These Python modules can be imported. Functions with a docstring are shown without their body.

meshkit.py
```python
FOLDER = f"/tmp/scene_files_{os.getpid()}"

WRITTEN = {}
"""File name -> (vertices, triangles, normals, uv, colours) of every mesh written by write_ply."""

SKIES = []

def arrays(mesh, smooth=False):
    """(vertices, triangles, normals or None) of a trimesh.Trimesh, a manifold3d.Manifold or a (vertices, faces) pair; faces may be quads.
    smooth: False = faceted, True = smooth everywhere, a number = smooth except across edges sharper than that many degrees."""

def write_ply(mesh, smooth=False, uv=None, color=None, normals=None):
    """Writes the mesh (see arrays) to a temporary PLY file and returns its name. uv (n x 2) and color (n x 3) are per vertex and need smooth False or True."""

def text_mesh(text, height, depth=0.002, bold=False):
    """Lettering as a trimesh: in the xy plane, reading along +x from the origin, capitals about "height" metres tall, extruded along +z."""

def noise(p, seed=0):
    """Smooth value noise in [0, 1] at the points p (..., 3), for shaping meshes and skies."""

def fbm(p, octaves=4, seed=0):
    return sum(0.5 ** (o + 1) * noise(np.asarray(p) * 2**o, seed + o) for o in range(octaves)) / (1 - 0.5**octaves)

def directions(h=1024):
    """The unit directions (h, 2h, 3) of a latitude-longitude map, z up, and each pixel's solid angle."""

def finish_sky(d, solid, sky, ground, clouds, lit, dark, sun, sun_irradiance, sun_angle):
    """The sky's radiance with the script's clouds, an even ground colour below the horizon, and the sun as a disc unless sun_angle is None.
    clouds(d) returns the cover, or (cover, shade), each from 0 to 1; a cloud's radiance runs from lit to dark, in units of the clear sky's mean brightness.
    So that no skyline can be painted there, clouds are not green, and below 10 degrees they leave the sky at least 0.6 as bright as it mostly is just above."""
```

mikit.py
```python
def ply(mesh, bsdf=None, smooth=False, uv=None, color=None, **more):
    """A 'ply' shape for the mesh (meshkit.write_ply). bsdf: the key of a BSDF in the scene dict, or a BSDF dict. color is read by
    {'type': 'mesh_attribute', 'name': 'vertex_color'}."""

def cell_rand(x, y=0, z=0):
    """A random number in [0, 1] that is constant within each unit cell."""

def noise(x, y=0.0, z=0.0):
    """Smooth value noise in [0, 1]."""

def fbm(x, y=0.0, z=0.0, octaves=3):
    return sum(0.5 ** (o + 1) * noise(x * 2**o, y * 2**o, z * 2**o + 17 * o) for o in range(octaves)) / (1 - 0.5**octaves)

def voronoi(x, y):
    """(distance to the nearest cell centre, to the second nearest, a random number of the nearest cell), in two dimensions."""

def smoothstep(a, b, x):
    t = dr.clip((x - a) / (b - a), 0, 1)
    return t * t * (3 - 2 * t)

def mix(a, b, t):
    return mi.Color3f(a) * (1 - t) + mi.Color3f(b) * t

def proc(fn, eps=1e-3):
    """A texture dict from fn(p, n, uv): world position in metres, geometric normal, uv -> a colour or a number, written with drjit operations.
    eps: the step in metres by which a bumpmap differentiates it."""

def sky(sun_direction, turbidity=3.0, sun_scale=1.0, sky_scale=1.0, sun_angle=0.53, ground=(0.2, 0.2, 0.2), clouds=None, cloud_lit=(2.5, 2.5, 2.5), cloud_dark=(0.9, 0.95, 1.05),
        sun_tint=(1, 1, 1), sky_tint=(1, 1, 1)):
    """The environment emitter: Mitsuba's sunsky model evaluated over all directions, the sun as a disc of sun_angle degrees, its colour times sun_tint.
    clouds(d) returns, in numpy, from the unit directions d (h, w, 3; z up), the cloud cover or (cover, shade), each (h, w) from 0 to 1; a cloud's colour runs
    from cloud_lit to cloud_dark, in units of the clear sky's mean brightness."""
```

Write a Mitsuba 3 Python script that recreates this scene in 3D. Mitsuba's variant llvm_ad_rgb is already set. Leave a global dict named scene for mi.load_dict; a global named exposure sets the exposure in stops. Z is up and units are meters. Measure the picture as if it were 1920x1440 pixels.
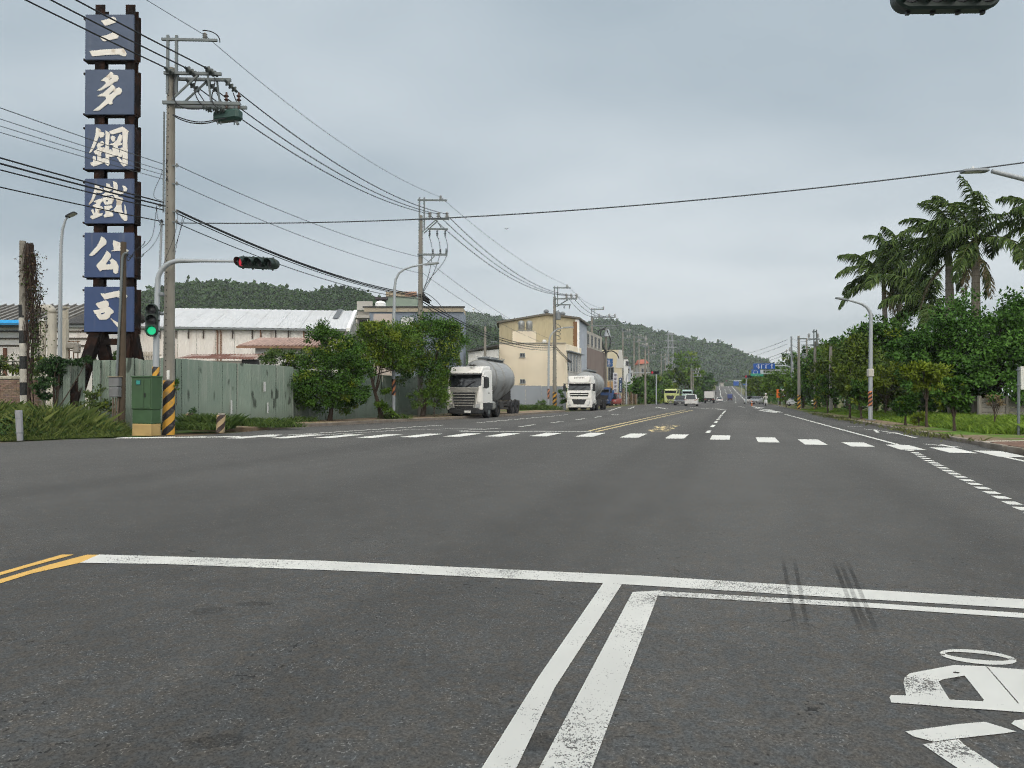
import math, random
import numpy as np, trimesh, shapely, shapely.geometry as sg, shapely.ops, shapely.affinity
import drjit as dr, mitsuba as mi, mikit, meshkit
from mikit import noise, fbm, voronoi, cell_rand, smoothstep, mix, proc

T = mi.ScalarTransform4f
scene, labels = {}, {}
rng = np.random.default_rng(7)

# ------------------------------------------------------------------ camera, sky, exposure
F, CX, CY, CAMZ = 1442.0, 960.0, 720.0, 1.4            # focal length and centre of the 1920 x 1440 photograph, eye height
PITCH = math.atan(23.0 / F)
CP, SP = math.cos(PITCH), math.sin(PITCH)
scene['camera'] = {'type': 'perspective', 'fov': math.degrees(2 * math.atan(960 / F)), 'fov_axis': 'x', 'near_clip': 0.1, 'far_clip': 8000.0,
                   'medium': {'type': 'ref', 'id': 'haze_air'},
                   'to_world': T().look_at(origin=[0, 0, CAMZ], target=[0, CP, CAMZ + SP], up=[0, 0, 1])}


SUN = [0.12, -0.80, 0.68]


def clouds(d):
    x, y, z = d[..., 0], d[..., 1], np.maximum(d[..., 2], 0.0)
    h = 1.0 / (z + 0.22)
    q = np.stack([x * h, y * h, z * 0 + 3.1], -1)
    a = meshkit.fbm(q * np.array([0.55, 0.9, 1]) + 4.3, 4, 3)
    b = meshkit.fbm(q * np.array([1.4, 2.2, 1]) + 11.7, 5, 9)
    c = meshkit.fbm(np.stack([x * 5.0, y * 5.0, z * 22.0], -1) + 7.1, 4, 5)
    low = np.exp(-(z / 0.13) ** 2)
    left = np.clip((-x - 0.25) / 0.35, 0, 1)
    shade = 0.36 + 1.9 * (a - 0.5) + 1.0 * (b - 0.5) - 0.30 * np.exp(-((x - 0.22) / 0.22) ** 2 - ((z - 0.15) / 0.06) ** 2) - 0.25 * np.exp(-((x - 0.62) / 0.12) ** 2 - ((z - 0.36) / 0.10) ** 2) + low * 1.05 * (c - 0.5)
    shade = shade - 0.30 * left * low + 0.10 * left * (1 - low) - 0.26 * np.clip((z - 0.30) / 0.5, 0, 1)
    glow = np.clip(d @ (np.array(SUN) / np.linalg.norm(SUN)), 0, 1) ** 1.5       # the cloud is brighter around the veiled sun
    return np.ones_like(z), np.clip(0.875 + 0.29 * (shade - 0.6) - 0.80 * glow, 0, 1)


scene['sky'] = mikit.sky(SUN, turbidity=4, sun_scale=0.30, sun_tint=(0.97, 1.0, 1.05), sun_angle=48, clouds=clouds, cloud_lit=(6.35, 6.5, 6.55), cloud_dark=(1.22, 1.60, 1.92),
                         ground=(0.15, 0.15, 0.14))
exposure = 1.35
scene['haze_air'] = {'type': 'homogeneous', 'albedo': {'type': 'rgb', 'value': [0.95, 0.95, 0.95]}, 'sigma_t': {'type': 'rgb', 'value': [0.00020, 0.00021, 0.00023]}}


# ------------------------------------------------------------------ geometry on the photograph's sight lines (planning of real positions)
def at(px, py, Y):
    """The point at depth Y seen at pixel (px, py)."""
    v = -(py - CY) / F
    fy, fz = CP - v * SP, SP + v * CP
    return np.array([(px - CX) / F * Y / fy, Y, CAMZ + fz / fy * Y])


def G(px, py, z=0.0):
    """The point of the level z seen at pixel (px, py)."""
    v = -(py - CY) / F
    fy, fz = CP - v * SP, SP + v * CP
    k = (z - CAMZ) / fz
    return np.array([(px - CX) / F * k, fy * k, z])


def hgt(py, Y):
    return at(CX, py, Y)[2]


TH = math.atan((1378 - 960) / F)                         # the road's heading
U2, V2 = np.array([math.sin(TH), math.cos(TH)]), np.array([math.cos(TH), -math.sin(TH)])
RX = [-400, 0, 145, 190, 240, 320, 370, 422, 500, 600, 720, 786, 900, 1100, 1500, 4000]
RZ = [0, 0, 0, -.2, -.4, -.55, -.2, .55, 2.6, 6.0, 10.2, 11.5, 11.0, 5.0, 0, 0]


def road_z(s):
    s = np.asarray(s, float)
    return sum(np.interp(s + o, RX, RZ) for o in (-24, -12, 0, 12, 24)) / 5


def road_c(s):                                           # where the road's middle runs
    return -4.4 - 8 * np.clip((np.asarray(s, float) - 430) / 360, 0, 2)


def st(p):
    return float(np.dot(p[:2], U2)), float(np.dot(p[:2], V2))


def XY(s, t):
    return s * U2[0] + t * V2[0], s * U2[1] + t * V2[1]


def on_road(px, Y):
    """A point of the road surface at depth Y under pixel column px."""
    x = (px - CX) / F * Y
    s, t = st((x, Y))
    return np.array([x, Y, float(road_z(s))])


# ------------------------------------------------------------------ materials
def bs(name, color=None, rough=0.7, metallic=0.0, spec=0.5, coat=0.0, fn=None, two=True):
    if name not in scene:
        b = {'type': 'principled', 'base_color': proc(fn) if fn else {'type': 'rgb', 'value': list(color)}, 'roughness': rough, 'metallic': metallic, 'specular': spec}
        if coat:
            b['clearcoat'], b['clearcoat_gloss'] = coat, 0.9
        scene[name] = {'type': 'twosided', 'nested': b} if two else b
    return name


def asphalt_rgb(p):
    x, y = p.x, p.y
    g = noise(x * 120, y * 120) * 0.6 + noise(x * 250 + 9, y * 250) * 0.4
    big = fbm(x * 0.35, y * 0.35, 1.7, 4)
    mid = fbm(x * 3.1, y * 3.1, 5.0, 3)
    s, t = x * U2[0] + y * U2[1], x * V2[0] + y * V2[1]
    lanes = fbm(t * 0.9 + 3, s * 0.035, 2.2, 3)
    v = 0.066 * (0.42 + 1.18 * g) * (0.78 + 0.28 * big + 0.22 * mid) * (0.66 + 0.66 * lanes)
    chip = smoothstep(0.80, 0.92, noise(x * 115 + 31, y * 115 + 7)) * smoothstep(0.3, 0.7, noise(x * 9, y * 9, 3))
    pit = smoothstep(0.84, 0.92, noise(x * 42 + 3, y * 42 + 57)) * smoothstep(0.5, 0.8, noise(x * 2.3 + 8, y * 2.3, 6))
    v = v * (1 - 0.6 * pit) + chip * 0.10
    dark = mi.Float(0)
    for (ax, ay, bx, by, w, k) in OIL:
        e = dr.sqrt(dr.square((x - ax) / bx) + dr.square((y - ay) / by)) + (fbm(x * 9, y * 9, 1.0, 4) - 0.5) * w * 1.8
        dark = dr.maximum(dark, (1 - smoothstep(0.7, 1.05, e)) * k)
    v = v * (1 - dark) * (1 - skid(x, y))
    warm = noise(x * 26 + 1, y * 26) - 0.5
    return mi.Color3f(v * (1.03 + 0.16 * warm), v * 1.01, v * (0.96 - 0.16 * warm))


def skid(x, y):
    m = mi.Float(0)
    for (ax, ay, bx, by, w) in SKID:
        L = math.hypot(bx - ax, by - ay)
        ux, uy = (bx - ax) / L, (by - ay) / L
        a, c = ((x - ax) * ux + (y - ay) * uy) / L, dr.abs((y - ay) * ux - (x - ax) * uy)
        m = dr.maximum(m, (1 - smoothstep(w * 0.6, w, c)) * smoothstep(0.0, 0.25, a) * (1 - smoothstep(0.7, 1.0, a)) * (0.55 + 0.45 * noise(x * 40, y * 40)))
    return m * 0.55


def paint_fn(col):
    def f(p, n, uv):
        x, y = p.x, p.y
        w = 0.30 + 0.45 * (fbm(x * 0.9 + 5, y * 0.9 + 2, 0.5, 2) - 0.5) + 0.5 * (fbm(x * 5 + 1, y * 5, 3.0, 2) - 0.5)
        for (ax, ay, bx, by, k) in WORN:
            w += k * dr.exp(-(dr.square((x - ax) / bx) + dr.square((y - ay) / by)))
        fine = noise(x * 260 + 5, y * 260) * 0.45 + noise(x * 110, y * 110 + 9) * 0.4 + noise(x * 40, y * 40 + 3) * 0.15
        near = 1 - smoothstep(9.0, 16.0, y)
        worn = smoothstep(0.0, 0.10, fine - (1.02 - 0.66 * dr.clip(w, 0, 0.86) * (0.25 + 0.75 * near)) - (1 - near) * 0.15)
        dirt = 0.84 + 0.22 * fbm(x * 2.2, y * 2.2, 8.0, 3)
        s = skid(x, y)
        return mix(mi.Color3f(*col) * dirt * (1 - 0.85 * s), asphalt_rgb(p), worn * 0.92)
    return f


def A2(px, py):
    q = G(px, py)
    return float(q[0]), float(q[1])


OIL = [(*A2(1010, 1393), 0.20, 0.07, 0.9, 0.34), (*A2(395, 1393), 0.20, 0.075, 0.9, 0.30), (*A2(385, 1146), 0.12, 0.09, 1.1, 0.3), (*A2(470, 1133), 0.15, 0.06, 1.2, 0.3)]
# where wheels have ground the paint away
WORN = [(*A2(1715, 1285), 0.16, 0.16, 0.62), (*A2(1770, 1405), 0.28, 0.14, 0.60), (*A2(1700, 1330), 0.3, 0.06, 0.4), (*A2(440, 1056), 0.75, 0.4, 0.42), (*A2(930, 1076), 0.6, 0.4, 0.48), (*A2(1400, 1100), 0.55, 0.35, 0.50), (*A2(1450, 1124), 0.8, 0.2, 0.45),
        (*A2(1090, 1400), 0.20, 0.35, 0.34), (*A2(1190, 1200), 0.20, 0.8, 0.22), (*A2(1240, 1120), 0.2, 0.2, 0.2), (*A2(1860, 1225), 0.3, 0.06, 0.3)]
SKID = []
for (x0, y0, x1, y1) in ((1466, 1040, 1498, 1205), (1488, 1042, 1518, 1200), (1560, 1045, 1626, 1212), (1574, 1050, 1634, 1200), (1586, 1045, 1656, 1214)):
    (ax, ay), (bx, by) = A2(x0, y0), A2(x1, y1)
    SKID.append((ax, ay, bx, by, 0.019))

bs('asphalt', fn=lambda p, n, uv: asphalt_rgb(p), rough=0.85, spec=0.3)
bs('paint_white', fn=paint_fn((0.58, 0.58, 0.545)), rough=0.7)
bs('paint_yellow_pale', fn=paint_fn((0.60, 0.47, 0.24)), rough=0.7)
bs('paint_yellow', fn=paint_fn((0.62, 0.38, 0.10)), rough=0.7)


def stain_fn(col, lo=0.75, hi=1.15, freq=2.0, streak=0.35, tint=(0.9, 0.85, 0.75), sf=None):
    sf = (1.0 if freq <= 1.0 else 6.0) if sf is None else sf

    def f(p, n, uv):
        a = fbm(p.x * freq, p.y * freq, p.z * freq, 4)
        b = fbm((p.x + p.y) * sf, (p.x - p.y) * sf * 0.33, p.z * min(0.45, sf * 0.12), 3)
        k = lo + (hi - lo) * a
        return mix(mi.Color3f(*col) * k, mi.Color3f(*col) * mi.Color3f(*tint) * k * 0.75, streak * smoothstep(0.45, 0.75, b))
    return f


bs('concrete', fn=stain_fn((0.28, 0.265, 0.23)), rough=0.9, spec=0.2)


def rust_fn(p, n, uv):
    a = fbm(p.x * 4, p.y * 4, p.z * 2.2, 4)
    return mix((0.012, 0.009, 0.008), (0.036, 0.017, 0.011), smoothstep(0.4, 0.7, a))


bs('rusty_steel', fn=rust_fn, rough=0.9, spec=0.2)


def fence_fn(p, n, uv):
    a = fbm(p.x * 1.1, p.y * 1.1, p.z * 0.8, 3)
    b = fbm((p.x * 0.9 + p.y * 0.45) * 7, 3.0, p.z * 0.35, 3)
    c = cell_rand(uv.x * 1.0, 5)
    col = mix((0.196, 0.270, 0.222), (0.285, 0.340, 0.285), a) * (0.86 + 0.26 * c)
    col = mix(col, (0.40, 0.43, 0.38), smoothstep(0.55, 0.85, b) * 0.5)
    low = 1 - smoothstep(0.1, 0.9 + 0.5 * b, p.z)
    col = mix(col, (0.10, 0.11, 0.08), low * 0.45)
    s = smoothstep(0.70, 0.78, noise((p.x * 0.9 + p.y * 0.45) * 3.5, 1.0, p.z * 0.7)) * smoothstep(0.5, 0.7, noise(p.z * 2.0, p.x * 6, p.y * 6))
    return mix(col, (0.035, 0.045, 0.035), s * 0.8)


bs('fence_green', fn=fence_fn, rough=0.6, spec=0.3)


def metalwall_fn(p, n, uv):
    a = fbm(p.x * 0.8, p.y * 0.8, p.z * 0.25, 4)
    b = fbm(p.x * 1.6, p.y * 1.6, p.z * 0.10, 3)
    t = smoothstep(0.55, 0.8, b)
    col = mix((0.74, 0.69, 0.64), (0.82, 0.81, 0.78), a)
    return mix(col, (0.30, 0.17, 0.10), t * 0.55)


bs('metal_wall', fn=metalwall_fn, rough=0.6)
bs('wall_cream', fn=stain_fn((0.82, 0.73, 0.57), 0.92, 1.06, 0.5, 0.18), rough=0.85, spec=0.2)
bs('wall_grey', fn=stain_fn((0.42, 0.40, 0.36), 0.8, 1.1, 0.6, 0.4), rough=0.85, spec=0.2)


def hazard_fn(dark, light):
    def f(p, n, uv):
        k = uv.x + uv.y
        k = k - dr.floor(k)
        w = fbm(p.x * 6, p.y * 6, p.z * 6, 3)
        col = dr.select(k < 0.5, mi.Color3f(*dark), mi.Color3f(*light))
        return mix(col, (0.20, 0.18, 0.15), smoothstep(0.56, 0.78, w) * 0.55)
    return f


bs('hazard', fn=hazard_fn((0.022, 0.020, 0.024), (0.62, 0.33, 0.045)), rough=0.65)
bs('hazard_old', fn=hazard_fn((0.05, 0.035, 0.03), (0.40, 0.30, 0.17)), rough=0.8)
bs('hazard_red', fn=hazard_fn((0.025, 0.02, 0.022), (0.55, 0.20, 0.09)), rough=0.65)


def sign_blue_fn(p, n, uv):
    a = fbm(p.x * 1.3, p.y * 1.3, p.z * 0.9, 4)
    b = fbm(p.x * 7, p.y * 7, p.z * 0.5, 3)
    k = smoothstep(3.5, 17.0, p.z)
    col = mix((0.036, 0.070, 0.180), (0.068, 0.096, 0.155), k) * (0.85 + 0.3 * a)
    return mix(col, (0.16, 0.18, 0.20), smoothstep(0.6, 0.85, b) * 0.3)


bs('sign_blue', fn=sign_blue_fn, rough=0.45)


def sign_white_fn(p, n, uv):
    a = fbm(p.x * 5, p.y * 5, p.z * 3.0, 4)
    return mix((0.82, 0.79, 0.72), (0.50, 0.38, 0.26), smoothstep(0.58, 0.76, a) * 0.6)


bs('sign_white', fn=sign_white_fn, rough=0.6)
scene['leaf'] = {'type': 'twosided', 'nested': {'type': 'principled', 'base_color': {'type': 'mesh_attribute', 'name': 'vertex_color'}, 'roughness': 0.6, 'specular': 0.18}}
scene['leaf_soft'] = {'type': 'twosided', 'nested': {'type': 'principled', 'base_color': {'type': 'mesh_attribute', 'name': 'vertex_color'}, 'roughness': 0.9, 'specular': 0.1}}
STEEL = bs('galvanised', (0.17, 0.195, 0.20), 0.55, 0.2)
DSTEEL = bs('dull_steel', (0.22, 0.24, 0.25), 0.55, 0.3)
POLEGREY = bs('pole_grey', (0.40, 0.43, 0.45), 0.5, 0.2)
BLACK = bs('black_rubber', (0.015, 0.015, 0.017), 0.75)
BLACKGLOSS = bs('black_gloss', (0.012, 0.012, 0.014), 0.3)
GLASS = bs('dark_glass', (0.012, 0.015, 0.018), 0.06, 0.0, 0.8)
GLASS2 = bs('grey_glass', (0.06, 0.07, 0.08), 0.12, 0.0, 0.8)
WIRE = bs('wire_black', (0.022, 0.024, 0.028), 0.6)
WIRE2 = bs('wire_grey', (0.085, 0.095, 0.105), 0.6)
BARK = bs('bark', (0.075, 0.055, 0.04), 0.95)
PALMBARK = bs('palm_bark', fn=stain_fn((0.27, 0.24, 0.20), 0.7, 1.15, 3.0, 0.3), rough=0.95, spec=0.1)
WHITEP = bs('white_paint', (0.82, 0.82, 0.80), 0.4, 0, 0.5, 0.5)
CERAMIC = bs('insulator', (0.42, 0.41, 0.39), 0.3)
INSDARK = bs('insulator_dark', (0.055, 0.068, 0.065), 0.4)
SIGNALGREEN = bs('signal_green', (0.018, 0.034, 0.028), 0.45)


# ------------------------------------------------------------------ naming
def numbered(key):
    if key not in scene and key not in labels:
        return key
    i = 1
    while f'{key}_{i:03d}' in scene or f'{key}_{i:03d}' in labels:
        i += 1
    return f'{key}_{i:03d}'


def thing(name, label, cat, group=None):
    key = numbered(name)
    labels[key] = {'label': label, 'category': cat}
    if group:
        labels[key]['group'] = group
    return key


def part(parent, name, mesh, bsdf, smooth=False, label=None, kind=None, color=None, uv=None, M=None, **more):
    key = numbered(f'{parent}__{name}')
    scene[key] = mikit.ply(mesh, bsdf, smooth=smooth, color=color, uv=uv, **more)
    if M is not None:
        scene[key]['to_world'] = M
    if label or kind:
        labels[key] = {**({'label': label} if label else {}), **({'kind': kind} if kind else {})}
    return key


def solo(name, label, cat, mesh, bsdf, smooth=False, group=None, color=None, uv=None, kind=None):
    key = thing(name, label, cat, group)
    scene[key] = mikit.ply(mesh, bsdf, smooth=smooth, color=color, uv=uv)
    if kind:
        labels[key]['kind'] = kind
    return key


def struct(name, mesh, bsdf, smooth=False, label=None, color=None, kind='structure'):
    key = numbered(name)
    scene[key] = mikit.ply(mesh, bsdf, smooth=smooth, color=color)
    labels[key] = {'kind': kind, **({'label': label} if label else {})}
    return key


# ------------------------------------------------------------------ mesh helpers
def tm(v, f):
    return trimesh.Trimesh(np.asarray(v, float), np.asarray(f, int), process=False)


def cat(*ms):
    ms = [m for g in ms for m in (g if isinstance(g, (list, tuple)) else [g])]
    return trimesh.util.concatenate(ms) if len(ms) > 1 else ms[0]


def hull(pts):
    return trimesh.convex.convex_hull(np.asarray(pts, float))


def box(size, c=(0, 0, 0), rz=0.0):
    m = trimesh.creation.box(size)
    if rz:
        m.apply_transform(trimesh.transformations.rotation_matrix(rz, [0, 0, 1]))
    m.apply_translation(c)
    return m


def rbox(size, c=(0, 0, 0), r=0.02, rz=0.0):
    """A box with chamfered edges."""
    h = np.asarray(size, float) / 2
    r = min(r, *(h * 0.8))
    pts = []
    for sx in (-1, 1):
        for sy in (-1, 1):
            for sz in (-1, 1):
                s = np.array([sx, sy, sz])
                for k in range(3):
                    q = h - r
                    q = q.copy()
                    q[k] = h[k]
                    pts.append(s * q)
    m = hull(pts)
    if rz:
        m.apply_transform(trimesh.transformations.rotation_matrix(rz, [0, 0, 1]))
    m.apply_translation(c)
    return m


def tube(path, r, n=8, cap=True):
    p = np.asarray(path, float)
    r = np.broadcast_to(np.asarray(r, float), (len(p),))
    d = np.gradient(p, axis=0)
    d /= np.linalg.norm(d, axis=1, keepdims=True) + 1e-12
    ref = np.array([0, 0, 1.0]) if abs(d[0][2]) < 0.9 else np.array([1.0, 0, 0])
    a = np.cross(d[0], ref)
    a /= np.linalg.norm(a)
    ang = np.arange(n) * 2 * np.pi / n
    v = []
    for i in range(len(p)):
        a = a - d[i] * np.dot(a, d[i])
        a /= np.linalg.norm(a) + 1e-12
        b = np.cross(d[i], a)
        v.append(p[i] + r[i] * (np.cos(ang)[:, None] * a + np.sin(ang)[:, None] * b))
    v = np.vstack(v)
    f = []
    for i in range(len(p) - 1):
        for j in range(n):
            k = (j + 1) % n
            f += [[i * n + j, i * n + k, (i + 1) * n + k], [i * n + j, (i + 1) * n + k, (i + 1) * n + j]]
    if cap:
        o = len(v)
        v = np.vstack([v, p[0], p[-1]])
        e = (len(p) - 1) * n
        for j in range(n):
            k = (j + 1) % n
            f += [[o, k, j], [o + 1, e + j, e + k]]
    return tm(v, f)


def bar(a, b, w, h=None):
    """A straight square bar from a to b."""
    a, b = np.asarray(a, float), np.asarray(b, float)
    h = w if h is None else h
    d = b - a
    L = np.linalg.norm(d)
    d = d / L
    up = np.array([0, 0, 1.0]) if abs(d[2]) < 0.95 else np.array([0, 1.0, 0])
    x = np.cross(d, up)
    x /= np.linalg.norm(x)
    y = np.cross(x, d)
    m = trimesh.creation.box([w, L, h])
    M = np.eye(4)
    M[:3, 0], M[:3, 1], M[:3, 2], M[:3, 3] = x, d, y, (a + b) / 2
    m.apply_transform(M)
    return m


def cyl(a, b, r0, r1=None, n=12):
    return tube([a, b], [r0, r0 if r1 is None else r1], n)


def lathe(prof, n=24, c=(0, 0, 0), axis='z'):
    m = trimesh.creation.revolve(np.asarray(prof, float), sections=n)
    if axis == 'x':
        m.apply_transform(trimesh.transformations.rotation_matrix(math.pi / 2, [0, 1, 0]))
    if axis == 'y':
        m.apply_transform(trimesh.transformations.rotation_matrix(math.pi / 2, [1, 0, 0]))
    m.apply_translation(c)
    return m


def extr(poly, h):
    if isinstance(poly, (list, tuple, np.ndarray)):
        poly = sg.Polygon(poly)
    poly = poly.buffer(0)
    return cat([trimesh.creation.extrude_polygon(g, h, engine='earcut') for g in getattr(poly, 'geoms', [poly])])


def sheet(poly, z):
    """A flat horizontal sheet of a polygon in x, y."""
    poly = poly if not isinstance(poly, (list, tuple, np.ndarray)) else sg.Polygon(poly)
    poly = poly.buffer(0)
    out = []
    for g in getattr(poly, 'geoms', [poly]):
        v, f = trimesh.creation.triangulate_polygon(g, engine='earcut')
        out.append(tm(np.c_[v, np.full(len(v), z)], f))
    m = cat(out)
    n = np.cross(m.vertices[m.faces[:, 1]] - m.vertices[m.faces[:, 0]], m.vertices[m.faces[:, 2]] - m.vertices[m.faces[:, 0]])[:, 2]
    fs = m.faces.copy()
    fs[n < 0] = fs[n < 0][:, ::-1]
    return tm(m.vertices, fs)


def moved(m, c=(0, 0, 0), rz=0.0):
    m = m.copy()
    if rz:
        m.apply_transform(trimesh.transformations.rotation_matrix(rz, [0, 0, 1]))
    m.apply_translation(c)
    return m


def TW(loc, rz=0.0, s=1.0):
    return T().translate([float(x) for x in loc]).rotate([0, 0, 1], math.degrees(rz)).scale(s)


def catenary(a, b, sag, n=24):
    a, b = np.asarray(a, float), np.asarray(b, float)
    k = np.linspace(0, 1, n)
    p = a + (b - a) * k[:, None]
    p[:, 2] -= sag * 4 * k * (1 - k)
    return p


def striped_cyl(base, h, r, turns=1.0, nu=2, n=16, r1=None, lean=(0, 0)):
    """A cylinder with uv for the hazard stripes."""
    zs = np.linspace(0, h, 12)
    v, uv, f = [], [], []
    for i, z in enumerate(zs):
        rr = r + ((r if r1 is None else r1) - r) * i / 11
        for j in range(n + 1):
            a = 2 * math.pi * j / n
            v.append([base[0] + rr * math.cos(a) + lean[0] * z, base[1] + rr * math.sin(a) + lean[1] * z, base[2] + z])
            uv.append([nu * j / n, -turns * z / h])
    for i in range(11):
        for j in range(n):
            a = i * (n + 1) + j
            f += [[a, a + 1, a + n + 2], [a, a + n + 2, a + n + 1]]
    o = len(v)
    v.append([base[0] + lean[0] * h, base[1] + lean[1] * h, base[2] + h])
    uv.append([0.25, -turns])
    for j in range(n):
        f.append([11 * (n + 1) + j, 11 * (n + 1) + j + 1, o])
    return tm(v, f), np.array(uv)
# ------------------------------------------------------------------ ground, road, markings
def pg(*pts):
    return sg.Polygon([tuple(G(*p)[:2]) for p in pts])


LK = [(-420, 843), (0, 830), (150, 823), (320, 819), (420, 813), (560, 801.5), (700, 793.5), (830, 787), (960, 780), (1060, 772.5)]   # left kerb, as seen
lk = [tuple(G(*p)[:2]) for p in LK]
s1, t1 = st(lk[-1])
lk += [XY(100, -15.0), XY(132, -15.0)]
rk = [XY(132, 6.2), tuple(G(1530, 777.5)[:2]), tuple(G(1640, 799)[:2]), tuple(G(1760, 822)[:2]), tuple(G(1850, 838)[:2]), tuple(G(1925, 856)[:2]), tuple(G(2060, 880)[:2]), tuple(G(2300, 900)[:2]), (70, 8.0)]
road_poly = sg.Polygon([(-90, 24.5)] + lk + rk + [(120, -30), (60, -80), (-60, -80), (-120, -30)])
road = struct('road', sheet(road_poly, 0.0), 'asphalt')

ss = np.concatenate([np.arange(131.5, 420, 4), np.arange(420, 1000, 5)])
ts = np.linspace(-1, 1, 5)
v, f = [], []
for s in ss:
    w = 10.6 + max(0, 12 - (s - 131.5) * 0.3) * 0
    for k in ts:
        x, y = XY(s, float(road_c(s)) + k * w)
        v.append([x, y, float(road_z(s)) - (0.003 if s < 133 else 0)])
for i in range(len(ss) - 1):
    for j in range(4):
        a = i * 5 + j
        f += [[a, a + 1, a + 6], [a, a + 6, a + 5]]
struct('road', tm(v, f), 'asphalt', smooth=True)

# open ground in the road's frame, following the ramp's embankment
sv = np.concatenate([[-300, -150, -60], np.arange(-20, 150, 10), np.arange(150, 900, 20), [1000, 1200, 1500, 2000, 2600]])
tv = np.concatenate([[-1500, -800, -400, -200, -100, -60, -45, -30, -22], [-18, -15, -10, -4.4, 0, 6, 9, 14], [25, 35, 50, 90, 200, 400, 800, 1500]])
v, f = [], []
for s in sv:
    for t in tv:
        x, y = XY(s, t)
        d = abs(t - float(road_c(min(s, 800))))
        fall = np.clip(1 - (d - 14) / 30, 0, 1) if s > 140 else 0
        v.append([x, y, float(road_z(s)) * fall - 0.045 - 0.05 * (s > 135)])
nt = len(tv)
for i in range(len(sv) - 1):
    for j in range(nt - 1):
        a = i * nt + j
        f += [[a, a + 1, a + nt + 1], [a, a + nt + 1, a + nt]]


def soil_fn(p, n, uv):
    a = fbm(p.x * 0.9, p.y * 0.9, 3.0, 4)
    b = fbm(p.x * 9, p.y * 9, 1.0, 3)
    g = smoothstep(0.40, 0.60, a)
    return mix((0.135, 0.10, 0.07), (0.05, 0.085, 0.022), g) * (0.65 + 0.7 * b)


bs('soil', fn=soil_fn, rough=0.95, spec=0.1)
ground = struct('ground', tm(v, f), 'soil', smooth=True)


def offset_line(pts, d):
    """The polyline shifted sideways by d (left positive)."""
    p = np.asarray(pts, float)
    g = np.gradient(p, axis=0)
    g /= np.linalg.norm(g, axis=1, keepdims=True)
    return p + d * np.c_[-g[:, 1], g[:, 0]]


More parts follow.
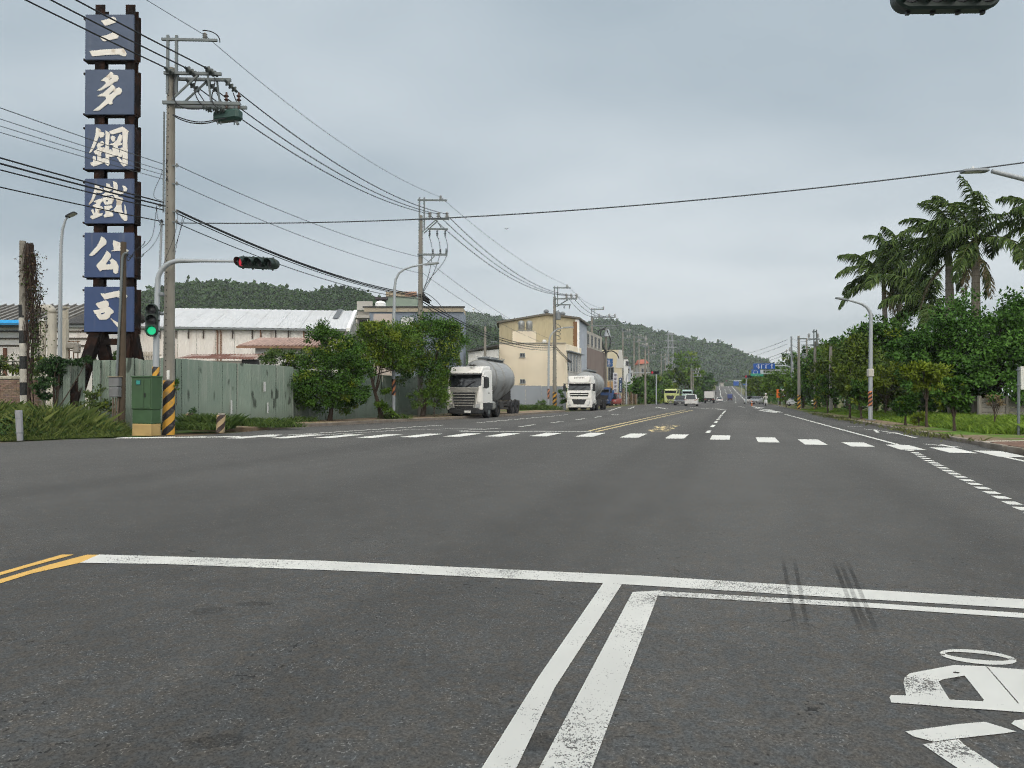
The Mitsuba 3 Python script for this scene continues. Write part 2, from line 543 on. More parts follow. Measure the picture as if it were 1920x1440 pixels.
def band(pts, d0, d1, z0, z1):
    """A raised band beside a polyline, from side distance d0 to d1."""
    a, b = offset_line(pts, d0), offset_line(pts, d1)
    v, f = [], []
    for i in range(len(a)):
        v += [[*a[i], z0], [*a[i], z1], [*b[i], z1], [*b[i], z0]]
    for i in range(len(a) - 1):
        for j in range(3):
            p, q = i * 4 + j, i * 4 + j + 1
            f += [[p, q, q + 4], [p, q + 4, p + 4]]
    e = len(v) - 4
    f += [[0, 2, 1], [0, 3, 2], [e, e + 1, e + 2], [e, e + 2, e + 3]]
    return tm(v, f)


def resample(pts, step):
    L = sg.LineString(pts)
    n = max(2, int(L.length / step))
    return [L.interpolate(k / n, normalized=True).coords[0] for k in range(n + 1)]


bs('kerb_concrete', fn=stain_fn((0.24, 0.21, 0.18), 0.6, 1.2, 3.0, 0.5), rough=0.95, spec=0.1)


def pave_fn(p, n, uv):
    a = fbm(p.x * 1.3, p.y * 1.3, 2.0, 4)
    b = fbm(p.x * 12, p.y * 12, 4.0, 3)
    col = mix((0.155, 0.115, 0.085), (0.24, 0.18, 0.13), a) * (0.7 + 0.6 * b)
    return mix(col, (0.045, 0.07, 0.02), smoothstep(0.56, 0.7, fbm(p.x * 2.2 + 8, p.y * 2.2, 9.0, 3)) * 0.7)


bs('paving', fn=pave_fn, rough=0.95, spec=0.1)


def kerb_stones(side_pts, d0, d1, z1, s_name, step=1.0, bsdf='kerb_concrete', gap=0.012):
    """One piece per kerb stone."""
    p = resample(side_pts, step)
    a, b = offset_line(p, d0), offset_line(p, d1)
    for i in range(len(p) - 1):
        j = rng.uniform(-0.012, 0.012)
        e = gap / step
        q = [a[i] + (a[i + 1] - a[i]) * e, a[i] + (a[i + 1] - a[i]) * (1 - e), b[i] + (b[i + 1] - b[i]) * (1 - e), b[i] + (b[i + 1] - b[i]) * e]
        c = np.mean(q, axis=0)
        top = [c + (k - c) * 0.93 for k in q]
        part(s_name, 'kerb_stone', hull([[*k, -0.03] for k in q] + [[*k, z1 - 0.03 + j] for k in q] + [[*k, z1 + j] for k in top]), bsdf)


left_line = lk[1:-2]
left_line = resample(left_line, 1.2)
pavement = struct('pavement', band(left_line[8:], 0.20, 2.9, -0.05, 0.145), 'paving')
kerb_stones(left_line[9:], 0.0, 0.20, 0.15, pavement, 1.2)
right_line = resample(rk[1:6], 1.2)


def turf_fn(p, n, uv):
    a, b = fbm(p.x * 0.7, p.y * 0.7, 3.0, 4), fbm(p.x * 7, p.y * 7, 1.0, 3)
    e = p.x * V2[0] + p.y * V2[1]
    g = smoothstep(0.32, 0.52, a + 0.22 * smoothstep(7.0, 9.0, e) - 0.12)
    return mix((0.150, 0.115, 0.08), (0.075, 0.13, 0.025), g) * (0.65 + 0.7 * b)


bs('turf', fn=turf_fn, rough=0.95, spec=0.1)
verge = struct('verge', band(right_line[:-3], 14.0, 0.22, -0.05, 0.10), 'turf')
kerb_stones(right_line[:-3], 0.0, 0.22, 0.12, verge, 1.2)
rp = sg.Polygon([tuple(G(1868, 833, 0.13)[:2]), tuple(G(1846, 828, 0.13)[:2]), tuple(G(2100, 822, 0.13)[:2]), tuple(G(2100, 852, 0.13)[:2]), tuple(G(1925, 841, 0.13)[:2])])
bs('red_paving', fn=stain_fn((0.165, 0.108, 0.085), 0.6, 1.2, 3.0, 0.3), rough=0.95, spec=0.1)
rpm = extr(rp.buffer(-0.12), 0.18)
rpm.apply_translation([0, 0, -0.05])
right_pavement = struct('pavement', rpm, 'red_paving')
kerb_stones(list(rp.exterior.coords)[1:3], 0.0, 0.12, 0.14, right_pavement, 1.0, bs('kerb_white', fn=stain_fn((0.50, 0.47, 0.40), 0.7, 1.1, 3, 0.3), rough=0.9))
kerb_stones([list(rp.exterior.coords)[k] for k in (3, 4, 0, 1)], 0.0, 0.14, 0.14, right_pavement, 1.0, 'kerb_concrete')

Z1 = 0.004


def mark(name, poly, bsdf='paint_white', z=Z1, label=None):
    return part(road, name, sheet(poly, z), bsdf, label=label)


# the near stop line, the lane divider and the scooter box's border
mark('stop_line', pg((150, 1056), (185, 1040.5), (600, 1052), (1200, 1080), (1925, 1125), (1960, 1128), (1960, 1146), (1920, 1142), (1600, 1123), (1165, 1096), (700, 1073), (300, 1058)))
mark('lane_line', pg((1131, 1094), (1166, 1096.5), (1040, 1291), (968, 1442), (930, 1522), (860, 1522), (903, 1442), (1010, 1270)))
mark('scooter_box_line', pg((1186, 1111), (1240, 1108), (1233, 1119), (1160, 1310), (1110, 1442), (1080, 1530), (970, 1530), (1011, 1442), (1070, 1330)))
mark('scooter_box_line', pg((1240, 1109.5), (1232, 1118), (1625, 1140), (1925, 1160), (1925, 1151), (1640, 1132)))
mark('centre_line', pg((-600, 1246), (116, 1040.5), (139, 1040.5), (60, 1062), (-600, 1256)), 'paint_yellow')
mark('centre_line', pg((-600, 1266), (90, 1060), (162, 1041), (184, 1041), (152, 1055.5), (60, 1076), (-600, 1282)), 'paint_yellow')

# crossing: a single row of white blocks
CW = [(1351, 820.2), (1438, 824.6), (1522, 828.7), (1608, 833.4), (1696.5, 838.7), (1785, 844.2), (1874, 851), (1270, 818.3), (1189, 816.8), (1108, 815.2), (1024.5, 814.8), (944, 815.3), (868, 815.6), (791, 816.5), (713, 817.6), (637, 817.9), (560, 818.2), (480, 818.5)]
for (px, py) in CW:
    c = G(px, py)[:2]
    w, h = 0.31, 1.45 if px < 1560 else 1.05
    d, e = U2 * h, V2 * w
    if px < 1100:
        d = U2 * (1.25)
    mark('crossing_stripe', sg.Polygon([c - d - e, c - d + e, c + d + e, c + d - e]))
for (a, b, c2, d2) in (((212, 822), (232, 820), (330, 819), (322, 821.5)), ((285, 821.4), (330, 819.5), (390, 818.6), (382, 820.6)), ((362, 820.5), (400, 818.9), (452, 817.8), (447, 819.6)), ((440, 819.8), (470, 818), (520, 817), (516, 818.8))):
    mark('crossing_stripe', pg(a, b, c2, d2), z=Z1)
# guide dots of the curb lane's edge
DT = [(1706, 845), (1716, 849), (1722, 852), (1728, 856), (1735, 859.8), (1742, 864), (1750.5, 868), (1758.5, 872.5), (1767.5, 877.3), (1777.5, 882.8), (1788.5, 888.3), (1800.5, 894.3), (1813.5, 900.8), (1827, 907.7), (1842.5, 915.4), (1859.5, 923.9), (1877.5, 933), (1897.5, 943.5), (1919, 954.3), (1942, 966)]
for (px, py) in DT:
    c = G(px, py)[:2]
    d = V2 * 0.085
    mark('guide_dot', sg.Polygon([c - U2 * 0.16 - d, c - U2 * 0.16 + d, c + U2 * 0.16 + d, c + U2 * 0.16 - d]))


def line_px(name, pts, w, bsdf='paint_white'):
    ls = sg.LineString([tuple(G(*p)[:2]) for p in pts])
    return mark(name, ls.buffer(w / 2, cap_style=2), bsdf)


line_px('edge_line', [(1690, 835.6), (1600, 811.5), (1471, 776.5)], 0.13)
line_px('centre_line', [(1104, 808), (1210, 784.5), (1285, 768.5)], 0.12, 'paint_yellow_pale')
line_px('centre_line', [(1118, 809.4), (1225, 785.2), (1299, 768.9)], 0.12, 'paint_yellow_pale')
line_px('stop_line', [(862, 809.5), (1108, 808.8)], 0.30)
for k, (a, b) in enumerate((((1326.5, 812), (1330.5, 807.5)), ((1334.5, 801), (1338.5, 796.8)), ((1341, 793), (1344, 789.8)), ((1345.5, 787), (1347.8, 785)), ((1349, 782.7), (1350.8, 781)), ((1351.8, 779.4), (1353, 777.9)), ((1354, 776.4), (1360, 770.3)))):
    line_px('lane_line', [a, b], 0.16 if k < 6 else 0.12)
for a, b in (((860, 807.5), (937, 803.4)), ((973, 800.3), (1003, 796.2)), ((1033, 792.6), (1055, 790.4)), ((1079, 787.2), (1097, 785)), ((1115, 782.6), (1128, 780.8)), ((1145, 778), (1160, 776.5))):
    line_px('lane_line', [a, b], 0.15)
line_px('edge_line', [(540, 816), (700, 805.5), (830, 797)], 0.16)
line_px('edge_line', [(893, 792.8), (1000, 783.5), (1066, 777.5)], 0.15)
line_px('edge_line', [(560, 818.5), (760, 806), (905, 803)], 0.12)
line_px('edge_line', [(1140, 771), (1165, 763)], 0.15)
line_px('edge_line', [(1178, 767), (1190, 762.6)], 0.15)
# worn characters painted in the lanes (no longer readable)
for pts in (((1216, 807.3), (1234, 806)), ((1226, 803), (1262, 801.2)), ((1234, 799.6), (1274, 798.6)), ((1240, 796.8), (1276, 797.4)), ((1222, 804.9), (1256, 807.9)), ((1230, 801.6), (1256, 805.6)), ((1228, 799.4), (1236, 801.8)), ((1246, 799), (1240, 803)), ((1262, 798), (1268, 800.4)), ((1258, 802.5), (1264, 804.4)), ((1218, 806), (1224, 809.4)), ((1244, 804.4), (1240, 806.4)), ((1220, 809), (1254, 809.6))):
    line_px('lane_lettering', pts, 0.11, 'paint_yellow_pale')
for pts in (((1586, 799), (1617, 800.6)), ((1620, 804.4), (1652, 807)), ((1640, 806), (1646, 811)), ((1655, 808.5), (1676, 812)), ((1662, 812.5), (1690, 814)), ((1676, 811), (1718, 821.4)), ((1734, 832.6), (1800, 838.6)), ((1764, 833.5), (1790, 839.4))):
    line_px('lane_lettering', pts, 0.12)
line_px('edge_line', [(1880, 856), (1935, 868)], 0.12)
# the far junction's faded markings
for a, b in (((1293, 764.6), (1336, 766)), ((1345, 766.8), (1358, 768)), ((1384, 762.8), (1396, 763.4)), ((1410, 762.5), (1430, 765)), ((1424, 769.5), (1455, 773.6)), ((1436, 768.5), (1462, 773)), ((1414, 766), (1446, 768.4)), ((1230, 764), (1250, 766))):
    line_px('crossing_stripe', [a, b], 0.5)
far_marks = []
for k, off in enumerate((-9.9, -6.3, -2.7, 1.0, 4.6, 8.2)):
    for s0 in np.arange(150, 780, 10.0):
        if k in (1, 3, 4) and (int(s0 / 10) % 2):
            continue
        q = []
        w = 0.09 if s0 < 400 else 0.16
        for s in (s0, s0 + 5, s0 + 10):
            for k2 in (-w, w):
                x, y = XY(s, float(road_c(s)) + off + k2)
                q.append([x, y, float(road_z(s)) + 0.06])
        far_marks.append(tm(q, [[0, 1, 3], [0, 3, 2], [2, 3, 5], [2, 5, 4]]))
part(road, 'far_lane_line', cat(far_marks), 'paint_white', kind='stuff')


# the scooter pictogram in the waiting box, partly outside the photograph
def crop5(pts):
    return [(1640 + x / 5.76, 1190 + y / 5.76) for x, y in pts]


def ell(cx, cy, a, b, tilt, n=40):
    k = np.linspace(0, 2 * math.pi, n, endpoint=False)
    return [(cx + a * math.cos(q), cy + b * math.sin(q) + tilt * a * math.cos(q)) for q in k]


ring = pg(*crop5(ell(1118, 248, 416, 74, 0.10))).difference(pg(*crop5(ell(1105, 242, 345, 34, 0.10)))).difference(pg(*crop5([(640, 205), (760, 218), (760, 226), (640, 222)]))).difference(pg(*crop5([(1380, 262), (1560, 272), (1560, 280), (1380, 270)])))
mark('scooter_marking', ring)
body = pg(*crop5([(325, 470), (380, 425), (640, 375), (860, 335), (1200, 350), (1613, 385), (1900, 410), (1900, 870), (1613, 848), (1250, 820), (850, 795), (500, 765), (180, 742), (160, 685), (175, 660), (340, 665), (310, 520)]))
body = body.difference(pg(*crop5([(690, 515), (740, 490), (970, 450), (1060, 560), (1180, 715), (1170, 728), (810, 710), (740, 600)])))
body = body.difference(pg(*crop5([(1206, 355), (1218, 355), (1560, 750), (1546, 752)]))).difference(pg(*crop5(ell(880, 417, 38, 9, 0.1))))
mark('scooter_marking', body)
mark('scooter_marking', pg(*crop5([(330, 1055), (900, 975), (1190, 950), (1530, 1055), (1400, 1075), (900, 1130), (640, 1165), (420, 1110)])))
mark('scooter_marking', pg(*crop5([(905, 1138), (960, 1190), (1330, 1440), (1480, 1540), (1330, 1640), (1000, 1520), (700, 1320), (520, 1195), (640, 1175)])))
mark('scooter_marking', pg(*crop5([(1475, 970), (1510, 935), (1613, 925), (1850, 930), (1850, 1110), (1613, 1045), (1530, 1000)])))
# ------------------------------------------------------------------ poles, wires, signals
V3, U3 = np.array([0.999, 0.045, 0]), np.array([U2[0], U2[1], 0])
ZUP = np.array([0, 0, 1.0])


def ribbed(p0, p1, p2, p3, n, d, duty=0.45):
    """A sheet p0 p1 p2 p3 with n raised ribs running from edge p0-p1 to edge p3-p2."""
    p0, p1, p2, p3 = (np.asarray(p, float) for p in (p0, p1, p2, p3))
    nrm = np.cross(p1 - p0, p3 - p0)
    nrm /= np.linalg.norm(nrm)
    ks, hs = [0.0], [0.0]
    for i in range(n):
        a, w = (i + 0.5) / n, 0.5 / n
        ks += [a - w * duty, a - w * duty * 0.5, a + w * duty * 0.5, a + w * duty]
        hs += [0, d, d, 0]
    ks.append(1.0)
    hs.append(0.0)
    k, h = np.array(ks)[:, None], np.array(hs)[:, None]
    a, b = p0 + (p1 - p0) * k + nrm * h, p3 + (p2 - p3) * k + nrm * h
    m = len(ks)
    v = np.vstack([a, b])
    f = []
    for i in range(m - 1):
        f += [[i, i + 1, m + i + 1], [i, m + i + 1, m + i]]
    return tm(v, f)


def insulator(c, d, L=0.3, r=0.06):
    """A stack of sheds along direction d."""
    d = np.asarray(d, float) / np.linalg.norm(d)
    ms = [cyl(c, c + d * L, r * 0.4, n=8)]
    for k in (0.2, 0.45, 0.7):
        q = c + d * L * k
        ms.append(tube([q, q + d * L * 0.07, q + d * L * 0.16], [r * 0.5, r, r * 0.45], 10))
    return cat(ms)


def pole_base(key, base, H, r0, r1, lean=(0, 0)):
    zs = np.linspace(0, H, 7)
    path = [np.array([base[0] + lean[0] * z, base[1] + lean[1] * z, base[2] + z]) for z in zs]
    m = tube(path, np.linspace(r0, r1, 7), 16)
    return m


def utility_pole(label, base, H, r0=0.2, r1=0.13, stripe=0.0, tubes=None, arms=(), pins=(), strings=(), braces=(), group='concrete utility poles along the left kerb', cabinet=(), extra=None, bsdf='concrete', stripe_b='hazard'):
    key = thing('utility_pole', label, 'utility pole', group)
    base = np.asarray(base, float)
    part(key, 'shaft', pole_base(key, base, H, r0, r1), bsdf, smooth=40)
    if stripe:
        m, uv = striped_cyl(base, stripe, r0 + 0.006, 3.5, 2, r1=r0 - (r0 - r1) * stripe / H + 0.006)
        part(key, 'warning_band', m, stripe_b, smooth=True, uv=uv, label='black and orange diagonal warning stripes')
    L = lambda x, z, y=0.0: base + V3 * x + U3 * y + ZUP * z
    for (x, z0, z1) in tubes or ():
        part(key, 'riser', bar(L(x, z0, -0.12), L(x, z1, -0.12), 0.09), STEEL)
    for (z, x0, x1, w, y) in arms:
        part(key, 'crossarm', bar(L(x0, z, y), L(x1, z, y), w), STEEL)
    for (x, z, y, s) in pins:
        part(key, 'insulator', insulator(L(x, z, y), ZUP, 0.26 * s, 0.09 * s), CERAMIC, smooth=40)
    for (x, z, dx, dy, dz, s) in strings:
        part(key, 'insulator', insulator(L(x, z), V3 * dx + U3 * dy + ZUP * dz, 0.42 * s, 0.085 * s), INSDARK, smooth=40)
    for (xa, za, xb, zb, y) in braces:
        part(key, 'brace', bar(L(xa, za, y), L(xb, zb, y), 0.06), STEEL)
    return key, L


def wire(a, b, sag, r=0.012, label=None, group='power lines strung between the left poles', mat=None, n=28):
    return solo('power_line', label or 'thin black power line strung from pole to pole', 'power line', tube(catenary(a, b, sag, n), r, 5, cap=False), mat or WIRE, smooth=True, group=group)


def cable(key, name, pts, r=0.011, mat=None):
    """A drooping jumper through points (smooth curve)."""
    from scipy.interpolate import CubicSpline
    p = np.asarray(pts, float)
    k = np.r_[0, np.cumsum(np.linalg.norm(np.diff(p, axis=0), axis=1))]
    q = CubicSpline(k, p)(np.linspace(0, k[-1], 7 * len(p)))
    return part(key, name, tube(q, r, 5, cap=False), mat or WIRE, smooth=True)


# the big pole at the corner
Y1 = 28.0
B1 = np.array([*at(316, 815, Y1)[:2], 0.0])
zp = lambda py: hgt(py, Y1)
xp = lambda px: (px - 318) / F * Y1 
p1, L1 = utility_pole('tall concrete utility pole at the corner carrying a green switch tank on its arms', B1, zp(128), 0.21, 0.135, 1.98,
                      tubes=[(xp(316), zp(178), zp(69)), (xp(332), zp(178), zp(69))],
                      arms=[(zp(77), xp(305), xp(408), 0.085, -0.14), (zp(141), xp(312), xp(418), 0.10, -0.20), (zp(144), xp(312), xp(423), 0.10, 0.20), (zp(196), xp(310), xp(453), 0.11, -0.20), (zp(196), xp(310), xp(453), 0.11, 0.20)],
                      pins=[(xp(385), zp(76), -0.14, 1.0)],
                      strings=[(xp(331), zp(143), -0.1, -1, 0.12, 1.5), (xp(368), zp(142), -0.1, -1, 0.12, 1.5), (xp(404), zp(141), -0.1, -1, 0.12, 1.5), (xp(345), zp(148), 0.25, 1, -0.45, 1.5), (xp(381), zp(149), 0.25, 1, -0.45, 1.5), (xp(417), zp(148), 0.25, 1, -0.45, 1.5)],
                      braces=[(xp(329), zp(191), xp(376), zp(146), -0.26), (xp(329), zp(191), xp(376), zp(146), 0.26), (xp(395), zp(146), xp(401), zp(194), -0.26), (xp(395), zp(146), xp(401), zp(194), 0.26)])
# switch tank
c = L1(xp(424), zp(216))
tank = rbox((S_ := 56 / F * Y1, 0.42, 0.40), (0, 0, 0), 0.09, -TH)
tank.apply_translation(c)
tk = part(p1, 'switch_tank', tank, bs('tank_green', (0.03, 0.075, 0.062), 0.45), label='green pole mounted switch tank')
for px in (399, 412, 425):
    part(tk, 'bushing', insulator(L1(xp(px), zp(211), -0.15), V3 * -0.6 - U3 * 0.9 + ZUP * 0.35, 0.36, 0.10), INSDARK, smooth=40)
for px in (418, 441):
    part(tk, 'bushing', insulator(L1(xp(px), zp(199), 0.1), ZUP, 0.58, 0.095), bs('bushing_brown', (0.10, 0.055, 0.045), 0.4), smooth=40)
part(tk, 'hanger', cat([bar(L1(xp(px), zp(197), 0.0), L1(xp(px), zp(232), 0.0), 0.035) for px in (405, 411, 436)] + [bar(L1(xp(440), zp(222), -0.1), L1(xp(446), zp(233), -0.1), 0.10)]), DSTEEL)
for a in ([(333, 146, -.2), (333, 170, -.3), (340, 200, -.3), (356, 208, -.3), (398, 205, -.3)], [(372, 152, -.2), (373, 178, -.3), (383, 198, -.3), (400, 206, -.3)], [(405, 148, -.2), (407, 170, -.3), (404, 190, -.3), (416, 207, -.3)], [(357, 165, .3), (370, 184, .3), (383, 196, .2), (400, 203, .2)], [(393, 168, .3), (402, 184, .3), (410, 198, .2)], [(424, 166, .3), (430, 182, .3), (436, 190, .2)], [(329, 218, -.2), (350, 227, -.3), (385, 233, -.3), (412, 226, -.2), (440, 224, -.2)], [(329, 219, -.2), (352, 231, -.3), (380, 236, -.3), (412, 227, -.2)], [(376, 56, 0), (392, 58, 0), (406, 68, 0), (408, 78, 0)]):
    cable(p1, 'jumper_cable', [L1(xp(x), zp(y), o) for x, y, o in a], 0.021)
part(p1, 'conduit', tube([L1(xp(311.5), zp(y), -0.16) for y in (213, 300, 400)], 0.035, 8), STEEL, smooth=True)
for (y, dx) in ((312, 5), (346, 5), (387, -8), (398, 9), (417, 10)):
    s = 1 if dx > 0 else -1
    part(p1, 'bracket', cat(bar(L1(0, zp(y), -0.1), L1(s * 0.36, zp(y), -0.1), 0.05), bar(L1(s * 0.30, zp(y + 3), -0.1), L1(s * 0.30, zp(y - 4), -0.1), 0.03)), STEEL)
    part(p1, 'insulator', insulator(L1(s * 0.30, zp(y + 2), -0.1), ZUP, 0.13, 0.05), CERAMIC, smooth=40)
sp = []
for y in np.arange(160, 690, 11.0):
    r = 0.135 + (0.21 - 0.135) * (zp(128) - zp(y)) / zp(128)
    sp.append(cyl(L1(0.02, zp(y), -r * 0.9), L1(0.02, zp(y), -r - 0.02), 0.02, n=6))
part(p1, 'step_hole', cat(sp), BLACK, kind='stuff')
ink = []
for (x, y, dx, dy) in ((316, 300, 2, 6), (318, 303, -2, 7), (317, 312, 3, 4), (316, 318, 1, 7), (319, 321, -2, 5), (316, 329, 3, 5), (317, 336, -1, 6), (319, 338, 1, 5)):
    ink.append(bar(L1(xp(x), zp(y), -0.172), L1(xp(x + dx), zp(y + dy), -0.172), 0.03, 0.012))
part(p1, 'painted_number', cat(ink), BLACK, label='black brush marks on the shaft')
part(p1, 'number_plate', rbox((0.10, 0.012, 0.34), L1(xp(324.5), zp(703), -0.225), 0.004), WHITEP, label='small white number plate')

# pole 2 behind the trees
Y2 = 50.0
B2 = np.array([*at(788, 780, Y2)[:2], 0.1])
zp2 = lambda py: hgt(py, Y2) - 0.1
xp2 = lambda px: (px - 791) / F * Y2 
p2, L2 = utility_pole('concrete utility pole rising out of the roadside trees with three crossarms', B2, zp2(404), 0.2, 0.13,
                      tubes=[(xp2(790), zp2(431), zp2(371)), (xp2(799), zp2(431), zp2(371))],
                      arms=[(zp2(376), xp2(787), xp2(842), 0.10, -0.14), (zp2(411), xp2(789), xp2(846), 0.12, -0.16), (zp2(430), xp2(806), xp2(844), 0.10, -0.16), (zp2(478), xp2(787), xp2(843), 0.12, -0.16)],
                      pins=[(xp2(830), zp2(376), -0.14, 1.2), (xp2(810), zp2(410), -0.16, 1.6), (xp2(826), zp2(410), -0.16, 1.6), (xp2(842), zp2(410), -0.16, 1.6)],
                      strings=[(xp2(808), zp2(431), 0, 0, -1, 1.0), (xp2(822), zp2(431), 0, 0, -1, 1.0), (xp2(837), zp2(431), 0, 0, -1, 1.0), (xp2(814), zp2(478), 0, 0, 1, 1.0), (xp2(828), zp2(478), 0, 0, 1, 1.0), (xp2(839), zp2(478), 0, 0, 1, 1.0)],
                      braces=[(xp2(796), zp2(437), xp2(822), zp2(413), -0.22), (xp2(796), zp2(437), xp2(822), zp2(413), 0.1), (xp2(822), zp2(413), xp2(832), zp2(428), -0.2), (xp2(803), zp2(497), xp2(820), zp2(480), -0.2)])
for a in ([(808, 442), (812, 455), (814, 464)], [(823, 442), (828, 455), (829, 466)], [(838, 442), (842, 455), (843, 474), (826, 505), (798, 549)], [(814, 478), (812, 497), (797, 546)], [(829, 478), (822, 500), (799, 547)], [(798, 548), (815, 558), (836, 580), (856, 605)]):
    cable(p2, 'jumper_cable', [L2(xp2(x), zp2(y), -0.16) for x, y in a], 0.022, WIRE2)
part(p2, 'cable_splice', cat([tube([L2(xp2(798), zp2(549), -.2), L2(xp2(803), zp2(563), -.3), L2(xp2(812), zp2(569), -.3)], [0.05, 0.16, 0.05], 8), tube([L2(xp2(797), zp2(556), -.2), L2(xp2(806), zp2(559), -.4), L2(xp2(816), zp2(566), -.4)], [0.04, 0.09, 0.03], 8)]), BLACK, smooth=True)

Y3 = 80.0
B3 = np.array([*at(1040, 768, Y3)[:2], 0.1])
zp3 = lambda py: hgt(py, Y3) - 0.1
xp3 = lambda px: (px - 1045) / F * Y3 
p3, L3 = utility_pole('concrete utility pole with a transformer in front of the cream building', B3, zp3(556), 0.22, 0.14, 1.75,
                      tubes=[(xp3(1045.5), zp3(572), zp3(537)), (xp3(1051), zp3(572), zp3(537))],
                      arms=[(zp3(540), xp3(1043), xp3(1076), 0.12, -0.14), (zp3(560.5), xp3(1044), xp3(1088), 0.13, -0.16), (zp3(571.5), xp3(1046), xp3(1076), 0.12, -0.16)],
                      pins=[(xp3(1069), zp3(540), -0.14, 1.4), (xp3(1068), zp3(560), -0.16, 2), (xp3(1077), zp3(560), -0.16, 2), (xp3(1087), zp3(560), -0.16, 2)],
                      strings=[(xp3(1063), zp3(572), 0, 0, -1, 0.9), (xp3(1073), zp3(572), 0, 0, -1, 0.9)],
                      braces=[(xp3(1049), zp3(575), xp3(1070), zp3(562), -0.2), (xp3(1049), zp3(575), xp3(1070), zp3(562), 0.1)])
part(p3, 'transformer', cat(lathe([(0, 0), (0.24, 0), (0.26, 0.05), (0.26, 0.72), (0.22, 0.8), (0, 0.8)], 16, L3(xp3(1053), zp3(600), -0.3)), insulator(L3(xp3(1053), zp3(588), -0.3), ZUP, 0.35, 0.07)), DSTEEL, smooth=40)
for z0 in (607, 613, 620, 628):
    cable(p3, 'jumper_cable', [L3(xp3(1047), zp3(z0), -.2), L3(xp3(1053), zp3(z0 + 2), -.4), L3(xp3(1057), zp3(z0 + 6), -.3), L3(xp3(1049), zp3(z0 + 9), -.2)], 0.03, WIRE2)

Y4 = 110.0
B4 = np.array([*at(1110, 758, Y4)[:2], 0.0])
zp4 = lambda py: hgt(py, Y4)
xp4 = lambda px: (px - 1114) / F * Y4 
p4, L4 = utility_pole('concrete utility pole with two long bare crossarms beyond the cream building', B4, zp4(593), 0.22, 0.15, 0,
                      tubes=[(xp4(1114), zp4(600), zp4(578)), (xp4(1118.5), zp4(605), zp4(578))],
                      arms=[(zp4(580), xp4(1113), xp4(1137), 0.14, -0.1), (zp4(595), xp4(1113), xp4(1159), 0.14, -0.1), (zp4(610.5), xp4(1113), xp4(1166), 0.14, -0.1)],
                      pins=[(xp4(1136), zp4(580), -0.1, 1.6), (xp4(1128), zp4(595), -0.1, 2), (xp4(1147), zp4(595), -0.1, 2), (xp4(1158), zp4(595), -0.1, 2)])

# the wires between these poles
P0 = B1 - U3 * 46 + V3 * 0.5
L0 = lambda x, z, y=0.0: P0 + V3 * x + U3 * y + ZUP * z
GL = 'high voltage wires between the left poles'
for i, (x1, y1) in enumerate(((329, 139), (367, 139), (403, 138))):
    wire(L1(xp(x1), zp(y1), -0.55), L0(xp(x1), zp(y1) + 0.25), 1.0, 0.026, ('lowest', 'middle', 'topmost')[i] + ' of the three thick wires crossing the sign tower top', 'three high voltage wires at upper left')
for i, (xa, ya, xb, yb) in enumerate(((357, 158, 810, 402), (391, 162, 826, 402), (425, 159, 842, 402))):
    wire(L1(xp(xa), zp(ya), 0.4), L2(xp2(xb), zp2(yb), -0.16), 0.75, 0.022, ('lowest', 'middle', 'uppermost')[i] + ' thick wire between the corner pole and second pole', GL)
wire(L1(xp(385), zp(68), -0.14), L0(xp(385), zp(68)), 0.7, 0.011, 'thin top wire leaving the corner pole towards the upper left', None, WIRE2)
wire(L1(xp(385), zp(68), -0.14), L2(xp2(830), zp2(370), -0.14), 0.7, 0.011, 'thin topmost wire between the corner pole and the next pole', None, WIRE2)
wire(L2(xp2(830), zp2(370), -0.14), L3(xp3(1069), zp3(535), -0.14), 0.6, 0.014, 'thin topmost wire between the second and third poles', None, WIRE2)
wire(L3(xp3(1069), zp3(535), -0.14), L4(xp4(1136), zp4(577), -0.1), 0.6, 0.016, 'thin topmost wire between the third and fourth poles', None, WIRE2)
for i, (xa, ya, xb, yb) in enumerate(((810, 404, 1068, 554), (826, 404, 1077, 554), (842, 404, 1087, 554))):
    wire(L2(xp2(xa), zp2(ya), -0.16), L3(xp3(xb), zp3(yb), -0.16), 1.3, 0.024, ('lowest', 'middle', 'uppermost')[i] + ' black wire sagging between the second and third poles', 'three wires sagging between the second and third poles')
for i, (xa, ya, xb, yb) in enumerate(((1068, 554, 1128, 590), (1077, 554, 1147, 590), (1087, 554, 1158, 590))):
    wire(L3(xp3(xa), zp3(ya), -0.16), L4(xp4(xb), zp4(yb), -0.1), 1.0, 0.026, ('lowest', 'middle', 'uppermost')[i] + ' black wire between the third and fourth poles', 'three wires between the third and fourth poles')
for i, (y1, y2, y0z, r, m) in enumerate(((311, 484, 9.2, 0.014, WIRE2), (345, 514, 8.6, 0.013, WIRE2))):
    wire(L1(0.3, zp(y1), -0.1), L2(0.25, zp2(y2), -0.1), 0.35, r, ('upper', 'lower')[i] + ' grey service wire from the corner pole to the second pole', 'grey service wires from the corner pole', m)
    wire(L2(0.25, zp2(y2), -0.1), L3(0.2, zp3(640 + (y1 - 311) * 0.3), -0.1), 0.6, r, ('upper', 'lower')[i] + ' grey service wire from the second pole to the third pole', 'grey service wires beyond the second pole', m)
for i, (y1, z0, r) in enumerate(((310, 1.45, 0.013), (322, 0.9, 0.011), (330, 0.6, 0.011), (338, 0.45, 0.011))):
    wire(L1(-0.15, zp(y1), -0.15), L0(0, zp(y1) + z0 - 0.6), 0.9, r, ('topmost', 'second', 'third', 'lowest')[i] + ' of the thin grey wires crossing the third sign panel', 'thin service wires crossing the sign', WIRE2)
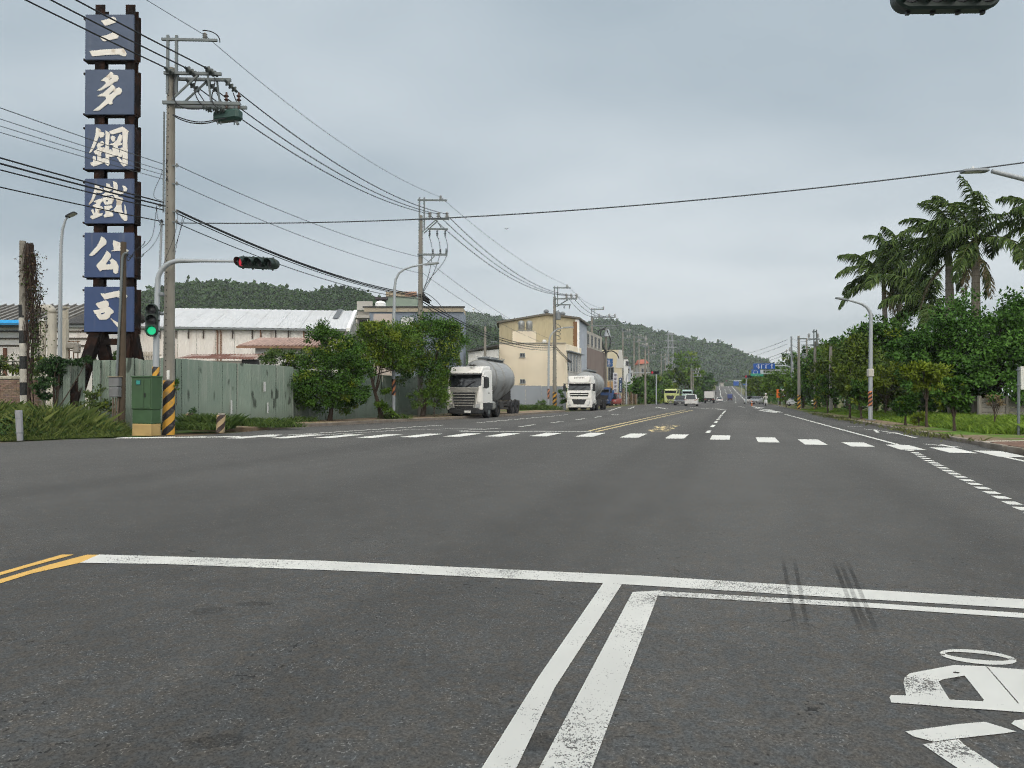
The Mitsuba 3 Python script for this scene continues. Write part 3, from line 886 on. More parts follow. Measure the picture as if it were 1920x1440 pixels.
for i, (y1, z0, r) in enumerate(((382, 0.75, 0.026), (388, 0.45, 0.030), (396, 0.3, 0.022), (418, -0.1, 0.020))):
    wire(L1(-0.1, zp(y1), -0.2), L0(0, zp(y1) + z0), 0.9, r, ('topmost', 'second', 'third', 'lowest')[i] + ' of the thick black cables crossing the fourth sign panel', 'communication cables crossing the sign')
for i, (y1, y2, r) in enumerate(((395, 553, 0.030), (396, 556, 0.034), (401, 558, 0.020), (419, 562, 0.018))):
    wire(L1(0.3, zp(y1), -0.1), L2(0.1, zp2(y2), -0.2), 0.5, r, ('topmost', 'second', 'third', 'lowest')[i] + ' black cable dropping from the corner pole to the second pole', 'communication cables from the corner pole')
for i, (y2, y3, r) in enumerate(((556, 648, 0.03), (560, 652, 0.035), (566, 656, 0.025))):
    wire(L2(0.3, zp2(y2 + 8), -0.3), L3(0.0, zp3(y3), -0.2), 0.9, r, ('upper', 'middle', 'lower')[i] + ' black cable from the second pole past the cream building', 'communication cables past the cream building')
for i, (y3, r) in enumerate(((648, 0.04), (652, 0.04))):
    wire(L3(0.1, zp3(y3), -0.2), L4(0, zp4(690), -0.2), 0.8, r, ('upper', 'lower')[i] + ' black communication cable between the third and fourth poles', 'communication cables beyond the third pole')
wire(L1(0.3, zp(419), -0.1), at(2050, 287, 20.0), 0.55, 0.021, 'long dark cable crossing high over the whole road to the right', None, WIRE2, 40)
for pts in ([(341, 398), (338, 440), (328, 470), (311, 560)], [(352, 405), (346, 440), (334, 475)], [(357, 407), (345, 445), (338, 480)]):
    cable(p1, 'drop_wire', [L1(xp(x), zp(y), -0.3) for x, y in pts], 0.009)
cable(p1, 'drop_wire', [L1(xp(309), zp(320), -.2), L1(xp(300), zp(350), -.2), L1(xp(296), zp(372), -.2), L1(xp(310), zp(378), -.2)], 0.009)


# ---- traffic signals
def lens(c, d, r, mat):
    d = d / np.linalg.norm(d)
    return tube([c, c + d * 0.02, c + d * 0.035], [r, r * 0.9, r * 0.25], 18)


bs('lens_off', (0.02, 0.02, 0.025), 0.3)
LAMPS = {'red': (1.25, 0.07, 0.12), 'green': (0.03, 1.3, 0.55)}


def signal_head(parent, c, right, face, n, lit, r=0.145, gap=0.36, vertical=False):
    """A signal head: c its middle, right the lamp row's direction, face where the lamps look. lit = {lamp number: colour}."""
    right, face = right / np.linalg.norm(right), face / np.linalg.norm(face)
    up = np.cross(right, -face)
    up = up if vertical or up[2] > 0 else -up
    hk = part(parent, 'signal_head', (lambda m: m)(head_box(c, right, face, up, n, gap, r)), SIGNALGREEN, smooth=30)
    for i in range(n):
        q = c + right * ((i - (n - 1) / 2) * gap) + face * 0.11
        g = np.cross(right, face)
        if vertical:
            vis_up = ZUP
        else:
            vis_up = up
        vv, ff = [], []
        m = 14
        side = np.cross(vis_up, face)
        for k in range(m + 1):
            a = math.radians(-55 + 290 * k / m)
            e = side * math.cos(a) + vis_up * math.sin(a)
            for (rr, dep) in ((r * 1.06, 0.0), (r * 1.10, 0.22 + 0.07 * math.sin(a))):
                vv.append(q + e * rr + face * dep)
        for k in range(m):
            ff += [[2 * k, 2 * k + 2, 2 * k + 3], [2 * k, 2 * k + 3, 2 * k + 1]]
        part(hk, 'visor', tm(vv, ff), SIGNALGREEN, smooth=True)
        if i in lit:
            l = part(hk, 'lens', lens(q, face, r, None), bs('lens_' + lit[i], tuple(0.25 * min(1, x) for x in LAMPS[lit[i]]), 0.4), label=f'lit {lit[i]} lamp')
            scene[l]['emitter'] = {'type': 'area', 'radiance': {'type': 'rgb', 'value': [0.16 * x for x in LAMPS[lit[i]]]}}
        else:
            part(hk, 'lens', lens(q, face, r, None), 'lens_off')
    bolts = []
    for i in range(n):
        for s in (-1, 1):
            q = c + right * ((i - (n - 1) / 2) * gap) + up * (s * (r + 0.045))
            bolts.append(bar(q, q + up * (s * 0.05), 0.05))
    part(hk, 'hinge', cat(bolts), BLACKGLOSS, kind='stuff')
    return hk


def head_box(c, right, face, up, n, gap, r):
    pts = []
    for s in (-1, 1):
        q = c + right * (s * (n - 1) / 2 * gap)
        for a in np.linspace(0, 2 * math.pi, 24, endpoint=False):
            e = right * math.cos(a) + up * math.sin(a)
            pts += [q + e * (r + 0.065) + face * 0.09, q + e * (r + 0.035) + face * 0.12, q + e * (r + 0.03) - face * 0.12]
    return hull(pts)


YS = 27.4
zs_ = lambda py: hgt(py, YS)
P = lambda px, py, dy=0.0: at(px, py, YS + dy)
sb = np.array([*at(291, 815, YS)[:2], 0.0])
sig = thing('traffic_signal', 'grey mast arm traffic signal at the left corner showing red and green', 'traffic light')
arc = [P(337 + 42 * math.cos(a) * 1.0, 531 - 42 * math.sin(a)) for a in np.linspace(math.pi, math.pi / 2, 9)]
part(sig, 'mast', tube([sb, P(292, 700), P(294, 600)] + arc + [P(380, 489), P(446, 490)], [0.12, 0.11, 0.10] + [0.085] * 9 + [0.06, 0.045], 12), POLEGREY, smooth=True)
m, uv = striped_cyl(np.array([*P(291.5, 768)[:2], zs_(768)]), zs_(688) - zs_(768), 0.122, 3.4, 2)
part(sig, 'warning_band', m, 'hazard', smooth=True, uv=uv)
signal_head(sig, P(484, 493.5), np.array([1.0, -0.12, -0.075]), np.array([-0.30, -0.95, -0.06]), 4, {0: 'red'}, 0.15, 0.372)
signal_head(sig, P(285.5, 601, -0.22), np.array([0, 0, -1.0]), np.array([0.30, -0.95, 0]), 3, {2: 'green'}, 0.15, 0.37, True)
part(sig, 'bracket', cat([bar(P(286, y, -0.1), P(300, y, 0), 0.05) for y in (571, 584, 630)] + [rbox((0.16, 0.16, 0.14), P(303, 552), 0.03), rbox((0.10, 0.2, 0.12), P(303, 588), 0.03)]), DSTEEL)
mast = thing('service_mast', 'slim grey service mast with looping drop cables between the signal post and the corner pole', 'mast')
part(mast, 'pole', tube([at(295, 640, 29.4), at(303, 418, 29.4)], 0.045, 10), POLEGREY, smooth=True)
part(mast, 'cap', cat(insulator(at(303, 419, 29.4), ZUP, 0.16, 0.07), bar(at(299, 421, 29.4), at(308, 421, 29.4), 0.05)), INSDARK, smooth=40)
for pts in ([(303, 420), (296, 410), (294, 385), (290, 420), (283, 448), (265, 466)], [(303, 420), (298, 440), (285, 462), (262, 480)]):
    cable(mast, 'drop_wire', [at(x, y, 29.3) for x, y in pts], 0.010)

# ---- cabinet, bollards, small poles
YC = 26.9
cb = thing('utility_cabinet', 'green roadside electrical cabinet on a yellow concrete plinth', 'electrical cabinet')
cc = at(267, 818, YC)
w = 46 / F * YC
GREEN = bs('cabinet_green', fn=stain_fn((0.050, 0.105, 0.045), 0.8, 1.15, 3.0, 0.25), rough=0.45)
zc = lambda py: hgt(py, YC) - hgt(818, YC)
R = -0.30
Lc = lambda x, y, z: np.array([cc[0] + x * math.cos(R) - y * math.sin(R), cc[1] + 0.3 + x * math.sin(R) + y * math.cos(R), cc[2] + z])
part(cb, 'plinth', rbox((w * 0.94, 0.50, zc(795)), Lc(0, 0, zc(795) / 2), 0.02, R), bs('plinth_yellow', fn=stain_fn((0.52, 0.36, 0.15), 0.75, 1.1, 3, 0.5), rough=0.9))
part(cb, 'lower_panel', rbox((w * 0.96, 0.46, zc(768) - zc(795)), Lc(0, 0, (zc(768) + zc(795)) / 2 + 0.002), 0.015, R), GREEN)
part(cb, 'body', rbox((w, 0.52, zc(707) - zc(768)), Lc(0, 0, (zc(707) + zc(768)) / 2 + 0.004), 0.015, R), GREEN)
part(cb, 'roof', rbox((w * 1.05, 0.6, 0.05), Lc(0, 0, zc(706)), 0.02, R), GREEN)
part(cb, 'door', rbox((w * 0.60, 0.03, zc(711) - zc(766)), Lc(-w * 0.17, -0.27, (zc(711) + zc(766)) / 2), 0.012, R), GREEN)
part(cb, 'door', rbox((w * 0.29, 0.03, zc(711) - zc(766)), Lc(w * 0.31, -0.27, (zc(711) + zc(766)) / 2), 0.012, R), GREEN)
part(cb, 'label', rbox((w * 0.26, 0.012, w * 0.22), Lc(-w * 0.12, -0.292, zc(717)), 0.004, R), bs('label_dark', (0.02, 0.06, 0.05), 0.5), label='dark framed label')
part(cb, 'label_face', rbox((w * 0.19, 0.012, w * 0.15), Lc(-w * 0.12, -0.299, zc(717)), 0.004, R), bs('label_teal', (0.04, 0.30, 0.26), 0.5), label='turquoise label')
part(cb, 'handle', rbox((0.035, 0.04, 0.16), Lc(w * 0.22, -0.30, zc(741)), 0.01, R), BLACKGLOSS)

for (px, py, top, d, lab, lean) in ((353, 801, 776, 30.6, 'short tilted concrete bollard with worn stripes and a weed on top', (0.10, 0)), (413, 810, 778, 27.6, 'short concrete bollard with worn stripes by the pavement edge', (0.05, 0))):
    b = thing('bollard', lab, 'bollard', 'worn striped bollards in front of the fence')
    q = at(px, py, d)
    q[2] = 0.1
    h = hgt(top, d) - 0.1
    m, uv = striped_cyl(q, h, 0.15, 1.5, 2, lean=lean)
    part(b, 'post', m, 'hazard_old', smooth=True, uv=uv)
    part(b, 'rough_top', hull(np.array([[math.cos(a) * 0.13, math.sin(a) * 0.13, z + 0.03 * math.sin(3 * a)] for a in np.arange(0, 6.2, 0.7) for z in (0, 0.05)]) + q + [lean[0] * h, 0, h - 0.01]), 'concrete')

gp = thing('marker_post', 'short grey plastic marker post at the road edge in front of the brick wall', 'post')
q = at(36, 826, 24.3)
q[2] = 0
part(gp, 'post', tube([q + [0.03, 0, 0], q + [0.01, 0, 0.35], q + [-0.03, 0, hgt(769, 24.3)]], [0.085, 0.10, 0.105], 14), bs('post_grey', (0.30, 0.31, 0.33), 0.6), smooth=40)
part(gp, 'collar', cat(cyl(q + [0.01, 0, 0.22], q + [0.01, 0, 0.27], 0.105, n=14), cyl(q + [-0.02, 0, 0.70], q + [-0.02, 0, 0.715], 0.109, n=14)), DSTEEL, smooth=40)

# vine covered pole with black and white bands
vp = thing('vine_pole', 'old concrete pole with black and white bands under hanging dry vines', 'pole')
YV = 31.5
vb = at(47, 775, YV)
vb[2] = 0
zv = lambda py: hgt(py, YV)
part(vp, 'shaft', tube([vb, [at(43, 600, YV)[0], YV, zv(600)], [at(42.5, 452, YV)[0], YV, zv(452)]], [0.155, 0.135, 0.12], 14), 'concrete', smooth=40)
bs('band_white', fn=stain_fn((0.60, 0.58, 0.52), 0.65, 1.1, 5, 0.4), rough=0.8)
bs('band_black', (0.02, 0.022, 0.022), 0.7)
ys = [765, 741, 717, 692, 668, 644, 620, 596, 572]
for i in range(8):
    a, b2 = ys[i], ys[i + 1]
    xa, xb = 46.5 - (775 - a) * 0.022, 46.5 - (775 - b2) * 0.022
    k0, k1 = (775 - a) / 323, (775 - b2) / 323
    part(vp, 'painted_band', tube([[at(xa, a, YV)[0], YV, zv(a)], [at(xb, b2, YV)[0], YV, zv(b2)]], [0.161 - 0.035 * k0, 0.161 - 0.035 * k1], 14), 'band_white' if i % 2 == 0 else 'band_black', smooth=40)


def leaf_quads(c, d, nrm, L, W, col):
    """Folded diamond leaves: c bases, d directions, nrm normals, all (n, 3); L, W (n,), col (n, 3)."""
    d = d / np.linalg.norm(d, axis=1, keepdims=True)
    s = np.cross(d, nrm)
    s /= np.linalg.norm(s, axis=1, keepdims=True) + 1e-9
    L, W = L[:, None], W[:, None]
    n = len(c)
    v = np.stack([c, c + d * L * 0.45 + s * W * 0.5, c + d * L, c + d * L * 0.45 - s * W * 0.5], 1).reshape(-1, 3)
    i = np.arange(n)[:, None] * 4
    f = np.concatenate([i + [0, 1, 2], i + [0, 2, 3]], 0)
    return tm(v, f), np.repeat(col, 4, 0)


def rand_dir(n, r=rng):
    d = r.normal(size=(n, 3))
    return d / np.linalg.norm(d, axis=1, keepdims=True)


def lerp_cols(n, lo, hi, r=rng, mid=None):
    k = r.random((n, 1)) ** 1.2
    return np.asarray(lo) * (1 - k) + np.asarray(hi) * k


# hanging vines: strands and leaves
vv = []
r = np.random.default_rng(3)
for i in range(270):
    a = r.uniform(0, 2 * math.pi)
    z0 = zv(455) - r.random() ** 2.2 * (zv(455) - zv(640))
    rad = (0.06 + 0.26 * r.random()) * (0.45 + 0.55 * min(1.0, (zv(455) - z0) / 1.6))
    x0 = at(50, 500, YV)[0] + 0.10 + rad * math.cos(a) * 1.1 + (0.16 if z0 < zv(520) else 0)
    y0 = YV + rad * math.sin(a)
    Ln = r.uniform(0.4, 1.9)
    p = np.array([[x0, y0, z0], [x0 + r.normal(0, .05), y0 + r.normal(0, .05), z0 - Ln * 0.5], [x0 + r.normal(0.02, .1), y0 + r.normal(0, .1), max(0.4, z0 - Ln)]])
    vv.append(tube(p, [0.012, 0.014, 0.004], 4, cap=False))
for k in range(10):
    a = r.uniform(0, 6.28)
    path = [[at(54 - 4 * (z / 7), 600, YV)[0] + 0.09 * math.cos(a + z) + 0.13, YV + 0.14 * math.sin(a + z) - 0.02, z] for z in np.linspace(0.6, zv(458), 14)]
    vv.append(tube(path, 0.022, 5, cap=False))
part(vp, 'dry_vine', cat(vv), bs('vine_brown', (0.050, 0.034, 0.026), 0.9), kind='stuff', label='brown dry vines hanging from the top')
n = 1500
cz = r.random(n) ** 0.8
c = np.c_[at(52, 600, YV)[0] + 0.16 + np.abs(r.normal(0, 0.19, n)) * np.where(cz < 0.75, 1, r.choice([-1, 1], n)) + 0.10 * (cz < 0.6), YV + r.normal(0, 0.2, n), 1.5 + (zv(470) - 1.5) * cz]
gm, gc = leaf_quads(c, rand_dir(n, r) + [0, 0, -0.7], rand_dir(n, r), r.uniform(0.06, 0.13, n), r.uniform(0.04, 0.09, n), np.where(r.random((n, 1)) < np.clip(1.25 - cz[:, None] * 1.3, 0.15, 1), lerp_cols(n, (0.03, 0.055, 0.015), (0.075, 0.115, 0.03), r), lerp_cols(n, (0.05, 0.035, 0.022), (0.10, 0.065, 0.04), r)))
part(vp, 'foliage', gm, 'leaf', color=gc, kind='stuff')

# leaning steel pole with a conduit and meter box
mp = thing('service_pole', 'rusty brown service pole with silver conduit and meter box before the sign', 'pole')
YM = 29.3
PM = lambda px, py, dy=0.0: at(px, py, YM + dy)
part(mp, 'post', tube([PM(227, 805), PM(229, 700), PM(231.5, 454)], [0.15, 0.13, 0.105], 10), bs('post_brown', fn=stain_fn((0.10, 0.075, 0.05), 0.6, 1.3, 3, 0.5), rough=0.85), smooth=40)
cu = [PM(219, 706, -0.16), PM(222, 640, -0.16), PM(227, 540, -0.16), PM(229, 490, -0.16), PM(229.8, 482, -0.16), PM(232, 476.5, -0.16), PM(236, 474.5, -0.16), PM(239, 474.5, -0.16)]
part(mp, 'conduit', tube(cu, 0.045, 10), STEEL, smooth=True, label='bent silver conduit')
part(mp, 'meter_box', cat(rbox((0.40, 0.22, 0.36), PM(216, 716, -0.26), 0.02, -0.1), rbox((0.37, 0.24, 0.38), PM(216, 735, -0.26), 0.02, -0.1)), bs('box_grey', fn=stain_fn((0.20, 0.205, 0.21), 0.7, 1.2, 5, 0.4), rough=0.55))
part(mp, 'lid', rbox((0.46, 0.30, 0.03), PM(216, 706.5, -0.26), 0.01, -0.1), bs('lid_tan', (0.30, 0.24, 0.16), 0.7))
for dx in (-5, 0, 5):
    part(mp, 'pipe', tube([PM(217 + dx, 745, -0.22), PM(215 + dx * 0.8, 800, -0.22)], 0.03, 8), bs('pipe_brown', (0.16, 0.12, 0.09), 0.7), smooth=True)
for pts in ([(238, 475), (244, 483), (252, 472), (262, 464), (272, 452)], [(238, 475), (246, 480), (256, 484), (270, 476)], [(238, 476), (242, 488), (250, 478), (255, 486)]):
    cable(mp, 'loose_cable', [PM(x, y, -0.1) for x, y in pts], 0.014)

# ---- street lamps
def street_lamp(label, px, Y, base_py, pts, head, r=0.075, stripe=None, stripe_b='hazard_red', group=None, headmat=None, zbase=0.1, nm='street_lamp', collar=None, pmat=None):
    key = thing(nm, label, 'street lamp', group)
    b = at(px, base_py, Y)
    b[2] = zbase
    part(key, 'pole', tube([b] + [at(x, y, Y) for x, y in pts], np.r_[r * 1.3, np.linspace(r * 1.2, r * 0.55, len(pts))], 12), pmat or POLEGREY, smooth=True)
    part(key, 'base_plate', rbox((r * 4.4, r * 4.4, 0.06), b + [0, 0, 0.03], 0.01), DSTEEL)
    (x0, y0), (x1, y1), w, t = head
    a, c = at(x0, y0, Y), at(x1, y1, Y)
    d = c - a
    L = np.linalg.norm(d)
    d /= L
    sd = np.cross(d, ZUP)
    sd /= np.linalg.norm(sd)
    u = np.cross(sd, d)
    pts2 = []
    for k, ww, tt in ((0, 0.55, 0.7), (0.12, 0.85, 1), (0.55, 1, 1), (0.92, 0.9, 0.7), (1, 0.6, 0.4)):
        for s in (-1, 1):
            pts2 += [a + d * L * k + sd * s * w * ww / 2 - u * t * 0.5, a + d * L * k + sd * s * w * ww * 0.38 + u * t * 0.5 * tt]
    part(key, 'lamp_head', hull(pts2), headmat or DSTEEL, smooth=35)
    part(key, 'diffuser', hull([a + d * L * k + sd * s * w * 0.33 - u * (t * 0.5 + e) for k in (0.3, 0.9) for s in (-1, 1) for e in (0.0, 0.012)]), bs('diffuser', (0.55, 0.55, 0.52), 0.3))
    if stripe:
        z0, z1 = hgt(stripe[0], Y), hgt(stripe[1], Y)
        q = at(px, stripe[0], Y)
        m, uv = striped_cyl(np.array([q[0], q[1], z0]), z1 - z0, r * 1.3, stripe[2] * 1.6, 2)
        part(key, 'warning_band', m, stripe_b, smooth=True, uv=uv)
    if collar:
        q = at(px, collar, Y)
        part(key, 'service_box', rbox((r * 3.2, r * 3.2, 0.42), q, 0.03), bs('box_cream', (0.52, 0.50, 0.44), 0.6))
    return key


street_lamp('slim curved street lamp with a flat dark head behind the vine pole', 112, 36.0, 700, [(112.5, 640), (113.5, 520), (114.5, 460), (117, 432), (122, 414), (127, 406)], ((124, 407), (142, 398), 0.42, 0.07), 0.075, headmat=BLACKGLOSS)
street_lamp('grey street lamp arching right over the trees beside the second pole', 738, 44.0, 783, [(738, 700), (738.5, 600), (740, 540), (742, 524), (748, 512), (758, 505), (772, 500), (806, 493)], ((796, 496), (823, 492.5), 0.30, 0.10), 0.08, stripe=(741, 711, 1.4))
street_lamp('grey street lamp in front of the cream building', 1028.5, 76.0, 769, [(1028.5, 700), (1029, 645), (1031, 632), (1036, 624), (1044, 618), (1058, 614)], ((1056, 614.5), (1076, 613), 0.36, 0.12), 0.085, stripe=(748, 729, 1.4))

# ---- the tall sign tower
YT = 31.6
sgn = thing('sign_tower', 'tall rusty sign tower of six blue panels with white characters', 'sign')
PW = lambda px, py, dy=0.0: at(px, py, YT + dy)
GLY = {
 0: ((68, 120, 683, 695), [[[(275, 205), (340, 190), (425, 155), (455, 170), (468, 205), (455, 225), (345, 262), (320, 262)]], [[(255, 405), (340, 390), (440, 348), (480, 362), (495, 400), (485, 425), (315, 462), (300, 458)]], [[(132, 588), (325, 568), (500, 560), (560, 558), (598, 615), (590, 650), (560, 652), (500, 628), (330, 636), (165, 652)]]]),
 1: ((66, 805, 683, 1380), [[[(400, 838), (425, 855), (425, 885), (455, 878), (485, 890), (495, 920), (480, 955), (440, 970), (385, 1010), (280, 1072), (230, 1075), (290, 1035), (340, 985), (320, 955), (275, 950), (340, 900)], [(370, 940), (405, 905), (412, 922), (378, 950)]],
   [[(415, 1000), (450, 1030), (450, 1062), (500, 1038), (530, 1055), (538, 1085), (520, 1120), (470, 1140), (425, 1190), (415, 1215), (420, 1245), (390, 1255), (365, 1240), (250, 1330), (180, 1332), (255, 1275), (345, 1185), (330, 1150), (230, 1148), (310, 1105), (380, 1040)], [(375, 1120), (430, 1070), (440, 1088), (385, 1138)]]]),
 2: ((64, 60, 715, 655), [[[(220, 108), (270, 130), (275, 165), (320, 172), (330, 200), (310, 232), (275, 238), (258, 215), (235, 270), (200, 360), (160, 425), (128, 445), (150, 395), (190, 290), (215, 190)]], [[(230, 345), (250, 310), (300, 285), (322, 300), (322, 335), (290, 345), (262, 372), (240, 372)]],
   [[(345, 150), (395, 175), (400, 205), (388, 300), (390, 395), (395, 560), (400, 595), (380, 612), (340, 580), (355, 540), (345, 420), (345, 300), (348, 200)]], [[(190, 425), (240, 385), (262, 365), (345, 375), (345, 440), (310, 425), (285, 440), (285, 520), (350, 510), (350, 560), (300, 580), (190, 620), (155, 595), (150, 570), (185, 560), (180, 490), (210, 485), (220, 550), (240, 545), (240, 460), (210, 455)]],
   [[(395, 160), (470, 130), (570, 95), (650, 155), (640, 185), (632, 300), (638, 420), (640, 600), (590, 620), (560, 590), (500, 500), (520, 495), (575, 560), (578, 300), (570, 160), (440, 195), (415, 190)]], [[(415, 230), (440, 215), (475, 235), (465, 285), (440, 290), (420, 265)]],
   [[(535, 195), (565, 215), (555, 280), (540, 310), (565, 315), (560, 335), (510, 345), (505, 385), (520, 380), (525, 440), (545, 435), (530, 390), (575, 370), (575, 440), (560, 490), (530, 505), (510, 470), (420, 495), (395, 490), (395, 400), (420, 395), (430, 430), (440, 425), (440, 380), (460, 345), (400, 330), (460, 310), (500, 270), (520, 220)]]]),
 3: ((64, 775, 715, 1365), [[[(205, 845), (260, 880), (262, 905), (300, 910), (315, 930), (300, 960), (250, 965), (225, 955), (215, 1000), (175, 1080), (130, 1120), (128, 1110), (165, 1040), (190, 960), (205, 900)]],
   [[(190, 1080), (250, 1050), (300, 1040), (315, 1065), (280, 1100), (270, 1130), (310, 1150), (315, 1180), (265, 1190), (262, 1240), (310, 1230), (300, 1260), (180, 1310), (150, 1290), (155, 1265), (190, 1262), (160, 1190), (185, 1180), (205, 1240), (215, 1240), (215, 1170), (180, 1130), (230, 1105), (225, 1090)]],
   [[(355, 840), (400, 850), (405, 880), (435, 890), (430, 925), (400, 935), (400, 960), (440, 965), (450, 985), (360, 1000), (310, 1010), (300, 990), (350, 960), (345, 930), (320, 915), (330, 895), (360, 880)]], [[(310, 1030), (440, 1010), (460, 1040), (430, 1110), (345, 1120), (325, 1090)], [(345, 1060), (390, 1055), (365, 1095)]],
   [[(330, 1140), (425, 1130), (440, 1155), (395, 1180), (400, 1200), (440, 1195), (435, 1225), (450, 1245), (445, 1270), (335, 1285), (325, 1260), (350, 1240), (350, 1200), (325, 1190), (340, 1170)]],
   [[(445, 810), (490, 830), (505, 870), (500, 940), (580, 940), (580, 975), (510, 985), (515, 1020), (570, 1030), (580, 1060), (555, 1110), (560, 1180), (590, 1250), (605, 1255), (600, 1120), (612, 1150), (635, 1280), (635, 1325), (605, 1335), (560, 1290), (520, 1220), (470, 1210), (455, 1190), (490, 1140), (500, 1080), (475, 1030), (450, 990), (430, 965), (450, 945), (455, 880)]], [[(570, 870), (600, 875), (630, 905), (625, 940), (590, 945), (585, 910)]]]),
 4: ((58, 78, 683, 638), [[[(275, 128), (310, 145), (340, 185), (335, 225), (310, 240), (270, 275), (190, 355), (150, 370), (125, 362), (170, 310), (230, 240), (265, 170)]], [[(430, 175), (520, 210), (590, 280), (625, 310), (560, 320), (500, 305), (405, 310), (440, 295), (425, 220)]],
   [[(350, 308), (395, 350), (395, 385), (325, 480), (390, 475), (405, 460), (385, 425), (415, 405), (465, 440), (495, 500), (490, 580), (460, 595), (435, 575), (430, 535), (290, 545), (265, 560), (220, 500), (225, 480), (290, 410)]]]),
 5: ((55, 758, 683, 1328), [[[(265, 845), (330, 845), (490, 810), (565, 825), (605, 880), (585, 910), (580, 1240), (560, 1265), (520, 1290), (480, 1260), (395, 1155), (440, 1185), (480, 1210), (520, 1220), (545, 1100), (540, 905), (470, 885), (320, 918)]], [[(205, 970), (330, 932), (365, 950), (370, 990), (355, 1010), (270, 1035), (245, 1025)]],
   [[(178, 1060), (260, 1045), (370, 1010), (430, 1065), (430, 1090), (395, 1105), (385, 1140), (345, 1170), (265, 1175), (235, 1150), (215, 1115), (235, 1112), (200, 1100)], [(265, 1095), (330, 1072), (315, 1100), (275, 1112)]]]),
}
names = ['three strokes', 'two crescents', 'the first dense character', 'the second dense character', 'an open roof character', 'a hooked character']
for i, (yt, yb) in enumerate(((28, 113), (131, 215.5), (233.5, 318), (335.5, 419.5), (436.5, 520.5), (538, 622.5))):
    xl, xr = 160.3 - 0.4 * i, 251.7
    a, b = PW(xl, yb), PW(xr, yt)
    W, H = b[0] - a[0], b[2] - a[2]
    pk = part(sgn, 'panel', rbox((W, 0.09, H), ((a[0] + b[0]) / 2, YT, (a[2] + b[2]) / 2), 0.015), 'sign_blue', label=f'blue panel {("with the topmost character", "second from top", "third from top", "fourth from top", "fifth from top", "the lowest, deepest blue")[i]}')
    (x0, y0, x1, y1), strokes = GLY[i]
    polys = []
    for st_ in strokes:
        rings = [[((x - x0) / (x1 - x0) * W, (y1 - y) / (y1 - y0) * H) for x, y in rg] for rg in st_]
        polys.append(sg.Polygon(rings[0], rings[1:]).buffer(0.012).buffer(-0.006))
    gm = extr(shapely.ops.unary_union(polys), 0.03)
    gm.apply_transform(trimesh.transformations.rotation_matrix(math.pi / 2, [1, 0, 0]))
    gm.apply_translation([a[0], YT - 0.043, a[2]])
    part(pk, 'character', gm, 'sign_white')
    a2, b2 = at(xl + 4, yb + 4, YT + 0.52), at(264, yt + 5.5, YT + 0.52)
    part(sgn, 'back_panel', rbox((b2[0] - a2[0], 0.09, b2[2] - a2[2]), ((a2[0] + b2[0]) / 2, YT + 0.52, (a2[2] + b2[2]) / 2), 0.015), 'rusty_steel')
    part(sgn, 'frame', cat([box((b2[0] - a2[0] - 0.1, 0.40, 0.07), ((a2[0] + b2[0]) / 2 + 0.02, YT + 0.265, z)) for z in (a[2] + 0.06, b[2] - 0.12)] + [box((0.06, 0.40, H - 0.25), (b[0] - 0.02, YT + 0.265, (a[2] + b[2]) / 2))]), 'rusty_steel')
for px in (183, 240):
    xb = PW(px, 300)[0]
    zt = hgt(12, YT + 0.25)
    z0 = hgt(640, YT)
    # H-section post
    part(sgn, 'post', cat(box((0.40, 0.03, zt - z0), (xb, YT + 0.12, (zt + z0) / 2)), box((0.40, 0.03, zt - z0 - 0.15), (xb, YT + 0.40, (zt + z0) / 2 - 0.08)), box((0.03, 0.25, zt - z0 - 0.2), (xb, YT + 0.26, (zt + z0) / 2 - 0.1))), 'rusty_steel')
    sgnx = -1 if px < 200 else 1
    for (dx, dy) in ((-0.75, -1.1), (0.35, 0.9)) if px < 200 else ((0.55, 0.9), (-0.2, -0.25)):
        part(sgn, 'leg', bar([xb + (0.05 if dx > 0 else -0.08), YT + 0.25, hgt(618, YT)], [xb + dx, YT + 0.25 + dy, 0], 0.42, 0.34), 'rusty_steel')
part(sgn, 'cross_beam', box((1.6, 0.2, 0.25), (PW(211, 300)[0], YT + 0.27, hgt(640, YT) - 0.0)), 'rusty_steel')

# ---- green panel fence
fn_ = thing('panel_fence', 'long weathered green corrugated metal fence along the pavement', 'fence')


def fence_panel(a, b, h0, h1, n, z0=0.08, k=0, lean=0.0):
    a, b = np.asarray(a, float), np.asarray(b, float)
    d = (b - a) / np.linalg.norm(b - a)
    nn = np.array([d[1], -d[0]])
    part(fn_, 'post', box((0.05, 0.05, h0 - 0.05), (a[0] - nn[0] * 0.06, a[1] - nn[1] * 0.06, h0 / 2)), bs('post_green', (0.05, 0.075, 0.06), 0.7))
    A0, B0 = [*(a + nn * 0.0), z0], [*(b - d * 0.028), z0]
    A1, B1_ = [*(a + nn * lean), h0], [*(b - d * 0.028 + nn * lean), h1]
    n = n * 2
    m = ribbed(A0, B0, B1_, A1, n, 0.014)
    back = ribbed([*(a - nn * 0.012), z0], [*(b - d * 0.028 - nn * 0.012), z0], [*(b - d * 0.028 + nn * (lean - 0.012)), h1], [*(a + nn * (lean - 0.012)), h0], n, 0.028)
    m2 = cat(m, back)
    part(fn_, 'panel', m2, 'fence_green', uv=np.c_[np.full(len(m2.vertices), k + 0.5), np.zeros(len(m2.vertices))])


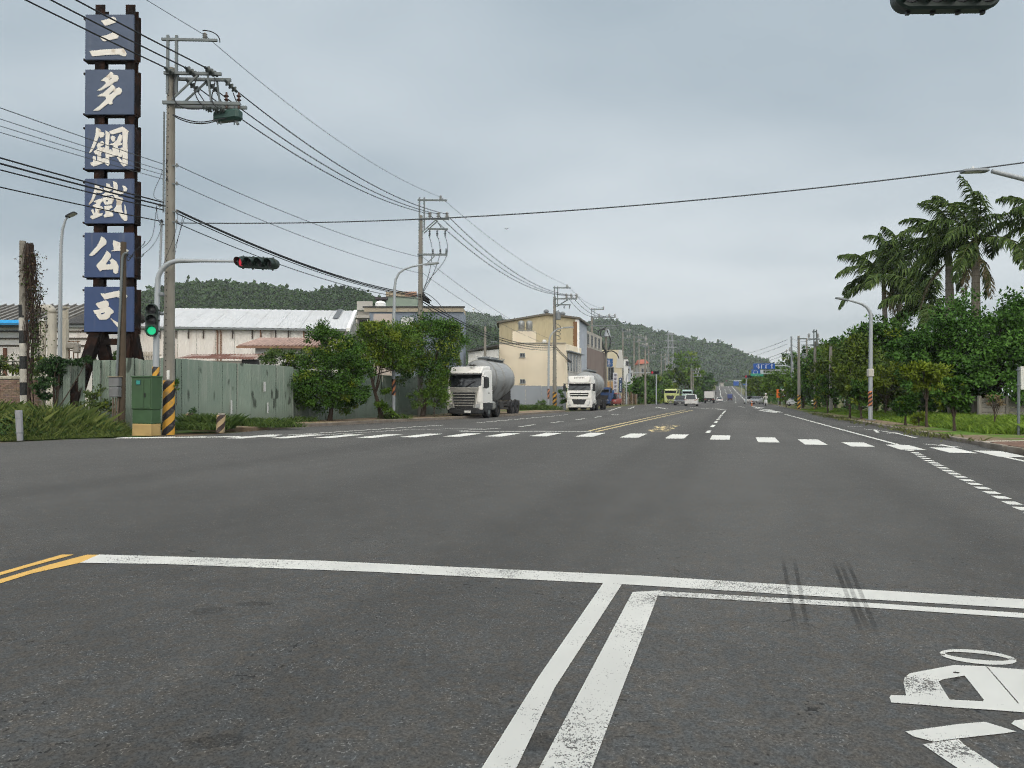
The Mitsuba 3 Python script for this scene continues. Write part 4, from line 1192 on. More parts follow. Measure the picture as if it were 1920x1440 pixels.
kx = 0
FL = [(100, 690), (118, 676), (133, 673), (147, 672), (161, 672), (174, 676), (189, 675), (207, 675), (221, 676), (232, 671), (252, 671), (270, 675), (289, 675), (301, 671), (329, 672)]
for (x0, y0), (x1, y1) in zip(FL[:-1], FL[1:]):
    if 151 <= x0 < 170:
        continue
    ya, yb = 30.9 + 0.2 * math.sin(x0), 31.0 + 0.2 * math.sin(x0)
    fence_panel(at(x0, 740, ya)[:2], at(x1, 740, yb)[:2], hgt(y0 if x0 > 120 else 676, ya), hgt(y1, yb), 2, 0.0, kx, rng.uniform(-0.05, 0.05))
    kx += 1


def fence_at(px, o, d, py=None):
    """Where the sight column px meets the fence line o + k d."""
    m = (px - CX) / F
    k = (o[0] - m * o[1]) / (m * d[1] - d[0])
    return o + k * d


o1, o2 = at(329, 740, 31.6)[:2], at(551, 740, 38.3)[:2]
d1 = (o2 - o1) / np.linalg.norm(o2 - o1)
FR = [(329, 672), (341, 672.5), (373.5, 675), (418, 679), (445, 681), (471, 682.5), (518, 685), (551, 688)]
for (x0, y0), (x1, y1) in zip(FR[:-1], FR[1:]):
    a, b = fence_at(x0, o1, d1), fence_at(x1, o1, d1)
    fence_panel(a, b, hgt(y0, a[1]), hgt(y1, b[1]), max(2, int((x1 - x0) / 7)), 0.12, kx, rng.uniform(-0.03, 0.03))
    kx += 1
dd = U2 * 0.98 + V2 * 0.02
oo = o2 - dd * 1.0 - V2 * 0.32
for i in range(20):
    a, b = oo + dd * 1.15 * i, oo + dd * 1.15 * (i + 1)
    fence_panel(a, b, 2.75 + 0.03 * math.sin(i), 2.75 + 0.03 * math.sin(i + 1), 4, 0.1, kx, rng.uniform(-0.04, 0.04))
    kx += 1
part(fn_, 'poster', rbox((0.16, 0.01, 0.46), [*(fence_at(493, o1, d1) + np.array([0.1, -0.06])), 1.85], 0.003, 1.16), bs('paper', (0.55, 0.56, 0.55), 0.8), label='white paper notice on the fence')
part(fn_, 'poster', rbox((0.09, 0.01, 0.5), [*(fence_at(499, o1, d1) + np.array([0.1, -0.06])), 0.85], 0.003, 1.16), 'paper', label='narrow white paper strip low on the fence')
part(fn_, 'poster', rbox((0.09, 0.01, 0.62), [*(fence_at(431, o1, d1) + np.array([0.1, -0.06])), 0.92], 0.003, 1.16), 'paper', label='torn white paper strip on the fence')

# ---- brick wall with a pale coping, railing behind
bw = thing('brick_wall', 'low pinkish brick garden wall with a pale coping at the far left', 'wall')
YB = 33.0
x0, x1 = at(-330, 740, YB)[0], at(80, 740, YB)[0]
zt = hgt(711, YB)
part(bw, 'backing', box((x1 - x0, 0.22, zt), ((x0 + x1) / 2, YB + 0.12, zt / 2)), bs('mortar', (0.23, 0.20, 0.17), 0.95))
br, bc = [], []
r = np.random.default_rng(5)
for iz in range(int(zt / 0.075)):
    for ix in range(int((x1 - x0) / 0.23) + 1):
        xx = x0 + ix * 0.23 + (0.115 if iz % 2 else 0)
        if xx + 0.22 > x1:
            continue
        b = box((0.215, 0.03, 0.062), (xx + 0.11, YB - 0.0 + r.uniform(-0.004, 0.004), 0.04 + iz * 0.075))
        br.append(b)
        bc.append(np.repeat([np.array((0.27, 0.195, 0.15)) * r.uniform(0.7, 1.2) + r.normal(0, 0.008, 3)], len(b.vertices), 0))
part(bw, 'brick', cat(br), 'leaf_soft', color=np.vstack(bc), kind='stuff')
n = int((x1 - x0) / 0.42)
for i in range(n):
    part(bw, 'coping_stone', rbox(((x1 - x0) / n - 0.012, 0.34, 0.14), (x0 + (i + 0.5) * (x1 - x0) / n, YB + 0.1, zt + 0.07), 0.02), bs('coping', fn=stain_fn((0.52, 0.50, 0.40), 0.7, 1.1, 4, 0.4), rough=0.9))
rl = thing('railing', 'dark horizontal pipe railing behind the brick wall', 'railing')
for y in (678, 684, 691):
    part(rl, 'rail', bar(at(-60, y, 36), at(52, y, 36), 0.05), bs('rail_grey', (0.22, 0.22, 0.20), 0.7))
for px in (-40, 0, 24, 46):
    q = at(px, 690, 36.08)
    part(rl, 'post', bar([q[0], q[1], 0], [q[0], q[1], hgt(676, 36)], 0.06), 'rail_grey')
# ------------------------------------------------------------------ buildings
def quad_box(o, ex, ey, ez, r=0.0):
    """A box from corner o along the vectors ex, ey, ez."""
    o, ex, ey, ez = (np.asarray(k, float) for k in (o, ex, ey, ez))
    return hull([o + a * ex + b * ey + c * ez for a in (0, 1) for b in (0, 1) for c in (0, 1)])


def window(parent, o, ex, w, h, n, frame=0.06, depth=0.09, mullions=1, fmat=None, pmat=None, sill=True, label=None, name='window'):
    """A window standing on a wall: o lower left corner, ex along the wall, n outward normal."""
    ex, n = np.asarray(ex, float), np.asarray(n, float)
    o = np.asarray(o, float)
    fr = [quad_box(o - n * 0.02, ex * frame, n * depth, ZUP * h), quad_box(o + ex * (w - frame) - n * 0.02, ex * frame, n * depth, ZUP * h),
          quad_box(o + ex * frame - n * 0.02, ex * (w - 2 * frame), n * depth, ZUP * frame), quad_box(o + ex * frame + ZUP * (h - frame) - n * 0.02, ex * (w - 2 * frame), n * depth, ZUP * frame)]
    for i in range(mullions):
        fr.append(quad_box(o + ex * (w * (i + 1) / (mullions + 1) - frame * 0.4) + ZUP * frame - n * 0.02, ex * frame * 0.8, n * (depth - 0.02), ZUP * (h - 2 * frame)))
    k = part(parent, name, cat(fr), fmat or DSTEEL, label=label)
    part(k, 'pane', quad_box(o + ex * frame + ZUP * frame - n * 0.018, ex * (w - 2 * frame), n * 0.03, ZUP * (h - 2 * frame)), pmat or GLASS2)
    if sill:
        part(k, 'sill', quad_box(o - ex * 0.06 - ZUP * 0.07 - n * 0.02, ex * (w + 0.12), n * (depth + 0.06), ZUP * 0.07), 'wall_grey')
    return k


X = lambda px, Y: at(px, 740, Y)[0]
XA, YA_, ZA = np.array([1.0, 0, 0]), np.array([0, 1.0, 0]), ZUP
NF = np.array([0, -1.0, 0])

# warehouse A with the grey ribbed roof
wa = thing('warehouse', 'old cream factory hall with a dark grey ribbed roof behind the vine pole', 'warehouse')
Y0, Y1b = 62.0, 68.5
xa, xm, xb = X(-420, Y0), X(112, Y0), X(166, Y0)
ze, zr = hgt(607, Y0), hgt(572, Y1b)
part(wa, 'wall', box((xb - xa, 0.2, ze - 0.05), ((xa + xb) / 2, Y0 + 0.6, (ze - 0.05) / 2)), 'metal_wall')
part(wa, 'gable_wall', hull([[xb - 0.2, Y0 + 0.7, 0], [xb, Y0 + 0.7, 0], [xb - 0.2, Y1b + 4, 0], [xb, Y1b + 4, 0], [xb - 0.2, Y0 + 0.7, ze - 0.1], [xb, Y0 + 0.7, ze - 0.1], [xb - 0.2, Y1b + 4, ze - 0.1], [xb, Y1b + 4, ze - 0.1], [xb - 0.2, Y1b, zr - 0.15], [xb, Y1b, zr - 0.15]]), 'metal_wall')
bs('roof_grey', fn=stain_fn((0.125, 0.122, 0.120), 0.8, 1.15, 0.5, 0.3), rough=0.6)
part(wa, 'roof', ribbed([xa, Y0, ze], [xm, Y0, ze], [xm, Y1b, zr], [xa, Y1b, zr], 33, 0.10, 0.2), bs('roof_dark', fn=stain_fn((0.10, 0.092, 0.08), 0.8, 1.2, 0.5, 0.3), rough=0.6))
part(wa, 'roof_rib', cat([bar([xa + (xm - xa) * (i + .5) / 33, Y0 - 0.02, ze + 0.12], [xa + (xm - xa) * (i + .5) / 33, Y1b, zr + 0.12], 0.10, 0.05) for i in range(33)]), bs('rib_pale', (0.30, 0.29, 0.27), 0.6), kind='stuff')
part(wa, 'roof', ribbed([xm, Y0, ze], [xb + 0.4, Y0, ze], [xb + 0.4, Y1b, zr], [xm, Y1b, zr], 60, 0.04), 'roof_grey')
part(wa, 'rear_roof', tm([[xa, Y1b, zr], [xb + .4, Y1b, zr], [xb + .4, Y1b + 4, ze + 0.6], [xa, Y1b + 4, ze + 0.6]], [[0, 1, 2], [0, 2, 3]]), 'roof_grey')
part(wa, 'eave_beam', box((xb - xa, 0.3, 0.22), ((xa + xb) / 2, Y0 + 0.35, ze - 0.16)), DSTEEL)
bs('lap_cream', fn=metalwall_fn, rough=0.6)
for i, py in enumerate((620.5, 634, 647.5)):
    part(wa, 'siding_rail', box((xb - xa - 0.3, 0.10, 0.13), ((xa + xb) / 2, Y0 + 0.46, hgt(py, Y0))), bs('rail_dark', (0.09, 0.075, 0.06), 0.8))
for px in (2, 34):
    part(wa, 'post', box((0.25, 0.15, hgt(652, Y0)), (X(px, Y0), Y0 + 0.42, hgt(652, Y0) / 2)), bs('rust_red', (0.16, 0.075, 0.05), 0.9))
aw = [X(-80, 60), X(40, 60)]
part(wa, 'awning', ribbed([aw[0], 60.2, hgt(606, 60)], [aw[1], 60.2, hgt(606, 60)], [aw[1], 61.8, hgt(596, 60)], [aw[0], 61.8, hgt(596, 60)], 26, 0.03), bs('awning_blue', (0.02, 0.36, 0.70), 0.5), label='bright blue awning over the left end')
part(wa, 'awning_edge', bar([aw[0], 60.18, hgt(607, 60)], [aw[1], 60.18, hgt(607, 60)], 0.08, 0.16), bs('awning_edge', (0.02, 0.17, 0.34), 0.5))

# ducts in front of it
du = thing('extraction_duct', 'weathered cream metal extraction ducts standing before the grey roofed hall', 'duct')
CREAM = bs('duct_cream', fn=stain_fn((0.52, 0.49, 0.42), 0.75, 1.1, 1.0, 0.55), rough=0.6)
YD = 58.0
PD = lambda px, py: at(px, py, YD)
part(du, 'stack', tube([[*PD(97, 700)[:2], 0], PD(97.5, 655), PD(97.5, 588)], [0.31, 0.31, 0.31], 18), CREAM, smooth=40)
part(du, 'elbow', tube([PD(97.5, 587), PD(96.5, 582), PD(93, 578.5), PD(88, 577.5), PD(70, 577.5), PD(40, 577)], [0.32, 0.31, 0.30, 0.27, 0.25, 0.25], 16), CREAM, smooth=True)
part(du, 'stack', tube([[*PD(79, 700)[:2], 0], PD(79.5, 640), PD(79.5, 603)], 0.25, 16), CREAM, smooth=40)
part(du, 'cap', tube([PD(79.5, 602), PD(79.5, 598), PD(79.5, 597)], [0.30, 0.22, 0.03], 14), bs('duct_white', (0.66, 0.66, 0.64), 0.5), smooth=40)
part(du, 'flange', cat([tube([PD(97.5, y), PD(97.5, y - 0.8)], 0.335, 18) for y in (588, 608, 629, 651)]), CREAM, smooth=40)
part(du, 'square_shaft', cat(rbox((0.42, 0.42, hgt(598, YD)), [*PD(121, 700)[:2], hgt(598, YD) / 2], 0.03), rbox((0.30, 0.3, 0.6), [*PD(121, 700)[:2], hgt(590, YD)], 0.03), rbox((0.5, 0.5, 0.12), [*PD(121, 700)[:2], hgt(577, YD)], 0.03), rbox((0.16, 0.16, hgt(580, YD)), [*PD(125, 700)[:2], hgt(580, YD) / 2], 0.03)), CREAM)
part(du, 'catwalk', cat([bar(PD(128, y), PD(150, y), 0.07) for y in (640, 651, 657)] + [bar(PD(x, 640), PD(x, 700), 0.06) for x in (130, 138, 146)]), bs('rail_rust', (0.14, 0.09, 0.06), 0.9))
part(du, 'machine', cat(rbox((0.7, 0.6, 0.5), PD(136, 648), 0.08), rbox((0.4, 0.5, 0.7), PD(144, 653), 0.06)), bs('machine_grey', (0.26, 0.24, 0.21), 0.7))

# warehouse B: long white hall with a pale metal roof
wb = thing('warehouse', 'long white rust streaked factory hall with a pale grey metal roof', 'warehouse')
Y0, Yr = 70.0, 76.0
xl, xr = X(262, Y0), X(651, Y0)
ze, zr = hgt(612.5, Y0), hgt(577.5, Yr)
ze2, zr2 = hgt(618, Y0), hgt(583, Yr)
bs('roof_pale', fn=stain_fn((0.53, 0.54, 0.55), 0.92, 1.08, 0.25, 0.15), rough=0.45)
nb = 9
for i in range(nb):
    a, b = i / nb, (i + 1) / nb - 0.0015
    p = lambda k: np.array([xl + (xr - xl) * k, Y0 - 0.5, ze + (ze2 - ze) * k])
    q = lambda k: np.array([xl + (xr - xl) * k - 0.65 * k, Yr, zr + (zr2 - zr) * k])
    part(wb, 'roof_sheet', ribbed(p(a), p(b), q(b), q(a), 3, 0.03), 'roof_pale')
part(wb, 'rear_roof', tm([q(0), q(1), q(1) + [-0.6, 6, -2.6], q(0) + [0, 6, -2.6]], [[0, 1, 2], [0, 2, 3]]), 'roof_pale')
part(wb, 'gutter', bar(p(0) - ZUP * 0.10 + YA_ * 0.05, p(1) - ZUP * 0.10 + YA_ * 0.05, 0.22, 0.16), DSTEEL)
part(wb, 'roof_edge', hull([p(1) + ZUP * 0.1, p(1) - ZUP * 0.22, q(1) + ZUP * 0.1, q(1) - ZUP * 0.22, p(1) + [0.32, 0, 0.1], p(1) + [0.32, 0, -0.22], q(1) + [0.32, 0, 0.1], q(1) + [0.32, 0, -0.22]]), WHITEP)
part(wb, 'skylight', tm([p(0.91) + (q(0.91) - p(0.91)) * 0.5 + ZUP * 0.12, p(0.938) + (q(0.938) - p(0.938)) * 0.5 + ZUP * 0.12, q(0.945) + ZUP * 0.12 - YA_ * 0.3, q(0.917) + ZUP * 0.12 - YA_ * 0.3], [[0, 1, 2], [0, 2, 3]]), bs('roof_patch', (0.13, 0.14, 0.15), 0.6), label='dark replaced roof strip')
nw = 11
for i in range(nw):
    a, b = xl + (xr - xl) * i / nw, xl + (xr - xl) * (i + 1) / nw - 0.03
    part(wb, 'wall_panel', ribbed([a, Y0, 0], [b, Y0, 0], [b, Y0, ze2 - 0.05], [a, Y0, ze2 - 0.05], 7, 0.035), 'metal_wall')
part(wb, 'gable_wall', hull([[xr - 0.2, Y0, 0], [xr, Y0, 0], [xr - 1.5, Yr + 6, 0], [xr - 1.3, Yr + 6, 0], [xr - 0.2, Y0, ze2 - 0.2], [xr, Y0, ze2 - 0.2], [xr - 0.85, Yr, zr2 - 0.2], [xr - 0.65, Yr, zr2 - 0.2], [xr - 1.5, Yr + 6, ze2 - 0.2], [xr - 1.3, Yr + 6, ze2 - 0.2]]), bs('gable_grey', fn=stain_fn((0.30, 0.30, 0.28), 0.8, 1.1, 0.7, 0.3), rough=0.8))
RUSTP = bs('downpipe_rust', fn=stain_fn((0.27, 0.16, 0.11), 0.7, 1.2, 1.5, 0.4), rough=0.9)
for px in (408, 414.5, 489, 570):
    part(wb, 'downpipe', tube([[X(px, Y0), Y0 - 0.12, 0], [X(px, Y0), Y0 - 0.12, ze2 - 0.3], [X(px, Y0), Y0 - 0.3, ze2 - 0.1]], 0.07, 8), RUSTP, smooth=40)
for px in (353.5, 381.5, 436, 473, 517, 541, 300, 330):
    part(wb, 'bracket', box((0.09, 0.12, 0.75), (X(px, Y0), Y0 - 0.10, ze2 - 0.45)), bs('bracket_dark', (0.10, 0.085, 0.075), 0.8))

# low rusty roof in front
lr = thing('lean_to_shed', 'low shed with a rusty brown metal roof in front of the white hall', 'shed')
YL = 57.0
xa, xb = X(330, YL), X(478, YL)
part(lr, 'roof', ribbed([xa, YL, hgt(672, YL)], [xb, YL, hgt(674, YL)], [xb, YL + 2.6, hgt(664, YL + 2.6)], [xa, YL + 2.6, hgt(665, YL + 2.6)], 26, 0.05), bs('roof_rust', fn=lambda p, n, uv: mix((0.20, 0.10, 0.075), (0.42, 0.33, 0.29), smoothstep(0.45, 0.7, fbm(p.x * 1.5, p.y * 0.8, 2.0, 3))), rough=0.8))
part(lr, 'wall', box((xb - xa - 0.4, 2.2, hgt(676, YL)), ((xa + xb) / 2, YL + 1.4, hgt(676, YL) / 2)), 'wall_grey')
part(lr, 'opening', box((1.3, 0.05, 1.2), (X(467, YL), YL + 0.27, hgt(681, YL) - 0.3)), BLACK)
bf = thing('balustrade', 'pale slatted balustrade above the fence behind the sign legs', 'railing')
for i, px in enumerate(np.arange(262, 300, 3.2)):
    q = at(px, 666, 45)
    part(bf, 'baluster', box((0.05, 0.05, q[2] + 0.2), (q[0], q[1], (q[2] + 0.2) / 2)), bs('baluster', (0.45, 0.40, 0.33), 0.8))
part(bf, 'rail', bar(at(260, 666, 44.9), at(302, 666, 44.9), 0.08), 'baluster')

# small house with the red tile roof
hs = thing('small_house', 'little white house with a red tile roof before the long white hall', 'house')
YH = 61.0
xa, xb = X(478, YH), X(600, YH)
zt = hgt(650, YH)
part(hs, 'wall', box((xb - xa, 3.4, zt), ((xa + xb) / 2, YH + 1.7, zt / 2)), bs('wall_white', fn=stain_fn((0.70, 0.71, 0.70), 0.85, 1.05, 0.6, 0.2), rough=0.8))
xe = X(449, YH)
part(hs, 'roof', ribbed([xe, YH - 0.7, zt - 0.02], [xb + 0.4, YH - 0.7, zt - 0.05], [xb + 0.4, YH + 2.4, hgt(634.5, YH + 2.4)], [xe + 0.8, YH + 2.4, hgt(634.5, YH + 2.4)], 26, 0.03), bs('roof_tile_dark', (0.10, 0.045, 0.035), 0.8))
tl = lambda k, m: np.array([xe + (xb + 0.4 - xe) * k + 0.8 * (1 - k) * m, YH - 0.7 + 3.1 * m, zt + 0.03 + (hgt(634.5, YH + 2.4) - zt) * m])
for i in range(22):
    k = (i + 0.5) / 22
    part(hs, 'roof_tile', tube([tl(k, 0.0), tl(k, 1.0)], [0.080, 0.075], 8), bs('roof_tile_red', fn=stain_fn((0.50, 0.36, 0.31), 0.7, 1.2, 2.0, 0.4), rough=0.8), smooth=40)
part(hs, 'eave_board', bar([xe, YH - 0.75, zt - 0.08], [xb + 0.4, YH - 0.75, zt - 0.1], 0.06, 0.16), RUSTP)

# grey flat roofed building with the water tank
gb = thing('flat_roof_building', 'grey flat roofed building with a beige parapet and a white roof tank', 'building')
YG = 85.0
xa, xb = X(692, YG), X(869, YG)
zp_ = hgt(577, YG)
zq = hgt(585, YG)
bs('clad_blue', fn=stain_fn((0.20, 0.24, 0.30), 0.85, 1.1, 0.6, 0.2), rough=0.6)
part(gb, 'wall', box((xb - xa, 4, zq), ((xa + xb) / 2, YG + 2, zq / 2)), 'clad_blue')
bs('parapet_beige', fn=stain_fn((0.40, 0.35, 0.27), 0.85, 1.1, 0.7, 0.25), rough=0.8)
np_ = 9
xe0 = X(683, YG)
for i in range(np_):
    a, b = xe0 + (xb - xe0) * i / np_, xe0 + (xb - xe0) * (i + 1) / np_ - 0.03
    part(gb, 'parapet_panel', box((b - a, 0.25, zp_ - zq), ((a + b) / 2, YG - 0.1, (zp_ + zq) / 2)), 'parapet_beige')
part(gb, 'parapet_cap', box((xb - xe0 + 0.3, 0.5, 0.14), ((xe0 + xb) / 2, YG - 0.1, zp_ + 0.07)), bs('cap_dark', (0.05, 0.05, 0.05), 0.7))
part(gb, 'side_parapet', box((0.25, 4, zp_ - zq), (xb - 0.13, YG + 2.1, (zp_ + zq) / 2)), 'parapet_beige')
part(gb, 'render_panel', box((X(735, YG) - X(700, YG), 0.06, zq - 3.2), ((X(735, YG) + X(700, YG)) / 2, YG - 0.03, 3.2 + (zq - 3.6) / 2)), bs('render_pink', fn=stain_fn((0.52, 0.45, 0.40), 0.9, 1.05, 0.7, 0.2), rough=0.8))
part(gb, 'render_panel', box((X(775, YG) - X(752, YG), 0.06, zq - 4.0), ((X(775, YG) + X(752, YG)) / 2, YG - 0.03, 3.4 + (zq - 4.0) / 2)), 'wall_white')
xc = X(666, YG)
za = hgt(563, YG)
part(gb, 'annex', box((xe0 - xc + 1.6, 5, hgt(581, YG) - 0.02), ((xe0 + xc + 1.6) / 2, YG + 3.6, hgt(581, YG) / 2)), 'wall_grey')
part(gb, 'annex_parapet', box((X(695, YG) - xc, 0.3, za - hgt(580, YG)), ((X(695, YG) + xc) / 2, YG + 0.9, (za + hgt(580, YG)) / 2)), bs('parapet_pale', fn=stain_fn((0.46, 0.45, 0.41), 0.85, 1.05, 1, 0.3), rough=0.8))
part(gb, 'balcony_slab', box((X(693, YG) - xc, 1.6, 0.3), ((X(693, YG) + xc) / 2, YG + 0.4, hgt(594, YG))), 'wall_grey')
part(gb, 'loggia_opening', box((X(689, YG) - X(670, YG), 0.08, hgt(599, YG) - hgt(622, YG)), ((X(689, YG) + X(670, YG)) / 2, YG + 1.07, (hgt(599, YG) + hgt(622, YG)) / 2)), bs('recess', (0.025, 0.022, 0.02), 0.9))
for px in (669, 690):
    part(gb, 'column', box((0.16, 0.16, hgt(599, YG)), (X(px, YG), YG - 0.2, hgt(599, YG) / 2)), 'wall_grey')
ph = [X(712, YG), X(773, YG)]
part(gb, 'roof_room', box((ph[1] - ph[0], 5, hgt(556, YG + 4) - zp_ + 0.5), (sum(ph) / 2, YG + 6.5, (hgt(556, YG + 4) + zp_ - 0.5) / 2)), bs('green_clad', fn=stain_fn((0.25, 0.31, 0.25), 0.85, 1.1, 0.7, 0.2), rough=0.7))
nn = 8
for i in range(nn):
    a = ph[0] + (ph[1] - ph[0]) * i / nn
    part(gb, 'fascia_panel', box(((ph[1] - ph[0]) / nn - 0.03, 0.2, hgt(547, YG + 4) - hgt(556, YG + 4)), (a + (ph[1] - ph[0]) / nn / 2, YG + 3.9, (hgt(547, YG + 4) + hgt(556, YG + 4)) / 2)), bs('fascia_a', (0.36, 0.30, 0.21), 0.8) if i < 5 else bs('fascia_b', (0.42, 0.25, 0.17), 0.8))
part(gb, 'roof_canopy', box((X(716, YG) - X(692, YG), 2, 0.25), ((X(716, YG) + X(692, YG)) / 2, YG + 4.5, hgt(558, YG + 3))), bs('canopy_dark', (0.05, 0.045, 0.05), 0.7))
wt = part(gb, 'water_tank', lathe([(0, 0), (0.60, 0.0), (0.64, 0.1), (0.60, 0.2), (0.64, 0.35), (0.60, 0.5), (0.62, 0.62), (0.42, 0.85), (0.15, 0.92), (0, 0.92)], 20, [X(713, YG + 1.5), YG + 1.5, zp_ + 0.02]), WHITEP, smooth=50, label='white roof water tank')

# small shed and street lamp seen beyond the first truck
sh = thing('workshop_shed', 'white corrugated workshop shed just behind the first tanker', 'shed')
YW = 84.0
part(sh, 'wall', ribbed([X(878, YW), YW, 0], [X(935, YW), YW, 0], [X(935, YW), YW, hgt(655, YW)], [X(878, YW), YW, hgt(660, YW)], 20, 0.04), 'wall_white')
part(sh, 'roof', hull([[X(876, YW), YW - 0.5, hgt(660, YW)], [X(935, YW), YW - 0.5, hgt(648, YW)], [X(876, YW), YW + 5, hgt(660, YW)], [X(935, YW), YW + 5, hgt(648, YW)], [X(876, YW), YW - 0.5, hgt(657, YW)], [X(935, YW), YW - 0.5, hgt(645, YW)], [X(876, YW), YW + 5, hgt(657, YW)], [X(935, YW), YW + 5, hgt(645, YW)]]), bs('roof_black', (0.05, 0.055, 0.055), 0.6))
utility_pole('short old concrete pole with a small lamp above the first tanker', [X(909.5, 78), 78, 0.0], hgt(612, 78), 0.17, 0.12, group=None)
kx2 = 'utility_pole_004'
part(kx2, 'lamp', cat(bar(at(911, 649, 78), at(922, 643, 78), 0.06), rbox((0.7, 0.25, 0.12), at(926, 641.5, 78), 0.04)), STEEL)

# cream building with roof tanks
cbd = thing('cream_building', 'cream building with a khaki upper hall and steel roof tanks', 'building')
YC2, YU = 88.0, 95.0
xa, xb = X(936, YC2), X(1061, YC2)
zt = hgt(644, YC2)
dp = 9.2
o = np.array([xb, YC2, 0])
# main cream block: front plane along x, right side along the road
fx = [[xa, YC2], [xb, YC2], [xb + U2[0] * dp, YC2 + U2[1] * dp], [xa + U2[0] * dp, YC2 + U2[1] * dp]]
part(cbd, 'block', hull([[*q, z] for q in fx for z in (0, zt)]), 'wall_cream')
part(cbd, 'parapet_cap', cat(bar([xa, YC2, zt + 0.05], [xb, YC2, zt + 0.05], 0.3, 0.1)), 'wall_grey')
x1, x2 = X(961, YC2), X(1005, YC2)
part(cbd, 'stair_tower', box((x2 - x1, 4, hgt(621, YC2) - zt + 0.4), ((x1 + x2) / 2, YC2 + 2.04, (hgt(621, YC2) + zt - 0.4) / 2)), 'wall_cream')
for px, py in ((974.5, 666), (975, 715)):
    w_, h_ = 10 / F * YC2, 8 / F * YC2
    q = at(px, py + 4, YC2)
    window(cbd, [q[0] + 0.0, YC2, q[2]], XA, w_, h_, NF, 0.07, 0.06, 1, DSTEEL, GLASS)
# upper hall
xu0, xu1 = X(936, YU), X(1075, YU)
zl, zk, zr_ = hgt(605, YU), hgt(589, YU), hgt(597, YU)
xk = X(1026, YU)
XR = np.array([X(1082, YU), YU, 0])
dpu = 6.4
side = np.array([U2[0], U2[1], 0])
part(cbd, 'upper_wall', hull([[x, y, z] for (x, z) in ((xu0, 5), (XR[0], 5), (XR[0], zr_ - 0.1), (xk, zk - 0.1), (xu0, zl - 0.1)) for y in (YU, YU + 0.3)]), bs('khaki_clad', fn=stain_fn((0.44, 0.39, 0.26), 0.88, 1.08, 0.5, 0.2), rough=0.7))
npan = 12
for i in range(npan):
    a, b = xu0 + (xu1 - xu0) * i / npan, xu0 + (xu1 - xu0) * (i + 1) / npan - 0.02
    zz = lambda x: zl + (zk - zl) * (x - xu0) / (xk - xu0) if x < xk else zk + (zr_ - zk) * (x - xk) / (XR[0] - xk)
    part(cbd, 'clad_panel', ribbed([a, YU - 0.02, zt - 0.5], [b, YU - 0.02, zt - 0.5], [b, YU - 0.02, zz(b) - 0.15], [a, YU - 0.02, zz(a) - 0.15], 1, 0.03), 'khaki_clad')
part(cbd, 'brown_strip', box((XR[0] - xu1, 0.1, zr_ - 5.4), ((XR[0] + xu1) / 2, YU - 0.06, 5 + (zr_ - 5.4) / 2)), bs('strip_brown', fn=stain_fn((0.20, 0.105, 0.05), 0.85, 1.1, 0.7, 0.2), rough=0.7))
part(cbd, 'side_clad', ribbed(XR + [0.02, 0, 4.2], XR + side * dpu + [0.02, 0, 4.2], XR + side * dpu + [0.02, 0, zr_ - 0.3], XR + [0.02, 0, zr_ - 0.15], 14, 0.05), bs('clad_pale', fn=stain_fn((0.40, 0.44, 0.50), 0.9, 1.05, 0.7, 0.15), rough=0.5))
part(cbd, 'side_wall', hull([XR - XA * 0.2 + [0, 0, z] for z in (0, zr_ - 0.3)] + [XR - XA * 0.02 + [0, 0.05, z] for z in (0, zr_ - 0.3)] + [XR + side * dpu - XA * 0.2 + [0, 0, z] for z in (0, zr_ - 0.4)] + [XR + side * dpu - XA * 0.02 + [0, 0, z] for z in (0, zr_ - 0.4)]), 'wall_grey')
part(cbd, 'corner_trim', bar(XR + [0.03, -0.02, 4.1], XR + [0.03, -0.02, zr_ - 0.15], 0.5, 0.12), WHITEP)
part(cbd, 'roof', cat(hull([[xu0 - 0.3, YU - 0.4, zl - 0.1], [xk, YU - 0.4, zk - 0.1], [xu0 - 0.3, YU - 0.4, zl + 0.12], [xk, YU - 0.4, zk + 0.12], [xu0 - 0.3, YU + 7, zl - 0.1], [xk, YU + 7, zk - 0.1], [xu0 - 0.3, YU + 7, zl + 0.12], [xk, YU + 7, zk + 0.12]]),
                      hull([[XR[0] + 0.3, YU - 0.4, zr_ - 0.1], [xk, YU - 0.4, zk - 0.1], [XR[0] + 0.3, YU - 0.4, zr_ + 0.12], [xk, YU - 0.4, zk + 0.12], [XR[0] + 2.2, YU + 6.2, zr_ - 0.4], [xk, YU + 7, zk - 0.1], [XR[0] + 2.2, YU + 6.2, zr_ - 0.15], [xk, YU + 7, zk + 0.12]])), bs('roof_trim', (0.13, 0.12, 0.10), 0.7))
for px in (1025, 1046, 1056):
    q = at(px, 588, YU)
    part(cbd, 'roof_fan', lathe([(0, 0), (0.18, 0), (0.2, 0.3), (0.34, 0.36), (0.34, 0.55), (0.12, 0.72), (0, 0.74)], 12, [q[0], YU + 1.2, zz(q[0])]), DSTEEL, smooth=40)
for px in (978, 993):
    q = X(px, YC2)
    part(cbd, 'roof_tank', lathe([(0, 0), (0.36, 0), (0.38, 0.1), (0.36, 0.12), (0.38, 0.24), (0.36, 0.26), (0.38, 0.5), (0.36, 0.52), (0.38, 0.75), (0.36, 0.98), (0.16, 1.12), (0, 1.14)], 18, [q, YC2 + 0.9, hgt(619.5, YC2 + 0.9) - 0.0]), bs('tank_steel', (0.42, 0.42, 0.40), 0.3, 0.8), smooth=40, label='stainless steel roof tank')
part(cbd, 'tank_frame', cat([bar([X(969, YC2), YC2 + 0.6, hgt(620, YC2) + 0.0], [X(1004, YC2), YC2 + 0.6, hgt(620, YC2)], 0.10), bar([X(969, YC2), YC2 + 1.2, hgt(620, YC2)], [X(1004, YC2), YC2 + 1.2, hgt(620, YC2)], 0.10)]), DSTEEL)
